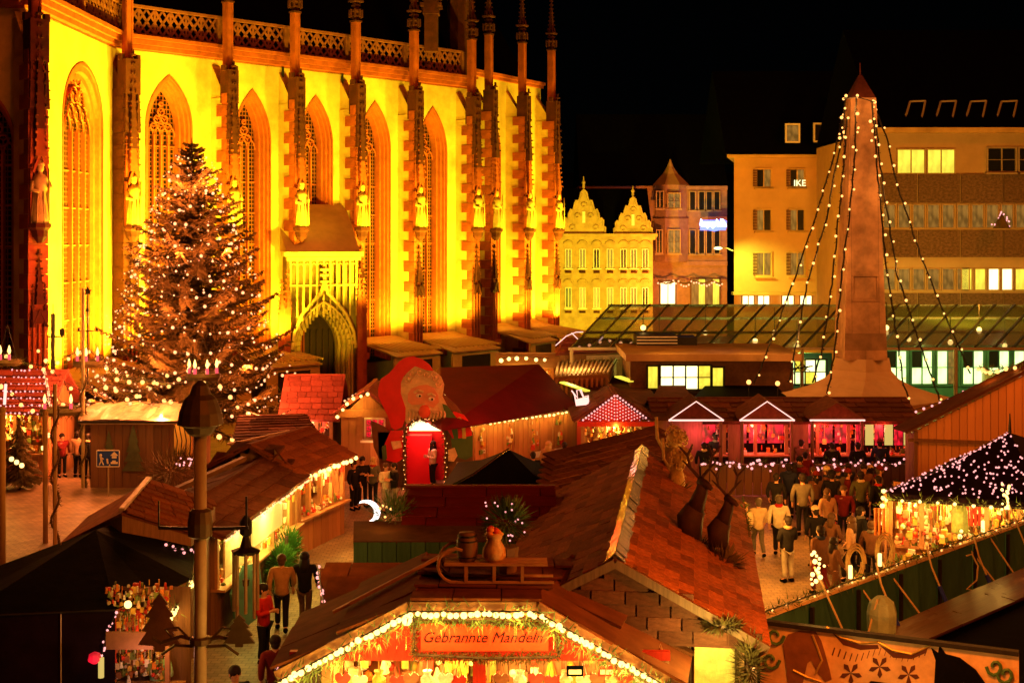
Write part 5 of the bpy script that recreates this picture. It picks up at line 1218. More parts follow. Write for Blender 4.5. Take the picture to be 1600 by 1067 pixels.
while k < 210:
    p0, m1, m2, a, c = cv[0] if k % 4 else cv[3]; f, g_ = R.random()**.7, R.random()
    p = (p0.lerp(m1, f/.55) if f < .55 else m1.lerp(a, (f-.55)/.45)); p2 = (p0.lerp(m2, f/.55) if f < .55 else m2.lerp(c, (f-.55)/.45))
    inst('bulb', unit(E['smallpink'],'bulb'), fl, at(p.lerp(p2,g_)+Z3*.04, .026)); k += 1
string('row of tiny rosy lights climbing the left edge of the black peaked roof', [cs[0]+Z3*.06, pk.lerp(cs[0],.55)-Z3*.08, pk+Z3*.04], E['smallpink'], .028, .16, None)
X = (cs[1]-cs[0]); X.z = 0; Lg = X.length; X.normalize(); O = V(cs[0].x,cs[0].y,0)+V(.2,.25,0)
planks(gt, O, O+X*(Lg-.2), .95, M['plank'], .22, name='counter_front')
Yg = V(-X.y,X.x,0); planks(gt, O+X*Lg+Yg*1.9, O+Yg*1.9, 2.3, M['plank'], .25, name='back_wall')
b = MB(); b.box(O+X*Lg/2+Yg*.2+Z3, (Lg,.6,.06), (X,Yg,Z3)); b.build('counter', M['post'], gt)
for i in range(6): MB().box(O+X*(Lg*i/5)+Z3*1.65, (.12,.12,1.4), (X,Yg,Z3)).build('post', M['post'], gt)
wares(gt, O, X, Lg, -.15, .2, 1.05, 1.5, 240, False, .12); wares(gt, O, X, Lg, .5, 1.5, 1.3, 2.3, 420, True, .13); wares(gt, O-Yg*.3, X, Lg, -.3, .1, .2, .9, 170, False, .15)
for i in range(4): point(O+X*Lg*(i+.5)/4+Yg*.5+Z3*2.1, (1,.52,.1), 110); point(O+X*Lg*(i+.5)/4-Yg*.7+Z3*1.9, (1,.45,.09), 55)
string('bright bulbs with fir garland along the eave of the fairy light tent', [cs[0]-Z3*.12+V(0,-.1,0), cs[1]-Z3*.12+V(0,-.1,0)], E['ybulb'], .05, .42, None, green=.14)
string('glowing garland wound round the left front post of the fairy light tent', [cs[0]+V(-.1,-.15,.15), cs[0]+V(-.15,-.15,-.7)], E['ybulb'], .06, .2, None, pw=14, lc=YEL, every=2, green=.2)
# small slatted crate and cloth items in front of it
cr = thing('slatted_crate', 'pale slatted wooden crate standing before the fairy light tent', 'crate', tuple(W(1435,850,.0168)))
c = W(1435,838,.0168); inst('panel', unit(M['plankd']), cr, axm(c+V(0,.05,0), V(1,0,0), V(0,1,0), Z3, (.4,.3,.56)))
for i in range(5): inst('slat', unit(PAL[5]), cr, axm(c+V(0,-.12,-.22+.11*i), V(1,0,0), V(0,1,0), Z3, (.42,.03,.06)))
for px, col_, lb_ in ((1378,6,'orange hanging cloths at the left end of the fairy light tent'),(1522,0,'red hanging cloth in the middle of the fairy light tent'),(1500,3,'tall grey green cone beside the red cloth')):
    c = W(px, 815 if px < 1400 else 800, .0163); o = thing('hanging_cloth', lb_, 'cloth'if px != 1500 else 'ornament', tuple(c)); b = MB()
    if px == 1500: b.lathe(c-Z3*.5, [(.22,0),(.2,.5),(.02,1.1)], 8)
    else:
        for k in range(4): b.prism([c+V(-.2+.1*k,0,.35), c+V(-.11+.1*k,.03,.35), c+V(-.12+.1*k,.02,-.35), c+V(-.2+.1*k,-.02,-.33)], V(0,.02,0))
    b.build('fabric', PAL[col_], o)
# second, further fairy-light roof at the frame edge
E2 = thing('second_fairy_roof', 'second dark roof edge dotted with tiny lights at the right edge', 'market stall', (15,36,0))
b = MB(); A_, B_, C_ = W(1570,760,.0155), W(1720,690,.0155), W(1720,800,.0145); b.prism([A_,B_,C_], V(0,.1,.0)); b.build('canvas', M['navyt'], E2)
for i in range(60):
    a_, b_ = R.random(), R.random(); 
    if a_+b_ > 1: a_, b_ = 1-a_, 1-b_
    inst('bulb', unit(E['smallpink'],'bulb'), E2, at(A_+(B_-A_)*a_+(C_-A_)*b_+V(0,-.05,0), .024))
# ================================================================ P: long hut with red roof and painted giant portal
P = thing('red_roof_hut', 'long orange lit hut with smooth dark red hipped roof behind the bearded giant', 'market hut', (0,48,0))
eA, eB = Wz(735,660,2.3), Wz(905,637,2.3); r0, r1 = W(688,574,.0257), W(842,569,.0262)
eC = eB + V(-.6,6.0,0); eD = eA + V(-3.4,5.2,0); eA2 = Wz(690,672,2.3)
plane(P, eA2, eB, r1, r0, M['redroof'], 0); plane(P, eB, eC, r1, r1+V(-.01,0,0), M['redroof'], 0); plane(P, eD, eA2, r0, r0+V(0,.02,0), M['redroof'], 0)
planks(P, V(eA.x,eA.y+.3,0), V(eB.x,eB.y+.3,0), 2.25, M['plank'], .22, name='front_wall'); planks(P, V(eB.x,eB.y+.3,0), V(eC.x,eC.y,0), 2.25, M['plank'], .4, name='side_wall')
Xp = (eB-eA); Xp.z=0; Lp = Xp.length; Xp.normalize(); Yp = V(-Xp.y,Xp.x,0)
for f in (.12,.37,.6,.83):
    c = V(eA.x,eA.y,0)+Xp*Lp*f+Yp*.22
    b = MB()
    for dx in (-.3,.3): b.box(c+Xp*dx+Z3*1.5, (.07,.1,1.3), (Xp,Yp,Z3))
    for dz in (.85,2.12): b.box(c+Z3*dz, (.67,.1,.07), (Xp,Yp,Z3))
    w_ = b.build('window', M['post'], P); inst('pane', unit(E['ywin']), w_, axm(c+Yp*.02+Z3*1.5, Xp, Yp, Z3, (.53,.03,1.2)))
    wares(w_, c-Xp*.3-Yp*.06, Xp, .6, -.03, .03, 1.0, 2.0, 16, False, .13)
    b = MB(); b.box(c-Yp*.12+Z3*.72, (.55,.03,.22), (Xp,Yp,Z3)); b.build('notice', M['white'], w_)
string('row of bright bulbs under the dark red roof eave', [eA+V(0,-.1,-.05), eB+V(0,-.1,-.05)], E['ybulb'], .05, .24, pw=9, every=3, lc=YEL, green=.1)
string('warm bulbs coming down the left edge of the dark red roof', [W(688,612,.0238), W(718,640,.0234), W(742,662,.0231)], E['ybulb'], .065, .22, pw=10, every=3)
string('pale pink bulbs along the lower edge of the red tiled stall roof', [W(480,655,.0238), W(512,640,.0241), W(558,612,.0246)], E['pinkbulb'], .05, .2)
point(eA+V(.8,-1.2,1.0), (1,.03,.02), 60); point(W(850,600,.0235)+V(0,-1,1.6), (1,.1,.05), 90)
# left wing with yellow gable
sP = .0236; o, q, L, X, Y = stall('orange_gable_hut', 'small orange hut with bright yellow gable left of the bearded giant', W(534,370,sP), W(612,370,sP), 3, 2.45, 3.35, ridge='y', roof='redtile', wall='plank', solid=True)
f = pwin(o, 572,655,600,683, sP-.0001, E['pinkwall'], M['white'], 3, 3, .06)
b = MB(); a = W(558,690,sP-.0002); c = W(566,650,sP-.0002); bx(b, a.x,c.x,a.y-.08,a.y,a.z,c.z); b.build('shutter', M['post'], o)
g_ = MB(); g_.box(q(L/2,-.06,2.5), (L+.3,.1,.3), (X,Y,Z3)); g_.build('name_board', M['post'], o)
point(q(L*.3,-.5,2.9), YEL, 26); point(q(L*.7,-.9,1.2), (1,.35,.1), 20)
string('bright bulbs up the left verge of the orange gable hut', [W(528,650,.0232), W(545,622,.0233), W(576,612,.0234)], E['ybulb'], .06, .3, pw=8)
# painted giant portal
sG = .0229; Gx = lambda zx, zy, k=0: W(570+zx*.2249, 540+zy*.2249, sG) + V(0,-.07*k,0)
G = thing('bearded_giant_portal', 'giant painted cut-out of a bearded man in red pointed cap forming an arched entrance', 'entrance portal', tuple(V(W(665,370,sG).x, FPX*sG, 0)))
def flat(pts, k, m, name, th=.1): return MB().prism([Gx(x, y_, k) for x, y_ in pts], V(0,th,0)).build(name, m, G)
flat([(40,520),(130,560),(180,600),(190,760),(100,790),(60,700)], 0, M['brown'], 'side_board')
body = MB()   # backing board with the arched doorway left open
for pts in ([(90,600),(275,600),(275,980),(110,980)], [(560,600),(750,600),(750,980),(560,980)], [(230,520),(300,330),(540,330),(640,420),(750,600),(565,600),(545,540),(500,505),(420,488),(340,500),(290,540),(275,600),(200,600)]): body.prism([Gx(x, y_, 0) for x, y_ in pts], V(0,.12,0))
body.build('backing_board', M['brown'], G)
beard = [(255,250),(250,330),(285,430),(282,520),(296,545),(340,508),(420,495),(500,512),(545,545),(600,560),(600,500),(575,420),(540,350),(552,270),(530,215),(490,180),(430,165),(350,140),(300,175)]
flat(beard, 1.2, M['cream'], 'beard_and_hair')
flat([(97,350),(95,300),(112,230),(170,190),(205,150),(240,108),(285,82),(335,72),(400,92),(450,130),(480,175),(430,168),(350,140),(302,180),(268,215),(252,260),(252,330),(272,390),(285,430),(284,500),(262,560),(210,585),(185,562),(165,490),(130,420)], 2, M['red'], 'cap')
flat([(300,385),(302,330),(325,295),(380,275),(430,268),(480,290),(510,340),(515,390),(480,425),(430,410),(380,405),(330,408)], 2.2, M['skinp'], 'face')
b = MB(); b.ball(Gx(418,450,3.2), .21, 10, 7, (1.1,.8,1.2)); b.build('nose', mat('nose_paint',(.7,.12,.06),.5,.2,3,.1), G, True)
for zx, zy in ((380,342),(465,365)):
    b = MB(); b.ball(Gx(zx,zy,2.9), .1, 8, 5, (1.1,.5,.8)); e_ = b.build('eye', M['white'], G); MB().ball(Gx(zx+5,zy+2,3.4), .045, 6, 4).build('pupil', M['glassd'], e_)
b = MB(); b.tube([Gx(345,322,3), Gx(375,305,3), Gx(410,318,3)], .05, 5); b.tube([Gx(440,335,3), Gx(465,328,3), Gx(495,345,3)], .05, 5); b.build('eyebrow', M['cream'], G)
for x0, y0 in ((330,190),(380,180),(430,195),(490,220),(510,260),(300,230),(480,190)): MB().tube([Gx(x0+28*math.cos(t)*(1-t/8), y0+28*math.sin(t)*(1-t/8), 2.4) for t in [j*.75 for j in range(9)]], .04, 4).build('hair_curl', M['cream'], G)
for x0 in range(310, 570, 24): MB().tube([Gx(x0, 440+abs(x0-430)*.1, 2.2), Gx(x0+8, 470, 2.4), Gx(x0-2, 500+abs(x0-420)*.12, 2.2)], .045, 4).build('beard_lock', M['cream'], G)
b = MB()
b.tube([Gx(330,425,2.6), Gx(370,435,3), Gx(415,410,3), Gx(470,445,3), Gx(510,440,2.6)], .09, 5)
b.build('moustache', M['cream'], G)
flat([(560,500),(620,455),(690,480),(735,540),(745,620),(660,640),(610,640),(575,580)], 1.5, M['red'], 'sleeve'); flat([(640,500),(665,490),(700,560),(705,640),(680,640),(675,570)], 2.5, M['gold'], 'sleeve_trim'); flat([(540,400),(570,410),(640,500),(650,640),(620,640),(600,560),(560,480)], 1.9, M['green2'], 'strap')
flat([(600,640),(750,622),(748,765),(700,790),(640,770),(605,700)], 1.1, M['green2'], 'coat_panel'); flat([(580,720),(625,705),(645,760),(620,800),(580,795)], 2, M['cream'], 'glove')
flat([(180,590),(262,585),(280,640),(282,770),(220,810),(150,790),(140,680)], 2.0, M['red'], 'mitten_sleeve'); flat([(120,700),(150,680),(158,780),(130,790)], 2.6, M['green2'], 'parcel'); flat([(185,660),(250,655),(262,700),(200,715)], 2.8, M['cream'], 'cuff')
AP = [Gx(278,985,2)]+[Gx(278+0,y_,2) for y_ in (900,750,620)]+[Gx(290,570,2),Gx(330,525,2),Gx(385,505,2),Gx(440,503,2),Gx(500,520,2),Gx(545,560,2),Gx(562,620,2)]+[Gx(564,y_,2) for y_ in (750,900,985)]
b = MB(); tuft(b, AP, .12, 260, .11); b.tube(AP, .05, 5); b.build('arch_garland', M['fir'], G, kind='stuff')
for i, p_ in enumerate(sampl(AP, .17)): inst('bulb', unit(E['bulb'],'bulb'), G, at(p_+V(R.uniform(-.06,.06),-.1,0), .018))
# red lined room behind the arch
rm_ = thing('red_entrance_room', 'red lined entrance room seen through the arch', 'room', tuple(V(W(665,370,sG).x, FPX*sG+1, 0)))
y0 = FPX*sG; xa, xb = W(630,370,sG).x, W(700,370,sG).x
b = MB(); bx(b, xa-.3, xb+.3, y0+1.6, y0+1.7, 0, 2.6); b.build('back_wall', M['red'], rm_); b = MB(); bx(b, xa-.35, xa-.2, y0+.15, y0+1.6, 0, 2.6); bx(b, xb+.2, xb+.35, y0+.15, y0+1.6, 0, 2.6); b.build('side_wall', M['red'], rm_)
inst('light_panel', unit(E['wwin']), rm_, axm(V((xa+xb)/2+.05, y0+1.5, 2.05), V(1,0,0), V(0,1,0), Z3, (1.5,.05,.42)))
b = MB(); bx(b, xa+.05, xa+.95, y0+.9, y0+1.3, 0, 1.75); b.build('counter', mat('red_counter',(.75,.015,.03),.5,.1,2,0), rm_)
point(V((xa+xb)/2, y0+.35, 2.25), (1,.22,.14), 90); point(V((xa+xb)/2-.2, y0-.9, 1.3), (1,.05,.04), 12)
point(W(640,640,.0205), (1,.22,.04), 120, .3)
# neon crown + icicle gable stall
nc = thing('crown_sign', 'white-pink neon crown outline at the end of the dark red roof', 'neon sign', tuple(W(907,625,.0238))); s = .0238
b = MB(); b.tube([W(*p_, s) for p_ in ((901,634),(898,618),(893,610),(903,622),(901,610),(906,609),(911,622),(908,608),(912,620),(919,618),(920,627),(905,632),(918,630))], .025, 5); b.build('tube', E['tube'], nc); b = MB(); b.prism([W(901,634,s+.0001),W(899,624,s+.0001),(W(919,620,s+.0001)),W(920,632,s+.0001)], V(0,.04,0)); b.build('backplate', E['tube'], nc)
point(W(905,640,.0228), (1,.3,.3), 16)
o, q, L, X, Y = stall('icicle_gable_stall', 'small stall whose red gable drips with rosy icicle lights', W(908,370,.0234), W(1014,370,.0234), 2.6, 2.3, 3.25, ridge='y', roof='shingled', wall='redwood', light=(YEL, 60), nw=140, th=.4)
il = thing('icicle_lights', 'rosy icicle lights hanging in the small red gable', 'string lights', tuple(q(L/2,-.4,3)))
for i in range(24):
    x = L*(i+.5)/24; zt_ = 2.3+.95*(1-abs(2*x/L-1)); n_ = int((zt_-2.3)/.12)
    for k in range(n_+1): inst('bulb', unit(E['smallpink'],'bulb'), il, at(q(x,-.38,zt_+.02-k*.12), .026 if k else .04))
MB().tube([q(-.1,-.36,2.3), q(L/2,-.36,3.27), q(L+.1,-.36,2.3), q(-.1,-.36,2.3)], .012, 4).build('cable', M['iron'], il)
b = MB(); b.box(q(L/2,-.4,2.22), (L+.3,.12,.16), (X,Y,Z3)); b.build('fascia', M['redwood'], o); point(q(L/2,-.8,2.9), (1,.28,.15), 22)
# ================================================================ mid-distance roofs and kiosks
def quadroof(name, lab, pts, m, tw=.8, th=.45, walls=True, wm='plankd', cat='market stall', light=None):
    c = sum(pts, V(0,0,0))/4; o = thing(name, lab, cat, (c.x, c.y, 0)); plane(o, *pts, m, tw, th)
    if walls:
        for a, c_ in ((pts[0],pts[1]),(pts[1],pts[2]),(pts[3],pts[0])):
            a = a-Z3*.05; d = (c-a)*.04; d.z = 0; e = (c-c_)*.04; e.z = 0; b = MB(); b.poly([a+d, c_+e, V(c_.x,c_.y,0)+e, V(a.x,a.y,0)+d]); b.build('wall', M[wm], o)
    return o
quadroof('dark_hip_stall', 'dark brown roofed stall behind the icicle gable stall', [Wz(1000,655,2.4),Wz(1100,655,2.4),W(1070,602,.0262),W(1030,602,.0262)], M['felt'], 0)
quadroof('dark_flat_stall', 'low dark roofed stall with a lit skylight left of the pavilion', [Wz(905,650,2.35),Wz(1045,648,2.35),W(1000,585,.0285),W(900,592,.028)], M['felt'], 0)
o = quadroof('black_hip_stall', 'black hipped stall roof left of the canvas skirt', [Wz(1078,628,2.5),Wz(1235,626,2.5),W(1200,588,.0278),W(1115,588,.0278)], M['black'], 0)
for px, py, nm in ((1170,597,'left'),(1215,599,'right')):
    l_ = thing('roof_lamp', nm+' of two bare bulbs above the black hipped roof', 'lamp', tuple(W(px,py,.0258))); inst('globe', unit(E['bulb'],'ball'), l_, at(W(px,py,.0258), .1)); MB().tube([W(px,py,.0258), W(px,py+22,.0258)], .02, 4).build('stem', M['iron'], l_)
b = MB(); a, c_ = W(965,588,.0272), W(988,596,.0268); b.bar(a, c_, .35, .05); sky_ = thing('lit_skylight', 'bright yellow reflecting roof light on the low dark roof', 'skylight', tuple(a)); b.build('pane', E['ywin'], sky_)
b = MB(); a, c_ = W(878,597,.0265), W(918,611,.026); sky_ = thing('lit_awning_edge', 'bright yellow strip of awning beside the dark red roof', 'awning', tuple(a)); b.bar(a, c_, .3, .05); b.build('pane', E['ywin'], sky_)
kr = quadroof('ribbed_kiosk', 'small kiosk with pale ribbed awning roof between church and pavilion', [Wz(865,588,3.2),Wz(952,584,3.2),W(965,562,.0295),W(870,566,.0295)], M['lead'], 0, wm='plank')
a0, a1, a2, a3 = Wz(865,588,3.2),Wz(952,584,3.2),W(965,562,.0295),W(870,566,.0295)
for i in range(14): f = (i+.5)/14; p_, r_ = a0.lerp(a1,f), a3.lerp(a2,f); b = MB(); b.bar(p_+Z3*.05, r_+Z3*.05, .07, .08); b.build('roof_batten', M['cream'], kr)
b = MB()
for i in range(11): f = (i+.5)/11; p_ = a0.lerp(a1,f); b.box((p_.x, p_.y-.02, p_.z-.9), (.1,.1,1.5))
b.build('wall_batten', M['plank'], kr)
point(W(905,592,.0275), (1,.62,.15), 60); point(W(900,548,.0275), (1,.6,.15), 130)
kf = thing('kiosk_fascia', 'long pale lit fascia board above the ribbed kiosk', 'awning', tuple(W(910,557,.03))); b = MB(); b.bar(W(862,559,.03), W(968,556,.03), .9, .2); b.build('board', M['cream'], kf); MB().bar(W(865,566,.0303), W(866,600,.0303), .1).build('bracket', M['post'], kf)
quadroof('red_roof_kiosk', 'red roofed kiosk outlined with white neon below the baroque house', [Wz(868,554,3.6),Wz(1000,548,3.6),W(985,530,.0335),W(880,528,.0335)], M['redtile'], .9, .5, wm='plank')
nn = thing('neon_outline', 'white neon outline with branches on the red roofed kiosk', 'neon sign', tuple(W(900,525,.032))); s = .0315
b = MB(); b.tube([W(868,540,s),W(885,525,s),W(900,519,s),W(930,518,s)], .022, 5); b.tube([W(893,520,s),W(903,530,s)], .022, 5); b.tube([W(918,550,s),W(926,540,s)], .022, 5); b.tube([W(935,534,s),W(942,526,s)], .04, 5); b.build('tube', E['tube'], nn)
string('bright bulbs on the stall behind the dark red roof', [W(782,560,.0285),W(812,556,.0288),W(858,560,.029)], E['ybulb'], .09, .45, pw=42, lc=YEL)
st_, q, L, X, Y = stall('bright_back_stall', 'brightly lit stall glimpsed behind the dark red roof', W(785,370,.029), W(865,370,.029), 2.2, 3.1, 3.6, roof='lead', tw=0, light=(YEL, 120), nw=70)
string('rosy bulbs below the canopy near the baroque house', [W(905,540,.0303),W(950,530,.0303),W(990,535,.0303)], E['pinkbulb'], .08, .5)
# dark greenery sign cut-outs and lit room near the obelisk foot
dg_ = thing('branch_ornaments', 'dark star and branch ornaments before the bright shop left of the obelisk', 'ornament', tuple(W(1230,575,.0275))); b = MB()
for i in range(9):
    c = W(1172+i*11+R.uniform(-3,3), 576+R.uniform(-8,8), .0275)
    for k in range(5): a_ = k*1.26+R.random(); b.bar(c, c+V(.22*math.cos(a_),0,.22*math.sin(a_)), .035)
b.tube([W(1165,585,.0275),W(1270,572,.0275)], .03, 4); b.build('cut_outs', M['iron'], dg_, kind='stuff')
ls_ = thing('lit_shop_window', 'bright yellow green shop window behind the dark ornaments', 'shop', tuple(W(1260,575,.0305))); pwin(ls_, 1225,562,1290,600,.0305,[E['wwin'],E['cool'],E['ywin']],M['iron'],4,2,.06,False)
b = MB(); a = W(1215,600,.0308); c = W(1300,552,.0308); bx(b, a.x,c.x,a.y,a.y+.3,0,c.z); b.build('wall', M['green'], ls_)
# ================================================================ left half stalls
# J: green/yellow counter stall along the lane
P0, P1 = Wz(336,836,2.25), Wz(462,748,2.25)
o, q, L, X, Y = stall('food_stall', 'dark roofed lane stall with glaring yellow counter and green fir fence', P0, P1, 2.0, 2.25, 2.75, roof='shingled', wall='plankd', light=((1,.8,.14), 60), tw=.7, th=.4, nw=120)
string('rosy white bulbs along the lane eave of the yellow lit stall', [q(-.3,-.36,2.25), q(L+.3,-.36,2.25)], E['pinkbulb'], .035, .17)
inst('awning_cloth', unit(M['white']), o, axm(q(L*.55,-.1,1.75), X, Y, Z3, (2.6,.04,.75))); inst('awning_cloth', unit(M['cream']), o, axm(q(L*.16,-.1,1.6), X, Y, Z3, (1.5,.04,.85)))
for f in (.2,.5): point(q(L*f,-.9,1.9), (1,.85,.12), 26)
hd = thing('fir_hedge', 'green fir branches standing against the yellow lit stall', 'hedge', tuple(q(L*.62,-.5,0)))
b = MB(); bushy(b, q(L*.55,-.45,.6), .45, 1500, .2, (.8,1.2,1.2), .016); bushy(b, q(L*.68,-.4,.75), .4, 1300, .2, (.8,1.2,1.6), .016); b.build('needles', M['firgreen'], hd, kind='stuff'); MB().tube([q(L*.6,-.5,0),q(L*.6,-.5,1.3)],.05,5).build('stem', M['bark'], hd)
point(q(L*.55,-1.5,1.1), (.75,1,.15), 14)
gs = thing('green_board', 'dark green board leaning under the near end of the yellow lit stall', 'board', tuple(q(.6,-.5,0))); b = MB(); b.prism([q(.1,-.5,0), q(1.9,-.6,0), q(1.9,-.45,1.15), q(.9,-.4,1.35), q(.1,-.35,.9)], Y*.05); b.build('panel', M['green'], gs)
# K: orange stall further along the lane
P0, P1 = Wz(461,742,2.3), Wz(536,714,2.3)
o, q, L, X, Y = stall('orange_lane_stall', 'orange lit lane stall with sparkling eave bulbs beyond the yellow lit stall', P0, P1, 2.6, 2.3, 3.1, roof='shingleb', wall='plank', light=((1,.5,.1), 60), nw=150, posts=5)
string('large sparkling bulbs along the orange lane stall eave', [q(-.1,-.36,2.32), q(L+.2,-.36,2.32)], E['ybulb'], .065, .3, pw=11, every=2)
hp = thing('orange_stall_door', 'orange plank door panel at the near end of the orange lane stall', 'door', tuple(q(-.4,-.25,0))); planks(hp, q(-.75,-.2,0), q(-.05,-.2,0), 1.9, M['plank'], .18)
# L and its gable neighbours
quadroof('grey_shingled_stall', 'grey brown shingled roof right of the big lamp post head', [Wz(360,700,2.3),Wz(505,690,2.3),W(480,648,.0228),W(372,650,.0228)], M['shingled'], .8, .4)
g0 = quadroof('orange_gable_roof', 'broad orange brown roof slope in front of the shingled roof', [Wz(318,728,2.3),Wz(462,742,2.3),W(430,700,.0180),W(374,694,.0188)], M['shingled'], .9, .5)
bm_ = thing('roof_beam', 'dark beam lying across the roofs by the big lamp post', 'beam', tuple(W(330,740,.0178))); b = MB(); b.bar(W(268,768,.0165), W(382,716,.0178), .16, .12); b.build('timber', M['brown'], bm_)
b2 = thing('bright_ridge_batten', 'thin light batten along the ridge right of the big lamp post', 'batten', tuple(W(400,690,.0195))); b = MB(); b.bar(W(355,694,.0192), W(452,673,.0198), .06, .05); b.build('timber', M['cream'], b2)
# M: plank hut with crumpled tarp roof
sM = .0230; o, q, L, X, Y = stall('tarp_roof_hut', 'brown plank hut under a crumpled shining tarp', W(142,370,sM), W(302,370,sM), 2.6, 2.35, 2.75, roof='tarp', wall='plankd', solid=True, tw=0)
ws = o.children[0].data
tw_ = MB(); nx = 22; 
vs = [q(-.35+(L+.7)*i/nx, -.35+3.1*j/6, 2.45+.42*math.sin(math.pi*min(1,j/6*.9+.05))+R.uniform(-.06,.06)) for j in range(7) for i in range(nx+1)]
tw_.add(vs, [(j*(nx+1)+i, j*(nx+1)+i+1, (j+1)*(nx+1)+i+1, (j+1)*(nx+1)+i) for j in range(6) for i in range(nx)]); tw_.build('tarp', M['tarp'], o)
MB().bar(q(-.35,-.37,2.4), q(L+.35,-.37,2.4), .06, .08).build('front_batten', M['iron'], o)
point(W(225,648,.0222)+V(0,-1,.9), (1,.55,.14), 40)
for i, (px, hpx, w_) in enumerate(((318-108,66,.42),(172,30,.2))):
    c = q((px-142)*sM, -.1, 0); z0_ = CH-(735-HZ)*sM if i == 0 else 1.3; H_ = hpx*sM; b = MB()
    for k in range(4): f = k/4; b.prism([c+V(-w_*(1-f*.75),-.02*k,z0_+H_*f*.9), c+V(w_*(1-f*.75),-.02*k,z0_+H_*f*.9), c+V(0,-.02*k,z0_+H_*(f*.9+.42))], V(0,.03,0))
    o2 = thing('wooden_fir', ['cut-out fir with pale edges on the plank hut wall','tiny cut-out fir above the blue sign'][i], 'decoration', tuple(c)); b.build('cut_out', M['firpaint'], o2)
sg = thing('play_street_sign', 'blue living street sign with white figures in front of the plank hut', 'traffic sign', tuple(W(169,760,.0222))); s = .0222; c = W(169,716,s)
b = MB(); b.box(c, (.8,.03,.58)); b.build('plate', mat('sign_blue',(.02,.06,.4),.4,.1,2,0), sg); b = MB()
for a, e in (((-.39,.28),(.39,.28)),((-.39,-.28),(.39,-.28)),((-.39,-.28),(-.39,.28)),((.39,-.28),(.39,.28))): b.bar(c+V(a[0],-.02,a[1]), c+V(e[0],-.02,e[1]), .02, .03)
b.ball(c+V(-.25,-.03,.12), .05, 6, 4); b.bar(c+V(-.25,-.03,.08), c+V(-.22,-.03,-.08), .02, .07); b.bar(c+V(-.22,-.03,-.06), c+V(-.3,-.03,-.22), .02, .035); b.bar(c+V(-.22,-.03,-.06), c+V(-.15,-.03,-.22), .02, .035); b.bar(c+V(-.25,-.03,.04), c+V(-.14,-.03,-.02), .02, .03)
b.ball(c+V(-.02,-.03,-.03), .035, 6, 4); b.bar(c+V(-.02,-.03,-.05), c+V(.0,-.03,-.18), .02, .05)
b.bar(c+V(.1,-.03,-.15), c+V(.34,-.03,-.15), .02, .07); b.bar(c+V(.15,-.03,-.09), c+V(.27,-.03,-.09), .02, .05)
b.prism([c+V(.08,-.03,.1),c+V(.36,-.03,.1),c+V(.22,-.03,.24)], V(0,.01,0)); b.bar(c+V(.14,-.03,.05), c+V(.3,-.03,.05), .02, .08); b.ball(c+V(.06,-.03,-.22), .025, 6, 4)
b.build('pictograms', M['white'], sg); MB().tube([c+V(0,.04,-.2), V(c.x,c.y+.04,0)], .03, 5).build('post', M['pole'], sg)
# lit orange alcove right of the plank hut
ob_ = thing('glowing_screen', 'glowing orange lattice screen between plank hut and big lamp post', 'screen', tuple(W(288,700,.0222))); s = .0222; a, c = W(272,712,s), W(300,664,s)
b = MB(); bx(b, a.x,c.x,a.y,a.y+.05,a.z,c.z); b.build('panel', mat('orange_paper',(.75,.35,.08),.7,.2,3,.1), ob_)
for i in range(4): b = MB(); x = a.x+(c.x-a.x)*(i+.5)/4; b.tube([(x,a.y-.05,a.z),(x+.05,a.y-.05,(a.z+c.z)/2),(x-.05,a.y-.05,c.z)], .018, 4); b.build('lattice_bar', M['iron'], ob_)
point(V((a.x+c.x)/2, a.y-.8, c.z), (1,.55,.12), 18)
sb_ = thing('fir_shrub', 'dark fir shrub with tiny bulbs under the glowing screen', 'shrub', tuple(W(265,750,.0215))); b = MB(); bushy(b, W(268,735,.0218), .75, 900, .35, (1.4,1,.9)); b.build('needles', M['fir'], sb_, kind='stuff')
for i in range(14): inst('bulb', unit(E['smallpink'],'bulb'), sb_, at(W(R.uniform(272,300),R.uniform(715,730),.0214), .03))
# N: left-edge stall with rows of light on its roof
sN = .0236; o, q, L, X, Y = stall('light_row_stall', 'stall at the left edge with rows of rosy lights on its roof', W(-70,370,sN), W(72,370,sN), 3, 2.5, 3.9, roof='redtile', wall='plank', light=(YEL, 70), nw=150, tw=.6, th=.3)
for k in range(7):
    f = k/6; string('rosy light row on the left edge roof, number %s from the eave' % ['one','two','three','four','five','six','seven'][k], [q(-.2,-.35+1.8*f,2.58+1.38*f), q(L+.25-f*.9,-.35+1.8*f,2.58+1.38*f)], E['smallpink'], .04, .16, 'light rows on the left roof')
string('dense rosy bulbs down the right verge of the light row roof', [q(L-.6,1.45,4.0), q(L+.35,-.4,2.6)], E['pinkbulb'], .055, .14)
tbm = thing('light_tube', 'vertical white light tube on the left edge stall', 'lamp', tuple(W(8,610,.0225))); MB().tube([W(9,600,.0225), W(7,632,.0225)], .05, 6).build('tube', E['tube'], tbm); MB().bar(W(9,596,.0226),W(7,636,.0226),.04).build('bracket', M['iron'], tbm)
yb = thing('lit_board', 'pale yellow board with dark ornament on the left edge roof', 'sign', tuple(W(10,588,.025))); b = MB(); b.bar(W(-10,588,.025), W(26,588,.025), .06, .4); b.build('board', E['dimy'], yb); b = MB(); b.lathe(W(9,591,.0248), [(.14,0),(.05,.12),(.02,.25)], 6); b.build('ornament', M['iron'], yb)
mf = thing('small_fir', 'small dark fir before the bright goods of the left edge stall', 'fir tree', tuple(W(30,750,.0222))); b = MB(); minifir(b, Wz(30,765,0), 2.6, 1.0, 600, .03); b.build('crown', M['fir'], mf); MB().tube([Wz(30,765,0), Wz(30,765,0)+Z3*2.3], .05, 5).build('trunk', M['bark'], mf)
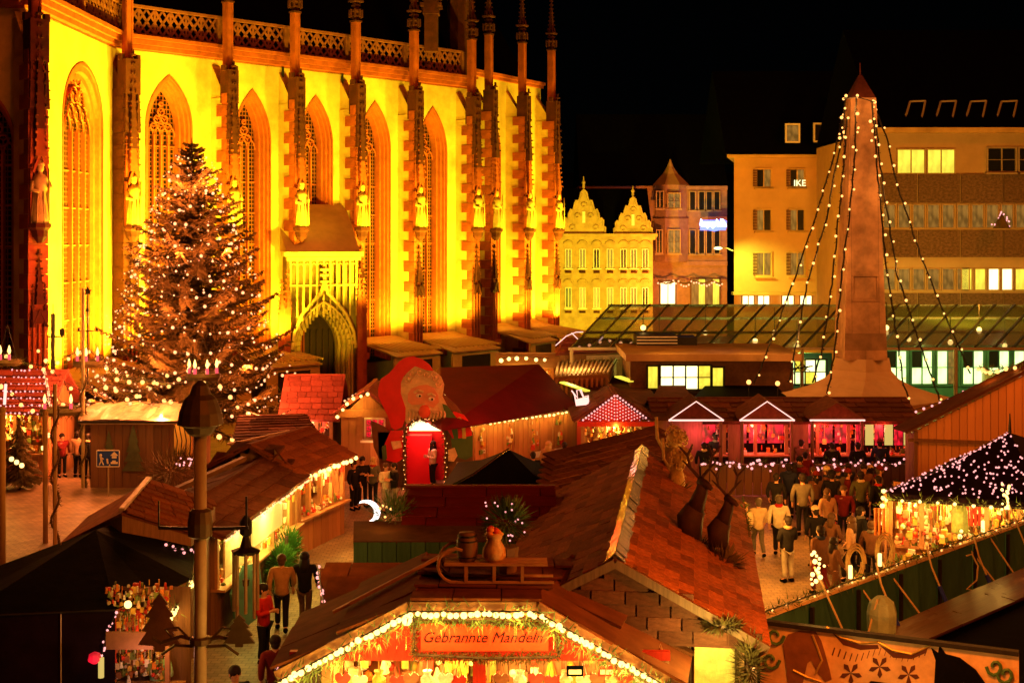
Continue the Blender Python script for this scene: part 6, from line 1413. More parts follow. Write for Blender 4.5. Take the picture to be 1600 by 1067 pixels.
for i, (px, py) in enumerate(((18,717),(26,722),(34,727),(75,680),(68,700))): l_ = thing('lantern_bulb', ['upper','middle','lowest','rightmost','lower right'][i]+' glaring bulb low beside the left small fir', 'lamp', tuple(W(px,py,.0215))); inst('globe', unit(E['ybulb'],'ball'), l_, at(W(px,py,.0215), .085)); MB().tube([W(px,py,.0215), W(px,py-8,.0215)], .012, 4).build('flex', M['iron'], l_); 
point(W(28,722,.0205), WARM, 40); point(W(70,690,.0205), WARM, 40); point(W(120,720,.0205), WARM, 30)
# O: red tiled stall left of the orange gable
o, q, L, X, Y = stall('red_tiled_stall', 'stall with sloping red tiled roof left of the orange gable hut', W(448,370,.0238), W(520,370,.0238), 2.6, 2.2, 3.7, roof='redtile', wall='brown', light=((1,.3,.15), 40), nw=70, tw=.4, th=.26)
# H: hipped kiosk roof near left
H = thing('left_shingled_kiosk', 'near left kiosk with orange shingled gable roof and gleaming ridge', 'market stall', (-7,27,0))
hn, hf = W(190,801,.0131), W(233,751,.0143); e1, e2, e3, e4 = W(92,850,.0138), W(138,806,.0150), W(300,834,.0136), W(338,786,.0147)
plane(H, e1, hn, hf, e2, M['shingle'], 0); plane(H, hn, e3, e4, hf, M['shingleb'], .5, .3)  # left slope in the lit shingle colour, right in the shaded one
b = MB(); b.bar(hn+Z3*.07, hf+Z3*.07, .12, .05); b.build('ridge_flashing', M['tarp'], H)
b = MB()
for a, c in ((e1,hn),(hn,e3),(e3,e4),(e1,e2)): a_, c_ = a*.985+hf*.015, c*.985+hf*.015; b.poly([a_,c_,V(c_.x,c_.y,0),V(a_.x,a_.y,0)])
b.build('wall', M['plankd'], H)
point(W(95,790,.0138)+V(-.3,-.2,1.3), (1,.3,.05), 25)  # added light for the kiosk's left roof slope
# big black tarp roofs, lower left
bt = thing('black_tarp_roof', 'large unlit black tarp roof in the lower left corner', 'market stall', (-8,22,0))
pp = [Wz(-60,962,2.45), Wz(180,952,2.45), Wz(300,905,2.4), Wz(305,850,2.4), Wz(200,812,2.9), Wz(88,852,2.6), Wz(-60,905,2.4)]
cc = W(150,862,.0128); cc.z = 3.15; b = MB()
for a, c in zip(pp, pp[1:]+pp[:1]): m_ = (a+c)/2 - Z3*.06; b.poly([cc, a, m_]); b.poly([cc, m_, c])
b.build('tarp', M['black'], bt)
b = MB(); a, c = pp[0], pp[1]; b.poly([a, c, V(c.x,c.y,0), V(a.x,a.y,0)]); b.build('front_sheet', M['navyt'], bt)
for px in (22, 96): b = MB(); p_ = Wz(px, 958, 2.42); b.tube([V(p_.x,p_.y-.03,2.42), V(p_.x,p_.y-.03,0)], .012, 4); b.build('seam_pole', M['pole'], bt)
MB().tube([a+V(0,-.03,0), c+V(0,-.03,0)], .018, 5).build('edge_pipe', M['iron'], bt)
g2 = thing('roof_netting', 'thin wire star frame lying on the dark lower left roofs', 'wire star', tuple(W(88,890,.0125))); b = MB(); c = W(88,885,.0126)
for k in range(6): a_ = k*math.pi/3+.3; b.tube([c, c+V(.45*math.cos(a_),0,.5*math.sin(a_))], .012, 4)
b.build('wires', M['post'], g2)
# I: goods corner with sign board, cut-out fir and garland
sI = .0113; ig = thing('gift_stall', 'crowded gift stall under a brown sign board at lower left', 'market stall', (W(215,370,sI).x, FPX*sI, 0))
xa, xb = W(158,370,sI).x, W(262,370,sI).x; y0 = FPX*sI
b = MB(); bx(b, xa, xb+.2, y0+.8, y0+.85, 0, 2.6); b.build('back_wall', M['plankd'], ig); b = MB(); bx(b, xa-.1, xb+.2, y0-.2, y0+.5, .9, 1.0); b.build('counter', M['post'], ig)
for x in (xa, xb): MB().box((x, y0, 1.2), (.08,.08,2.4)).build('post', M['post'], ig)
wares(ig, (xa,y0,0), V(1,0,0), xb-xa, -.05, .7, 1.15, 2.2, 420, True, .085); wares(ig, (xa-.1,y0,0), V(1,0,0), xb-xa+.2, 0, .5, 2.1, 2.75, 260, False, .08); wares(ig, (xa,y0-.3,0), V(1,0,0), xb-xa, -.1, .1, .6, 1.1, 120, False, .08)
for k in range(3): p_ = V(xa+.1+k*.35, y0-.02, 2.05); 
sbd = thing('blank_sign_board', 'plain brown board across the lower left gift stall', 'sign', tuple(W(206,1000,sI-.0003))); b = MB(); b.bar(W(166,1000,sI-.0003), W(240,1000,sI-.0003), .05, .3); b.build('board', M['brown'], sbd)
def cutfir(c, h, w_, m, lab, nm='cut_out_fir'):
    o = thing(nm, lab, 'decoration', tuple(c)); b = MB(); pts = []
    for k, (xx, zz) in enumerate(((.12,0),(.12,.1),(.5,.12),(.3,.34),(.42,.36),(.22,.58),(.32,.6),(.14,.8),(.2,.81),(0,1))): pts.append(c+V(xx*w_,0,zz*h))
    pts += [V(2*c.x-p_.x, p_.y, p_.z) for p_ in pts[-2::-1]]; b.prism(pts, V(0,.05,0)); b.build('board', m, o); return o
cutfir(W(249,1018,sI-.0006), .98, .72, M['brown'], 'brown cut-out wooden fir standing at the right of the gift stall')
string('glaring bulbs in a fir garland climbing from the gift stall to the lamp post', [W(262,968,.0112), W(282,935,.0119), W(302,900,.0127)], E['ybulb'], .055, .17, pw=12, every=3, lc=YEL, green=.16)
l_ = thing('glaring_lamp', 'single glaring lamp over the left end of the gift stall', 'lamp', tuple(W(200,944,.0112))); inst('globe', unit(E['ybulb'],'ball'), l_, at(W(200,944,.0112), .07)); MB().tube([W(200,944,.0112), W(200,955,.0112)], .015, 4).build('stem', M['iron'], l_)
point(W(200,946,.0108), YEL, 24); point(W(215,1040,.0108), (1,.4,.25), 22); point(W(240,975,.0108), WARM, 10)
string('tiny rosy bulbs down the edge of the black tarp beside the gift stall', [W(182,955,.0112), W(166,990,.0112), W(158,1025,.0112)], E['smallpink'], .025, .09)
string('rosy bulbs crowded on the bush left of the big lamp post', [W(252,855,.0132), W(275,858,.0132), W(302,862,.0132)], E['smallpink'], .03, .07, None, green=.12, jit=.09)
pr = thing('pink_lantern', 'pink lantern and pale candle shape at the left end of the gift stall', 'lantern', tuple(W(150,1030,.011))); b = MB(); b.lathe(W(148,1036,.011), [(.04,0),(.12,.06),(.1,.16),(.02,.2)], 8); b.build('shade', E['pinkwall'], pr); MB().tube([W(158,1058,.011), W(158,1027,.011)], .05, 6).build('candle', E['dimy'], pr)
# ================================================================ big lamp post near left
sL = .0100; LX, LY = W(313,370,sL).x, FPX*sL; lp = thing('tall_lamp_post', 'tall pale lamp post with dark pointed hood and side arms, near left', 'lamp post', (LX,LY,0))
MB().tube([(LX,LY,0),(LX,LY,CH-(680-HZ)*sL)], .1, 12).build('pole', M['pole'], lp, True)
zh = CH-(678-HZ)*sL; MB().lathe((LX,LY,zh), [(.15,-.02),(.2,.02),(.26,.12),(.36,.16),(.33,.34),(.25,.55),(.17,.62),(.12,.76),(.03,.84)], 14).build('hood', M['bronze'], lp)
zc_ = CH-(838-HZ)*sL; MB().lathe((LX,LY,zc_), [(.12,-.02),(.19,.02),(.2,.22),(.17,.4),(.11,.44)], 14).build('collar', M['bronze'], lp)
b = MB(); b.bar((LX,LY,CH-(826-HZ)*sL), (LX+.75,LY-.0,CH-(824-HZ)*sL), .05); b.bar((LX,LY,CH-(826-HZ)*sL), (LX-.65,LY,CH-(824-HZ)*sL), .05); b.bar((LX+.72,LY,CH-(824-HZ)*sL), (LX+.72,LY,CH-(775-HZ)*sL), .03); b.bar((LX-.65,LY,CH-(824-HZ)*sL),(LX-.65,LY,CH-(782-HZ)*sL), .02)
b.build('arm', M['iron'], lp)
zr_ = CH-(1000-HZ)*sL; MB().lathe((LX,LY,zr_), [(.13,-.06),(.17,-.04),(.17,.04),(.13,.06)], 10).build('ring', M['bronze'], lp)
b = MB()
for s_ in (-1,1): b.tube([V(LX,LY,zr_-.02), V(LX+s_*.3,LY,zr_+.06), V(LX+s_*.62,LY,zr_-.04), V(LX+s_*.75,LY,zr_+.04)], .03, 5); b.tube([V(LX+s_*.15,LY,zr_), V(LX+s_*.35,LY,zr_+.2), V(LX+s_*.55,LY,zr_+.17), V(LX+s_*.45,LY,zr_+.05)], .02, 5); b.tube([V(LX,LY,zr_-.1), V(LX+s_*.4,LY,zr_-.08), V(LX+s_*.6,LY,zr_-.22)], .025, 5)
b.build('scroll_arm', M['bronze'], lp)
cutfir(V(LX+.62,LY-.08,zr_-.08), .5, .5, M['bronze'], 'small brown cut-out fir on the right scroll arm of the big lamp post')
hl = thing('glass_lantern', 'tall hanging lantern of glass tubes on the right arm of the lamp post', 'lantern', tuple(W(384,860,.0108))); s = .0104; c = W(384,862,s)
MB().lathe(tuple(c), [(.22,-.02),(.24,.03),(.1,.08),(.05,.25),(.1,.3),(.1,.5),(.02,.6)], 8).build('cap', M['iron'], hl)
for i in range(8):
    a_ = i*math.pi/4+.2; p_ = c+V(.19*math.cos(a_), .19*math.sin(a_), 0); t_ = MB().tube([p_, p_-Z3*(1.05 if i % 2 else .95)], .028, 6).build('glass_tube', M['pole'], hl)
b = MB(); b.tube([c+Z3*.55, W(384,824,.0103)], .012, 4); b.lathe(tuple(c-Z3*.55), [(.05,0),(.06,.1)], 6); b.build('hanger', M['iron'], hl)
# ================================================================ poles, wreaths, overhead strings
for px, t_, b_, r_, lb_ in ((4,640,897,.085,'pale pole at the left frame edge'),(71,645,848,.075,'pale pole in front of the left stalls'),(233,608,746,.06,'thin pale pole before the plank hut')):
    p_ = Wz(px, b_, 0); s = (CH)/(b_-HZ); o = thing('banner_pole', lb_, 'pole', tuple(p_)); MB().tube([p_, V(p_.x,p_.y,CH-(t_-HZ)*s)], r_, 8).build('shaft', M['poleb'], o, True); MB().ball(V(p_.x,p_.y,CH-(t_-HZ)*s), r_*1.2, 8, 5).build('cap', M['poleb'], o)
for px, t_, b_, lb_ in ((86,600,850,'garland wound pole between the left wreaths'),(130,450,762,'garland wound pole carrying the wreath under the big fir')):
    p_ = Wz(px, b_, 0); s = CH/(b_-HZ); zt_ = CH-(t_-HZ)*s; o = thing('garland_pole', lb_, 'pole', tuple(p_)); MB().tube([p_, V(p_.x,p_.y,zt_)], .06, 6).build('shaft', M['poleb'], o)
    b = MB(); hh = min(zt_, 4.4); Q = [p_+V(.11*math.cos(z_*5), .11*math.sin(z_*5), z_) for z_ in [j*.1 for j in range(int(hh/.1))]]; tuft(b, Q, .07, 90, .12); b.tube(Q, .035, 4); b.build('garland', M['fir'], o, kind='stuff')
ss = thing('star_standard', 'iron standard with star on top in front of the choir window', 'standard', tuple(W(137,560,.0235))); s = .0235
b = MB(); b.tube([W(137,600,s), W(137,455,s)], .03, 5); b.bar(W(121,517,s), W(153,517,s), .04); b.lathe(W(137,487,s), [(.1,0),(.03,.15)], 6); b.lathe(W(123,517,s), [(.07,0),(.02,.12)], 6); b.lathe(W(151,517,s), [(.07,0),(.02,.12)], 6)
b.build('rod', M['iron'], ss); P_ = []; c = W(137,455,s)
for k in range(10): a_ = k*math.pi/5+math.pi/2; r_ = .17 if k % 2 == 0 else .08; P_.append(c+V(r_*math.cos(a_),0,r_*math.sin(a_)))
MB().prism(P_, V(0,.04,0)).build('star', M['iron'], ss)
tl_ = thing('twin_street_lamp', 'black twin armed street lamp silhouetted against the lit church', 'street lamp', tuple(V(*W(83,370,.026)[:2],0))); s = .026
b = MB(); p_ = W(83,490,s); b.tube([V(p_.x,p_.y,0), p_], .09, 6); b.tube([p_, W(83,475,s)], .02, 4); b.bar(W(67,526,s), W(99,526,s), .07); b.build('mast', M['iron'], tl_)
for px in (70,97): b = MB(); b.lathe(W(px,525,s), [(.06,0),(.1,.05),(.12,.25),(.05,.33)], 6); b.build('lantern', M['iron'], tl_)
def wreath(px, py, s, lab, rpx=22, n_=3):
    c = W(px,py,s); r_ = rpx*s; o = thing('advent_wreath', lab, 'wreath', tuple(c), 'hanging candle wreaths'); P_ = [c+V(r_*math.cos(a_), r_*.8*math.sin(a_), 0) for a_ in [k*math.pi/10 for k in range(21)]]
    b = MB(); tuft(b, P_, .17, 150, .2); b.tube(P_, .13, 6); b.build('fir_ring', M['fir'], o, kind='stuff')
    for k in range(n_):
        a_ = -math.pi/2+(k-(n_-1)/2)*.9; p_ = c+V(r_*math.cos(a_), r_*.8*math.sin(a_), 0); MB().tube([p_+Z3*.08, p_+Z3*.3], .055, 8).build('candle', E['candle'], o); MB().lathe(tuple(p_+Z3*.4), [(.03,-.08),(.06,.02),(.035,.14),(.01,.22)], 7).build('flame_lamp', E['flame'], o)
    MB().tube([c+V(-r_,0,0), c+Z3*1.3, c+V(r_,0,0)], .015, 4).build('hanger', M['iron'], o)
    point(c+V(0,-.9,.7), (1,.42,.1), 40)
wreath(140,568,.0235,'candle wreath hanging in front of the left church shops',20); wreath(95,642,.0222,'large candle wreath between the light row roof and plank hut',26); wreath(12,566,.0225,'candle wreath partly cut by the left frame edge',16,2); wreath(318,588,.0222,'candle wreath low in front of the giant fir',22,4)
SL = [([(-10,542),(18,556),(40,566),(68,572),(100,560),(122,548),(137,545)],.0236,.0236,'garland from the frame edge to the star standard'),
 ([(137,545),(158,565),(182,592),(215,592),(250,596),(268,600)],.0236,.0236,'garland from the star standard to the thin pole'),
 ([(85,612),(95,628),(118,634),(135,645),(165,648),(185,643),(210,622),(233,603)],.0232,.0238,'swag below the giant fir towards the thin pole'),
 ([(233,603),(250,622),(262,626),(275,627)],.0238,.0232,'short bright run right of the thin pole'),
 ([(180,580),(205,586),(232,596),(262,585),(290,590),(310,588),(340,598)],.024,.024,'star bright run crossing the lower giant fir'),
 ([(0,600),(30,625),(60,640),(85,612)],.0226,.0226,'warm bulb swag between left edge and first garland pole'),
 ([(60,545),(90,590),(130,612),(172,600),(205,622),(233,606)],.0243,.0238,'low swag crossing behind the two garland poles'),
 ([(345,600),(380,640),(420,655),(455,640)],.0238,.0236,'swag at the right foot of the giant fir'),
 ([(330,668),(345,676),(362,684),(385,690)],.02,.0195,'short bulb string beside the big lamp post hood')]
for i, (pts, s0, s1, nm) in enumerate(SL):
    n_ = len(pts); string(nm.replace('garland','garland of warm bulbs'), [W(x, y_, s0+(s1-s0)*k/(n_-1)) for k, (x, y_) in enumerate(pts)], E['bulb'], .08, .5, green=.07 if i < 2 else None, jit=.06, pw=14 if i in (0,2,4) else 0, every=5, name='light_string' if i >= 2 else 'garland_string')
# ================================================================ right: green board fence, painted board, star sticks
fa, fb = W(1184,966,.01125), W(1640,806,.0156); fa.z = 2.25; fb.z = 2.2
GF = thing('green_board_fence', 'dark green panelled fence running to the right edge with cables and lamps', 'fence', tuple(V(fa.x,fa.y,0)))
Xf = (fb-fa); Xf.z = 0; Lf = Xf.length; Xf.normalize(); Yf = V(-Xf.y,Xf.x,0); np_ = 15
for i in range(np_):
    c = V(fa.x,fa.y,0)+Xf*Lf*(i+.5)/np_ + Yf*(.02 if i % 2 else 0); inst('panel', unit(M['greenf']), GF, axm(c+Z3*1.12, Xf, Yf, Z3, (Lf/np_-.03,.04,2.2)))
MB().bar(fa+V(0,0,.04), fb+V(0,0,.07), .1, .06).build('top_rail', M['cream'], GF)
for i in range(0,np_,2):
    c = V(fa.x,fa.y,0)+Xf*Lf*(i+.0)/np_ - Yf*.07; MB().box(c+Z3*1.1, (.07,.06,2.15), (Xf,Yf,Z3)).build('batten', M['iron'], GF)
string('fir garland with a few bulbs lying on the green fence top', [fa+V(0,0,.12), fb+V(0,0,.16)], E['bulb'], .022, .45, None, green=.1)
lg = thing('wet_plank_ledge', 'wet brown plank roof below the green fence', 'roof', tuple(W(1500,960,.0128))); A_ = [W(1385,1010,.0113), W(1600,930,.0125), W(1640,880,.0136), W(1428,972,.0120)]
for p_ in A_: p_.z = 1.6
A_ = [Wz(1390,1022,1.62), Wz(1660,905,1.62), Wz(1660,868,1.62), Wz(1400,985,1.62)]
plane(lg, *A_, M['wetwood'], 2.4, .28, name='deck_board', thick=.08)
nv = thing('navy_tarp_roof', 'flat navy tarp roof below the wet planks', 'roof', (7,21,0)); b = MB(); A_ = [Wz(1350,1075,1.5), Wz(1720,1075,1.5), Wz(1720,880,1.55), Wz(1400,1018,1.5)]; b.prism(A_, V(0,0,-.1)); b.build('sheet', M['blue'], nv)
MB().tube([W(1375,905,.0122), W(1420,965,.0114)], .02, 5)
def stick(px0, py0, px1, py1, lab):
    o = thing('light_stick', lab, 'lamp', tuple(W(px0,py0,.012)), 'lamps on sticks along the green fence'); return o
sp = lambda px: fa.lerp(fb, (px-1184)/(1640-1184))
for i, (px, py, kind, lb_) in enumerate(((1272,885,'star','tall cluster of star bulbs on a slanting stick above the left of the green fence'),(1328,893,'tube','bent wicker hoop with a bright tube lamp on the green fence'),(1374,874,'tube','second wicker hoop with bright bulb on the green fence'),(1500,838,'bulb','small sparkling bulb at the middle of the green fence'),(1535,822,'tube','bright tube lamp in front of the tent counter'),(1571,775,'star','tall glaring flame shaped bulb cluster near the right edge'))):
    s = sp(px).y/FPX - .0001; c = W(px, py, s); ft = sp(px)+V(.3,-.35,-.9); o = thing('light_stick', lb_, 'lamp', tuple(c), 'lamps on sticks along the green fence')
    MB().tube([c, ft], .02, 5).build('stick', M['cream'], o)
    if kind == 'star':
        for k in range(15): inst('bulb', unit(E['ybulb'],'bulb'), o, at(c+V(R.gauss(0,.07), R.uniform(-.1,0), -.3+.042*k), R.uniform(.025,.05)))
        point(c+V(0,-.25,0), YEL, 9)
    elif kind == 'tube': MB().tube([c+V(0,-.03,-.12), c+V(0,-.03,.13)], .04, 6).build('tube', E['ybulb'], o); point(c+V(0,-.2,.1), YEL, 5)
    else: inst('bulb', unit(E['ybulb'],'bulb'), o, at(c, .06)); inst('bulb', unit(E['ybulb'],'bulb'), o, at(c+V(.03,0,.12), .04)); point(c+V(0,-.2,.1), YEL, 4)
    if i in (1,2):
        b = MB(); h_ = c+V(.14,.05,.15)
        for rr_ in (.13,.16,.19): b.tube([h_+V(rr_*math.cos(a_), .02*a_, rr_*2.0*math.sin(a_)) for a_ in [k*math.pi/8 for k in range(17)]], .018, 4)
        b.build('wicker_hoop', M['straw'], o)
for px, py in ((1395,958),(1472,926),(1545,908)):
    c = W(px,py,.0121 if px < 1420 else (.0132 if px < 1500 else .0139)); o = thing('blue_connector', {1395:'blue cable connector beside the grey covered bundle',1472:'blue cable connector hanging at mid fence',1545:'blue cable connector near the right end of the fence'}[px], 'cable connector', tuple(c)); b = MB(); b.tube([c+V(.07,-.1,-.2), c+V(-.07,-.05,.16)], .045, 8); b.build('plug', mat('blue_plastic_%d' % px,(.03,.05,.6),.35,.1,3,0), o); MB().tube([c+V(-.07,-.05,.16), c+V(-.22,0,.55), c+V(-.3,.05,.95)], .022, 5).build('cable', M['cream'], o)
c = W(1518,890,.0138); o = thing('white_cable', 'pale coiled cable hanging on the green fence', 'cable', tuple(c)); MB().tube([c+V(-.12,0,.3), c+V(0,-.03,.35), c+V(.12,-.05,.1), c+V(.08,-.08,-.2), c+V(-.15,-.12,-.38), c+V(.1,-.15,-.42), c+V(.3,-.15,-.4)], .018, 5).build('cable', M['cream'], o)
o = thing('covered_bundle', 'grey tarp covered bundle leaning at the green fence', 'bundle', tuple(W(1378,960,.0115))); s = .0115; b = MB(); c = W(1378,962,s)
b.lathe(tuple(c+V(0,0,-.35)), [(.2,0),(.26,.1),(.27,.4),(.22,.6),(.1,.7),(.02,.72)], 9); b.build('cover', M['greycov'], o)
b = MB(); b.tube([c+V(-.28,-.1,-.3), c+V(-.12,-.15,.34)], .02, 4); b.build('stick', M['cream'], o)
# painted fairground board
s0, s1_ = .0112, .01035; A_, B_ = W(1188,972,s0), W(1592,1022,s1_); Xb = (B_-A_); Lb = Xb.length; Xb.normalize(); Nb = V(Xb.y,-Xb.x,0).normalized(); Zb = Z3
pb = thing('painted_fair_board', 'painted fairground board with horse heads and swagged drapery at lower right', 'painted board', tuple(A_))
b = MB(); b.prism([A_, B_, B_-Z3*1.6, A_-Z3*1.9], -Nb*.08); b.build('board', M['fairpaint'], pb)
b = MB(); b.bar(A_+Z3*.02, B_+Z3*.02, .14, .07); b.build('top_rail', M['iron'], pb)
def BP(px, py, k=1):
    f = (px-1188)/(1592-1188); s = s0+(s1_-s0)*f; return W(px, py, s) + Nb*.012*k
def bflat(pts, k, m, nm): return MB().prism([BP(x, y_, k) for x, y_ in pts], Nb*.012).build(nm, m, pb)
bflat([(1228,1030),(1224,1005),(1232,990),(1250,984),(1266,985),(1272,978),(1276,987),(1284,1000),(1290,1020),(1297,1045),(1300,1060),(1290,1064),(1278,1050),(1268,1030),(1262,1035),(1255,1066),(1232,1066)], 2, M['horse'], 'brown_horse')
bflat([(1460,1066),(1462,1030),(1455,1010),(1466,1018),(1468,1005),(1478,1020),(1500,1026),(1525,1045),(1540,1066)], 2, M['black'], 'black_horse')
bflat([(1298,984),(1320,998),(1345,1006),(1372,1006),(1374,1012),(1345,1014),(1318,1006)], 2, M['fairdark'], 'swag'); bflat([(1374,1006),(1400,1018),(1425,1020),(1450,1010),(1448,1018),(1425,1028),(1396,1026)], 2, M['fairdark'], 'swag')
b = MB()
for Q in ([(1292,978),(1315,994),(1345,1003),(1372,1001)],[(1372,1001),(1395,1014),(1425,1020),(1455,1006)],[(1270,990),(1278,1010),(1285,1030),(1275,1050)],[(1240,1045),(1262,1056),(1284,1063)]): b.tube([BP(x,y_,3.5) for x, y_ in Q], .02, 5)
b.build('gilt_edge', M['gold'], pb)
b = MB()
for cx_, cy_ in ((1375,1040),(1330,1050),(1420,1052)):
    b = MB()
    for k in range(5): a_ = k*1.256+.3; b.prism([BP(cx_,cy_,2.5), BP(cx_+13*math.cos(a_-.3),cy_+13*math.sin(a_-.3),2.5), BP(cx_+18*math.cos(a_),cy_+18*math.sin(a_),2.5), BP(cx_+13*math.cos(a_+.3),cy_+13*math.sin(a_+.3),2.5)], Nb*.012)
    b.build('rosette', M['fairdark'], pb)
for x0, y0_, sg_ in ((1212,992,1),(1205,1030,1),(1555,1040,-1),(1572,1052,-1)): MB().tube([BP(x0+sg_*14*math.cos(t)*(1-t/9), y0_+16*math.sin(t)*(1-t/9), 3) for t in [j*.7 for j in range(10)]], .03, 5).build('scroll', M['green2'], pb)
b = MB()
for x0 in range(1305,1450,9): 
    yb_ = 1010+10*math.sin((x0-1300)*.04)**2; b.tube([BP(x0,yb_,2), BP(x0-4,yb_+12,2)], .015, 4)
b.build('fringe', M['fairdark'], pb)
point(W(1300,1030,.0085)+V(0,-.6,.8), (1,.38,.08), 60); point(W(1480,1030,.0085)+V(0,-.6,.8), (1,.38,.08), 45)  # two lights added to brighten the painted board
# ================================================================ people
def skin_mesh(pts, edges, rad, name, sub=1):
    me = D.meshes.new(name); me.from_pydata(pts, edges, []); o = D.objects.new(name, me); COL.objects.link(o)
    md = o.modifiers.new('s', 'SKIN'); 
    if not me.skin_vertices: me.skin_vertices.new() if hasattr(me.skin_vertices,'new') else None
    for i, r_ in enumerate(rad): v = me.skin_vertices[0].data[i]; v.radius = (r_[0], r_[1]) if isinstance(r_, tuple) else (r_, r_); v.use_root = (i == 0)
    sb = o.modifiers.new('d', 'SUBSURF'); sb.levels = sub; sb.render_levels = sub
    dg = bpy.context.evaluated_depsgraph_get(); m2 = D.meshes.new_from_object(o.evaluated_get(dg)); m2.name = name; D.objects.remove(o)
    m2.materials.clear(); m2.materials.append(None); m2.polygons.foreach_set('use_smooth', [True]*len(m2.polygons)); return m2
def pose(kind):
    """joints, facing -Y; x = their left-right"""
    J = dict(pel=(0,0,.93), wai=(0,0,1.08), che=(0,-.01,1.3), nck=(0,0,1.46), hd0=(0,-.01,1.53), hd1=(0,-.015,1.63), hd2=(0,0,1.72))
    if kind == 'walk': J.update(kL=(.09,-.2,.52), aL=(.09,-.16,.1), tL=(.1,-.3,.04), kR=(-.09,.02,.5), aR=(-.09,.3,.14), tR=(-.09,.2,.03)); arms = ((.22,.0,1.4),(.28,.1,1.14),(.27,.02,.9)), ((-.22,0,1.4),(-.28,-.06,1.14),(-.26,-.22,.95))
    elif kind == 'hold': J.update(kL=(.1,-.02,.5), aL=(.11,.02,.09), tL=(.13,-.13,.03), kR=(-.1,-.02,.5), aR=(-.11,.02,.09), tR=(-.13,-.13,.03)); arms = ((.21,.0,1.4),(.27,-.02,1.13),(.08,-.26,1.16)), ((-.21,0,1.4),(-.27,-.02,1.13),(-.08,-.26,1.2))
    elif kind == 'lean': J.update(che=(0,-.1,1.28), nck=(0,-.17,1.42), hd0=(0,-.21,1.48), hd1=(0,-.25,1.56), hd2=(0,-.26,1.64), kL=(.1,-.05,.5), aL=(.11,.02,.09), tL=(.13,-.13,.03), kR=(-.1,.03,.5), aR=(-.11,.08,.09), tR=(-.13,-.06,.03)); arms = ((.21,-.12,1.36),(.28,-.25,1.12),(.17,-.42,1.05)), ((-.21,-.12,1.36),(-.28,-.2,1.1),(-.2,-.4,1.02))
    else: J.update(kL=(.1,-.02,.5), aL=(.11,.02,.09), tL=(.13,-.13,.03), kR=(-.1,0,.5), aR=(-.11,.03,.09), tR=(-.13,-.12,.03)); arms = ((.22,.0,1.4),(.3,.02,1.13),(.27,-.08,.9)), ((-.22,0,1.4),(-.3,.02,1.13),(-.27,-.08,.9))
    return J, arms
PROT = {}
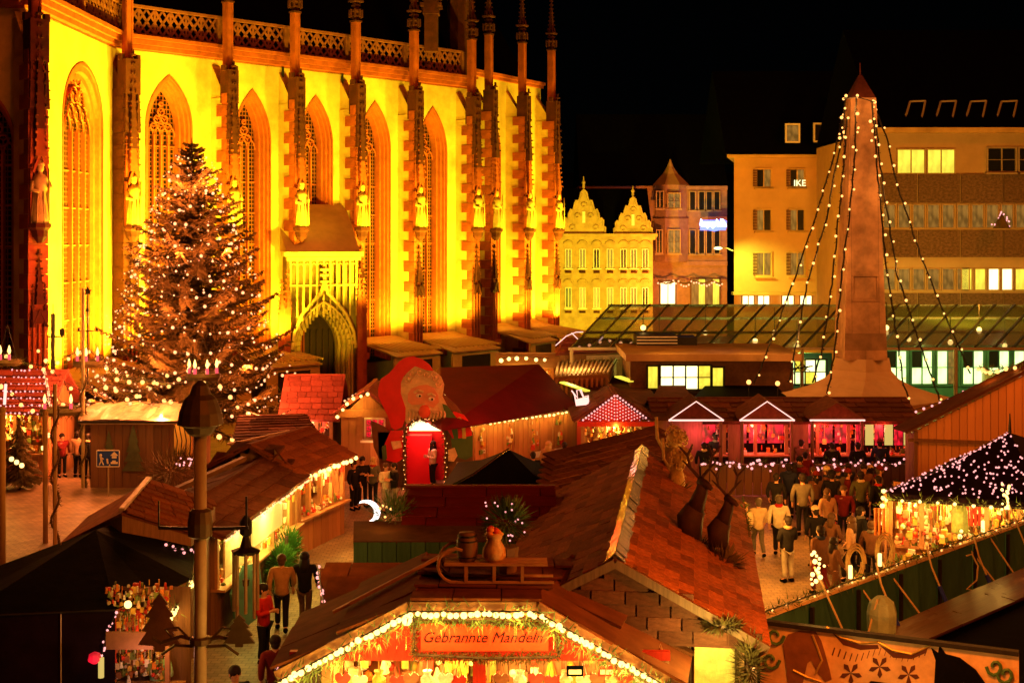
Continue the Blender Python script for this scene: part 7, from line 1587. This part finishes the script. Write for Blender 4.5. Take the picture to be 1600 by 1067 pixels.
def protos(kind):
    if kind in PROT: return PROT[kind]
    J, (aL, aR) = pose(kind)
    pts = [J['pel'],J['wai'],J['che'],J['nck'],J['hd0'],J['hd1'],J['hd2']]; rad = [(.13,.1),(.12,.09),(.15,.1),.05,.075,.1,.07]; ed = [(i,i+1) for i in range(6)]
    def leg(s_, b_): 
        i = len(pts); hip = (s_*.1, J['pel'][1], .88); pts.extend([hip, J['k'+b_], J['a'+b_], J['t'+b_]]); rad.extend([.09,.06,.045,.04]); ed.extend([(0,i),(i,i+1),(i+1,i+2),(i+2,i+3)])
    leg(1,'L'); leg(-1,'R')
    for A in (aL, aR):
        i = len(pts); w_ = Vector(A[2]); e_ = Vector(A[1]); d = (w_-e_).normalized(); pl = w_+d*.07; pts.extend([A[0],A[1],A[2],tuple(pl)]); rad.extend([.055,.045,.03,.032]); ed.extend([(2,i),(i,i+1),(i+1,i+2),(i+2,i+3)])
        sx = 1 if A[0][0] > 0 else -1
        q_ = d.cross(V(0,1,0)); q_ = q_.normalized() if q_.length > .01 else V(1,0,0)
        for k, (off, ln) in enumerate(((-.024,.055),(-.008,.068),(.008,.064),(.024,.05))):
            j = len(pts); b_ = pl+q_*off+d*.02; pts.extend([tuple(b_), tuple(b_+d*ln*.5), tuple(b_+d*ln*.9+V(0,-.015,-.01))]); rad.extend([.01,.009,.008]); ed.extend([(i+3,j),(j,j+1),(j+1,j+2)])
        j = len(pts); b_ = w_+d*.02-q_*.035*sx; pts.extend([tuple(b_), tuple(b_+d*.04-q_*.015*sx)]); rad.extend([.011,.009]); ed.extend([(i+2,j),(j,j+1)])
    body = skin_mesh(pts, ed, rad, 'person_body')
    # face: nose, ears, brow, eyes and mouth shaped into the same mesh
    h = Vector(J['hd1']); b = MB(); b.lathe(tuple(h+V(0,-.105,-.03)), [(.018,0),(.012,.03),(.006,.05)], 5); b.ball(h+V(.1,.0,-.01), .025, 5, 4, (.5,1,1.3)); b.ball(h+V(-.1,.0,-.01), .025, 5, 4, (.5,1,1.3)); b.box(h+V(0,-.096,-.065), (.045,.012,.012))
    import bmesh as bmm
    bm = bmm.new(); bm.from_mesh(body); m3 = b.mesh('f'); bm.from_mesh(m3); bm.to_mesh(body); bm.free(); D.meshes.remove(m3)
    e = MB(); 
    for s_ in (-1,1): e.ball(h+V(s_*.037,-.092,.012), .014, 5, 4)
    eyes = e.mesh('eyes', M['glassd'])
    # coat
    che = Vector(J['che']); pts = [(0,0,.78),(0,.0,.95),(0,0,1.1),tuple(che),tuple(Vector(J['nck'])+V(0,0,-.02))]; rad = [(.19,.15),(.18,.14),(.165,.13),(.2,.14),.085]; ed = [(i,i+1) for i in range(4)]
    for A in (aL, aR): i = len(pts); pts.extend([A[0],A[1],tuple(Vector(A[1]).lerp(Vector(A[2]),.85))]); rad.extend([.085,.068,.055]); ed.extend([(3,i),(i,i+1),(i+1,i+2)])
    coat = skin_mesh(pts, ed, rad, 'coat')
    pts = [(0,0,.93)]; rad = [(.16,.12)]; ed = []
    for s_, b_ in ((1,'L'),(-1,'R')): i = len(pts); a_ = Vector(J['a'+b_]); pts.extend([(s_*.1,0,.82),J['k'+b_],tuple(a_+V(0,0,.02))]); rad.extend([.105,.075,.07]); ed.extend([(0,i),(i,i+1),(i+1,i+2)])
    trs = skin_mesh(pts, ed, rad, 'trousers')
    b = MB()
    for b_ in 'LR': a_, t_ = Vector(J['a'+b_]), Vector(J['t'+b_]); b.tube([a_+V(0,.04,-.02), a_+V(0,0,-.03), t_+V(0,-.02,0)], [.055,.06,.035], 7)
    shoe = b.mesh('shoes', None, True); shoe.materials.append(None)
    hh = Vector(J['hd1'])
    b = MB(); b.ball(hh+V(0,.025,.035), .118, 9, 7, (.97,1,.95)); b.ball(hh+V(0,.05,-.04), .09, 8, 5); hair = b.mesh('hair', None, True); hair.materials.append(None)
    b = MB(); b.ball(hh+V(0,.03,.02), .125, 9, 7); b.lathe(tuple(hh+V(0,.04,-.3)), [(.12,0),(.13,.1),(.12,.25),(.05,.3)], 9); lh = b.mesh('long_hair', None, True); lh.materials.append(None)
    b = MB(); b.lathe(tuple(hh+V(0,.01,.03)), [(.122,0),(.125,.05),(.1,.11),(.03,.15)], 9); hat = b.mesh('hat', None, True); hat.materials.append(None)
    PROT[kind] = dict(body=body, eyes=eyes, coat=coat, trousers=trs, shoes=shoe, hair=hair, long_hair=lh, hat=hat); return PROT[kind]
def cm_(n, c, **k): return mat('cloth_'+n, c, .9, .25, 9, .3, **k)
CL = dict(cream=cm_('cream',(.62,.48,.28)), white=cm_('white',(.75,.68,.5)), black=cm_('black',(.012,.01,.01)), grey=cm_('grey',(.14,.12,.09)), red=cm_('red',(.5,.02,.015)), dred=cm_('dark_red',(.16,.012,.012)), tan=cm_('tan',(.42,.23,.12)), brown=cm_('brown',(.16,.07,.035)), navy=cm_('navy',(.02,.025,.06)), jeans=cm_('jeans',(.12,.13,.16)), lj=cm_('light_jeans',(.4,.36,.3)), mint=cm_('mint',(.35,.65,.42)), olive=cm_('olive',(.1,.1,.04)))
SK = mat('skin', (.62,.32,.2), .55, .1, 6, .05); HR = [mat('hair_'+n, c, .6, .3, 20, .3) for n, c in (('dark',(.02,.012,.008)),('brown',(.09,.045,.02)),('blond',(.5,.33,.12)),('grey',(.13,.1,.07)))]
def person(px, py, lab, kind='stand', rot=0, coat='black', tr='black', hair=0, long=False, hat=None, h=1.72, s=None, zoff=0, group=None):
    s = s or (CH-h-zoff)/(py-HZ); p_ = W(px, 370, s); p_.z = zoff; o = thing('person', lab, 'person', tuple(p_), group); pr = protos(kind); k = h/1.78
    o.rotation_euler = (0,0,math.radians(rot)); o.scale = (k,k,k)
    for nm, m in (('body',SK),('eyes',M['glassd']),('coat',CL[coat]),('trousers',CL[tr]),('shoes',M['black']),('long_hair' if long else 'hair',HR[hair]))+((('hat',CL[hat]),) if hat else ()):
        c = D.objects.new(nm if nm != 'long_hair' else 'hair', pr[nm]); COL.objects.link(c); c.parent = o; c.material_slots[0].link = 'OBJECT'; c.material_slots[0].material = m
    if R.random() < .5:
        hh = Vector(pose(kind)[0]['nck']); k_ = 'scarf'+kind
        if k_ not in PROT: PROT[k_] = MB().lathe(tuple(hh+V(0,0,-.04)), [(.1,0),(.125,.03),(.12,.07),(.08,.1)], 9).mesh('scarf', None, True); PROT[k_].materials.append(None)
        c = D.objects.new('scarf', PROT[k_]); COL.objects.link(c); c.parent = o; c.material_slots[0].link = 'OBJECT'; c.material_slots[0].material = CL[R.choice(['red','cream','grey','navy','tan'])]
    return o
PP = [
 (1162,783,'person in cream hooded coat seen from behind beside the shingled roof','walk',190,'cream','jeans',2,True,None,1.68),
 (1150,795,'person with brown hair half hidden behind the cream hooded coat','stand',170,'tan','brown',1,True,None,1.6),
 (1185,777,'person in pale coat walking away, second from the left','walk',185,'cream','grey',3,False,None,1.66),
 (1217,772,'person in white padded jacket with arm out, walking away','walk',170,'white','black',3,False,None,1.75),
 (1231,805,'person in dark jacket and light jeans bending over at the fence end','hold',200,'black','lj',0,False,None,1.74),
 (1254,738,'broad person in grey jacket with pale back stripe','stand',180,'grey','black',0,False,None,1.9),
 (1213,738,'person in black standing left of the striped grey jacket','stand',150,'black','black',0,False,None,1.72),
 (1293,762,'person in tan coat with fair hair facing the camera','stand',20,'tan','black',1,True,None,1.64),
 (1318,757,'person in dark red jacket beside the tan coat','stand',-20,'dred','black',1,False,None,1.72),
 (1274,790,'person in knitted cap and dark coat amid the crowd','stand',200,'black','black',0,False,'cream',1.66),
 (1300,800,'person in orange brown coat in the middle of the crowd','walk',120,'brown','black',1,True,None,1.6),
 (1330,805,'person in long tan coat walking towards the tent','walk',240,'tan','black',1,True,None,1.74),
 (1282,820,'person in reddish brown coat nearest the star lights','walk',200,'brown','dred',0,False,None,1.78),
 (1303,838,'person in rusty coat close behind the green fence','walk',100,'brown','brown',0,True,None,1.6),
 (1345,790,'person in dark coat at the left end of the tent stall','stand',100,'black','black',0,False,None,1.75),
 (1362,812,'person in brown jacket looking at the tent goods','stand',150,'brown','black',1,False,None,1.68),
 (1345,735,'tall person in olive coat before the dark fence','stand',180,'olive','black',0,False,None,1.8),
 (1300,735,'person in black cap behind the dark red jacket','stand',160,'black','black',0,False,'black',1.72),
 (1272,728,'person in navy coat further back in the crowd','stand',10,'navy','black',1,False,None,1.7),
 (1372,742,'person in black coat near the plank gable wall','stand',210,'black','black',0,False,None,1.7),
 (1240,722,'person in black near the low fence','stand',170,'black','black',0,True,None,1.7),
 (1325,722,'person in dark coat near the middle of the low fence','stand',200,'navy','black',0,False,None,1.72),
 (1400,748,'person in brown coat nearest the plank gable wall','stand',170,'brown','black',0,False,None,1.75),
 (1258,705,'shorter person near the low fence','stand',180,'dred','black',0,False,None,1.6),
 (1190,655,'person in orange coat inside the middle gablet','stand',0,'tan','brown',2,True,None,1.7),
 (1224,655,'person in pale jacket at the right post of the middle gablet','stand',160,'white','lj',0,False,None,1.74),
 (1100,690,'person in black in front of the left gablet','stand',180,'black','black',0,False,None,1.7),
 (1075,682,'person in dark red in front of the left gablet','stand',200,'dred','black',1,False,None,1.68),
 (1118,676,'person with dark hat at the left gablet','stand',190,'black','black',0,False,'black',1.74),
 (1300,690,'person in black at the counter of the right gablet','stand',180,'black','black',0,False,None,1.7),
 (1340,690,'person in black before the lattice windows','stand',185,'black','black',0,False,None,1.72),
 (1375,686,'person with cap before the lattice windows','stand',170,'navy','black',0,False,'dred',1.72),
 (1252,686,'person in brown between the middle and right gablets','stand',150,'brown','black',0,False,None,1.7),
 (527,722,'person in dark jacket and pale trousers at the orange lane stall','stand',120,'black','lj',0,False,None,1.74),
 (566,712,'person holding a cup, left of the four chatting people','hold',20,'black','black',0,False,None,1.72),
 (583,713,'person in dark coat, second of the four chatting people','hold',-20,'grey','black',2,True,None,1.68),
 (603,722,'person in light pullover, third of the four chatting people','hold',40,'white','lj',1,False,None,1.64),
 (616,722,'person in dark top with outstretched arm, fourth of the chatting people','hold',-60,'black','lj',0,False,None,1.66),
 (553,718,'person in black just left of the cup holder','stand',60,'black','black',0,False,None,1.66),
 (440,864,'tall person in tan coat in the near lane','walk',190,'tan','black',1,False,None,1.78),
 (476,860,'person in dark coat beside the tan coat in the near lane','walk',180,'black','brown',0,True,None,1.76),
 (412,910,'person in bright red jacket looking right in the near lane','hold',70,'red','black',0,False,None,1.7),
 (367,1038,'dark haired person at the bottom edge below the lamp post','stand',30,'black','black',0,False,None,1.74),
 (430,990,'person in dark coat walking at the bottom of the near lane','walk',200,'dred','black',0,False,None,1.72),
 (247,1000,'person in mint green sweater at the gift stall','hold',160,'mint','black',0,False,None,1.7),
 (122,672,'person in tan jacket and dark trousers between the garland poles','stand',170,'tan','black',0,False,None,1.76),
 (138,676,'person in dark coat right of the tan jacket by the garland poles','stand',190,'black','black',0,False,None,1.72),
 (97,676,'person in red coat by the left edge stall','stand',40,'dred','black',0,False,None,1.66),
 (833,705,'person in dark coat in front of the long orange hut','stand',180,'black','black',0,False,None,1.66),
 (857,688,'person in tan coat at the long orange hut','stand',170,'tan','black',2,True,None,1.72),
 (882,690,'person in brown coat right of the tan coat at the orange hut','stand',190,'brown','black',0,False,None,1.72),
]
for i in range(9):
    PP.append((1236+i*18+R.uniform(-6,6), 716+R.choice([0,8,16,24])+R.uniform(-5,5), 'person in dark winter clothes deep in the right crowd, number %s from the left' % NUM[i], R.choice(['stand','walk']), R.uniform(0,360), R.choice(['black','navy','grey','brown','dred']), 'black', R.choice([0,0,1,3]), R.random()<.4, R.choice([None,None,'black','dred','cream']), R.uniform(1.6,1.84)))
for a in PP: person(a[0], a[1], a[2], a[3], a[4], a[5], a[6], a[7], a[8], a[9], a[10])
person(676, 665, 'person in pale top standing in the red arched entrance', 'hold', -60, 'white', 'black', 0, True, None, 1.66, s=.0231)
stp = thing('reflective_stripe', 'pale reflective stripe across the broad grey jacket', 'stripe', (0,0,0)) if False else None
# added lights low among the crowd and lane, no lamps modelled there
point(Wz(1195,920,0)+V(0,0,2.1), (1,.4,.05), 420, .5); point(Wz(1165,850,0)+V(.8,0,2.1), (1,.36,.04), 330, .5); point(Wz(1240,985,0)+V(0,0,2.0), (1,.4,.05), 200, .4); point(W(1290,760,.0165)+V(0,0,4.5), (1,.2,.02), 90, .5)
point(W(520,820,.0160)+V(0,0,2.2), (1,.42,.05), 210, .5); point(W(450,950,.0128)+V(0,0,2.2), (1,.36,.03), 110, .4)
point(W(600,760,.0185)+V(0,0,1.6), (1,.25,.03), 90, .4)
point(W(1430,640,.018)+V(0,0,3), (1,.3,.03), 150, .5)
# light for the facades behind: added spots standing in for unseen street lamps
spot(W(955,500,.046)+V(0,0,0), W(950,400,.0535), (1,.78,.03), 13500, 110, .8, .3)
spot(W(1090,500,.05), W(1085,400,.058), (1,.3,.04), 11000, 110, .8, .3)
spot(W(1220,470,.036)+V(0,0,0), W(1215,340,.045), (1,.36,.02), 9000, 120, .9, .3)
spot(W(1500,470,.030), W(1520,330,.037), (1,.42,.04), 5200, 130, .9, .3)
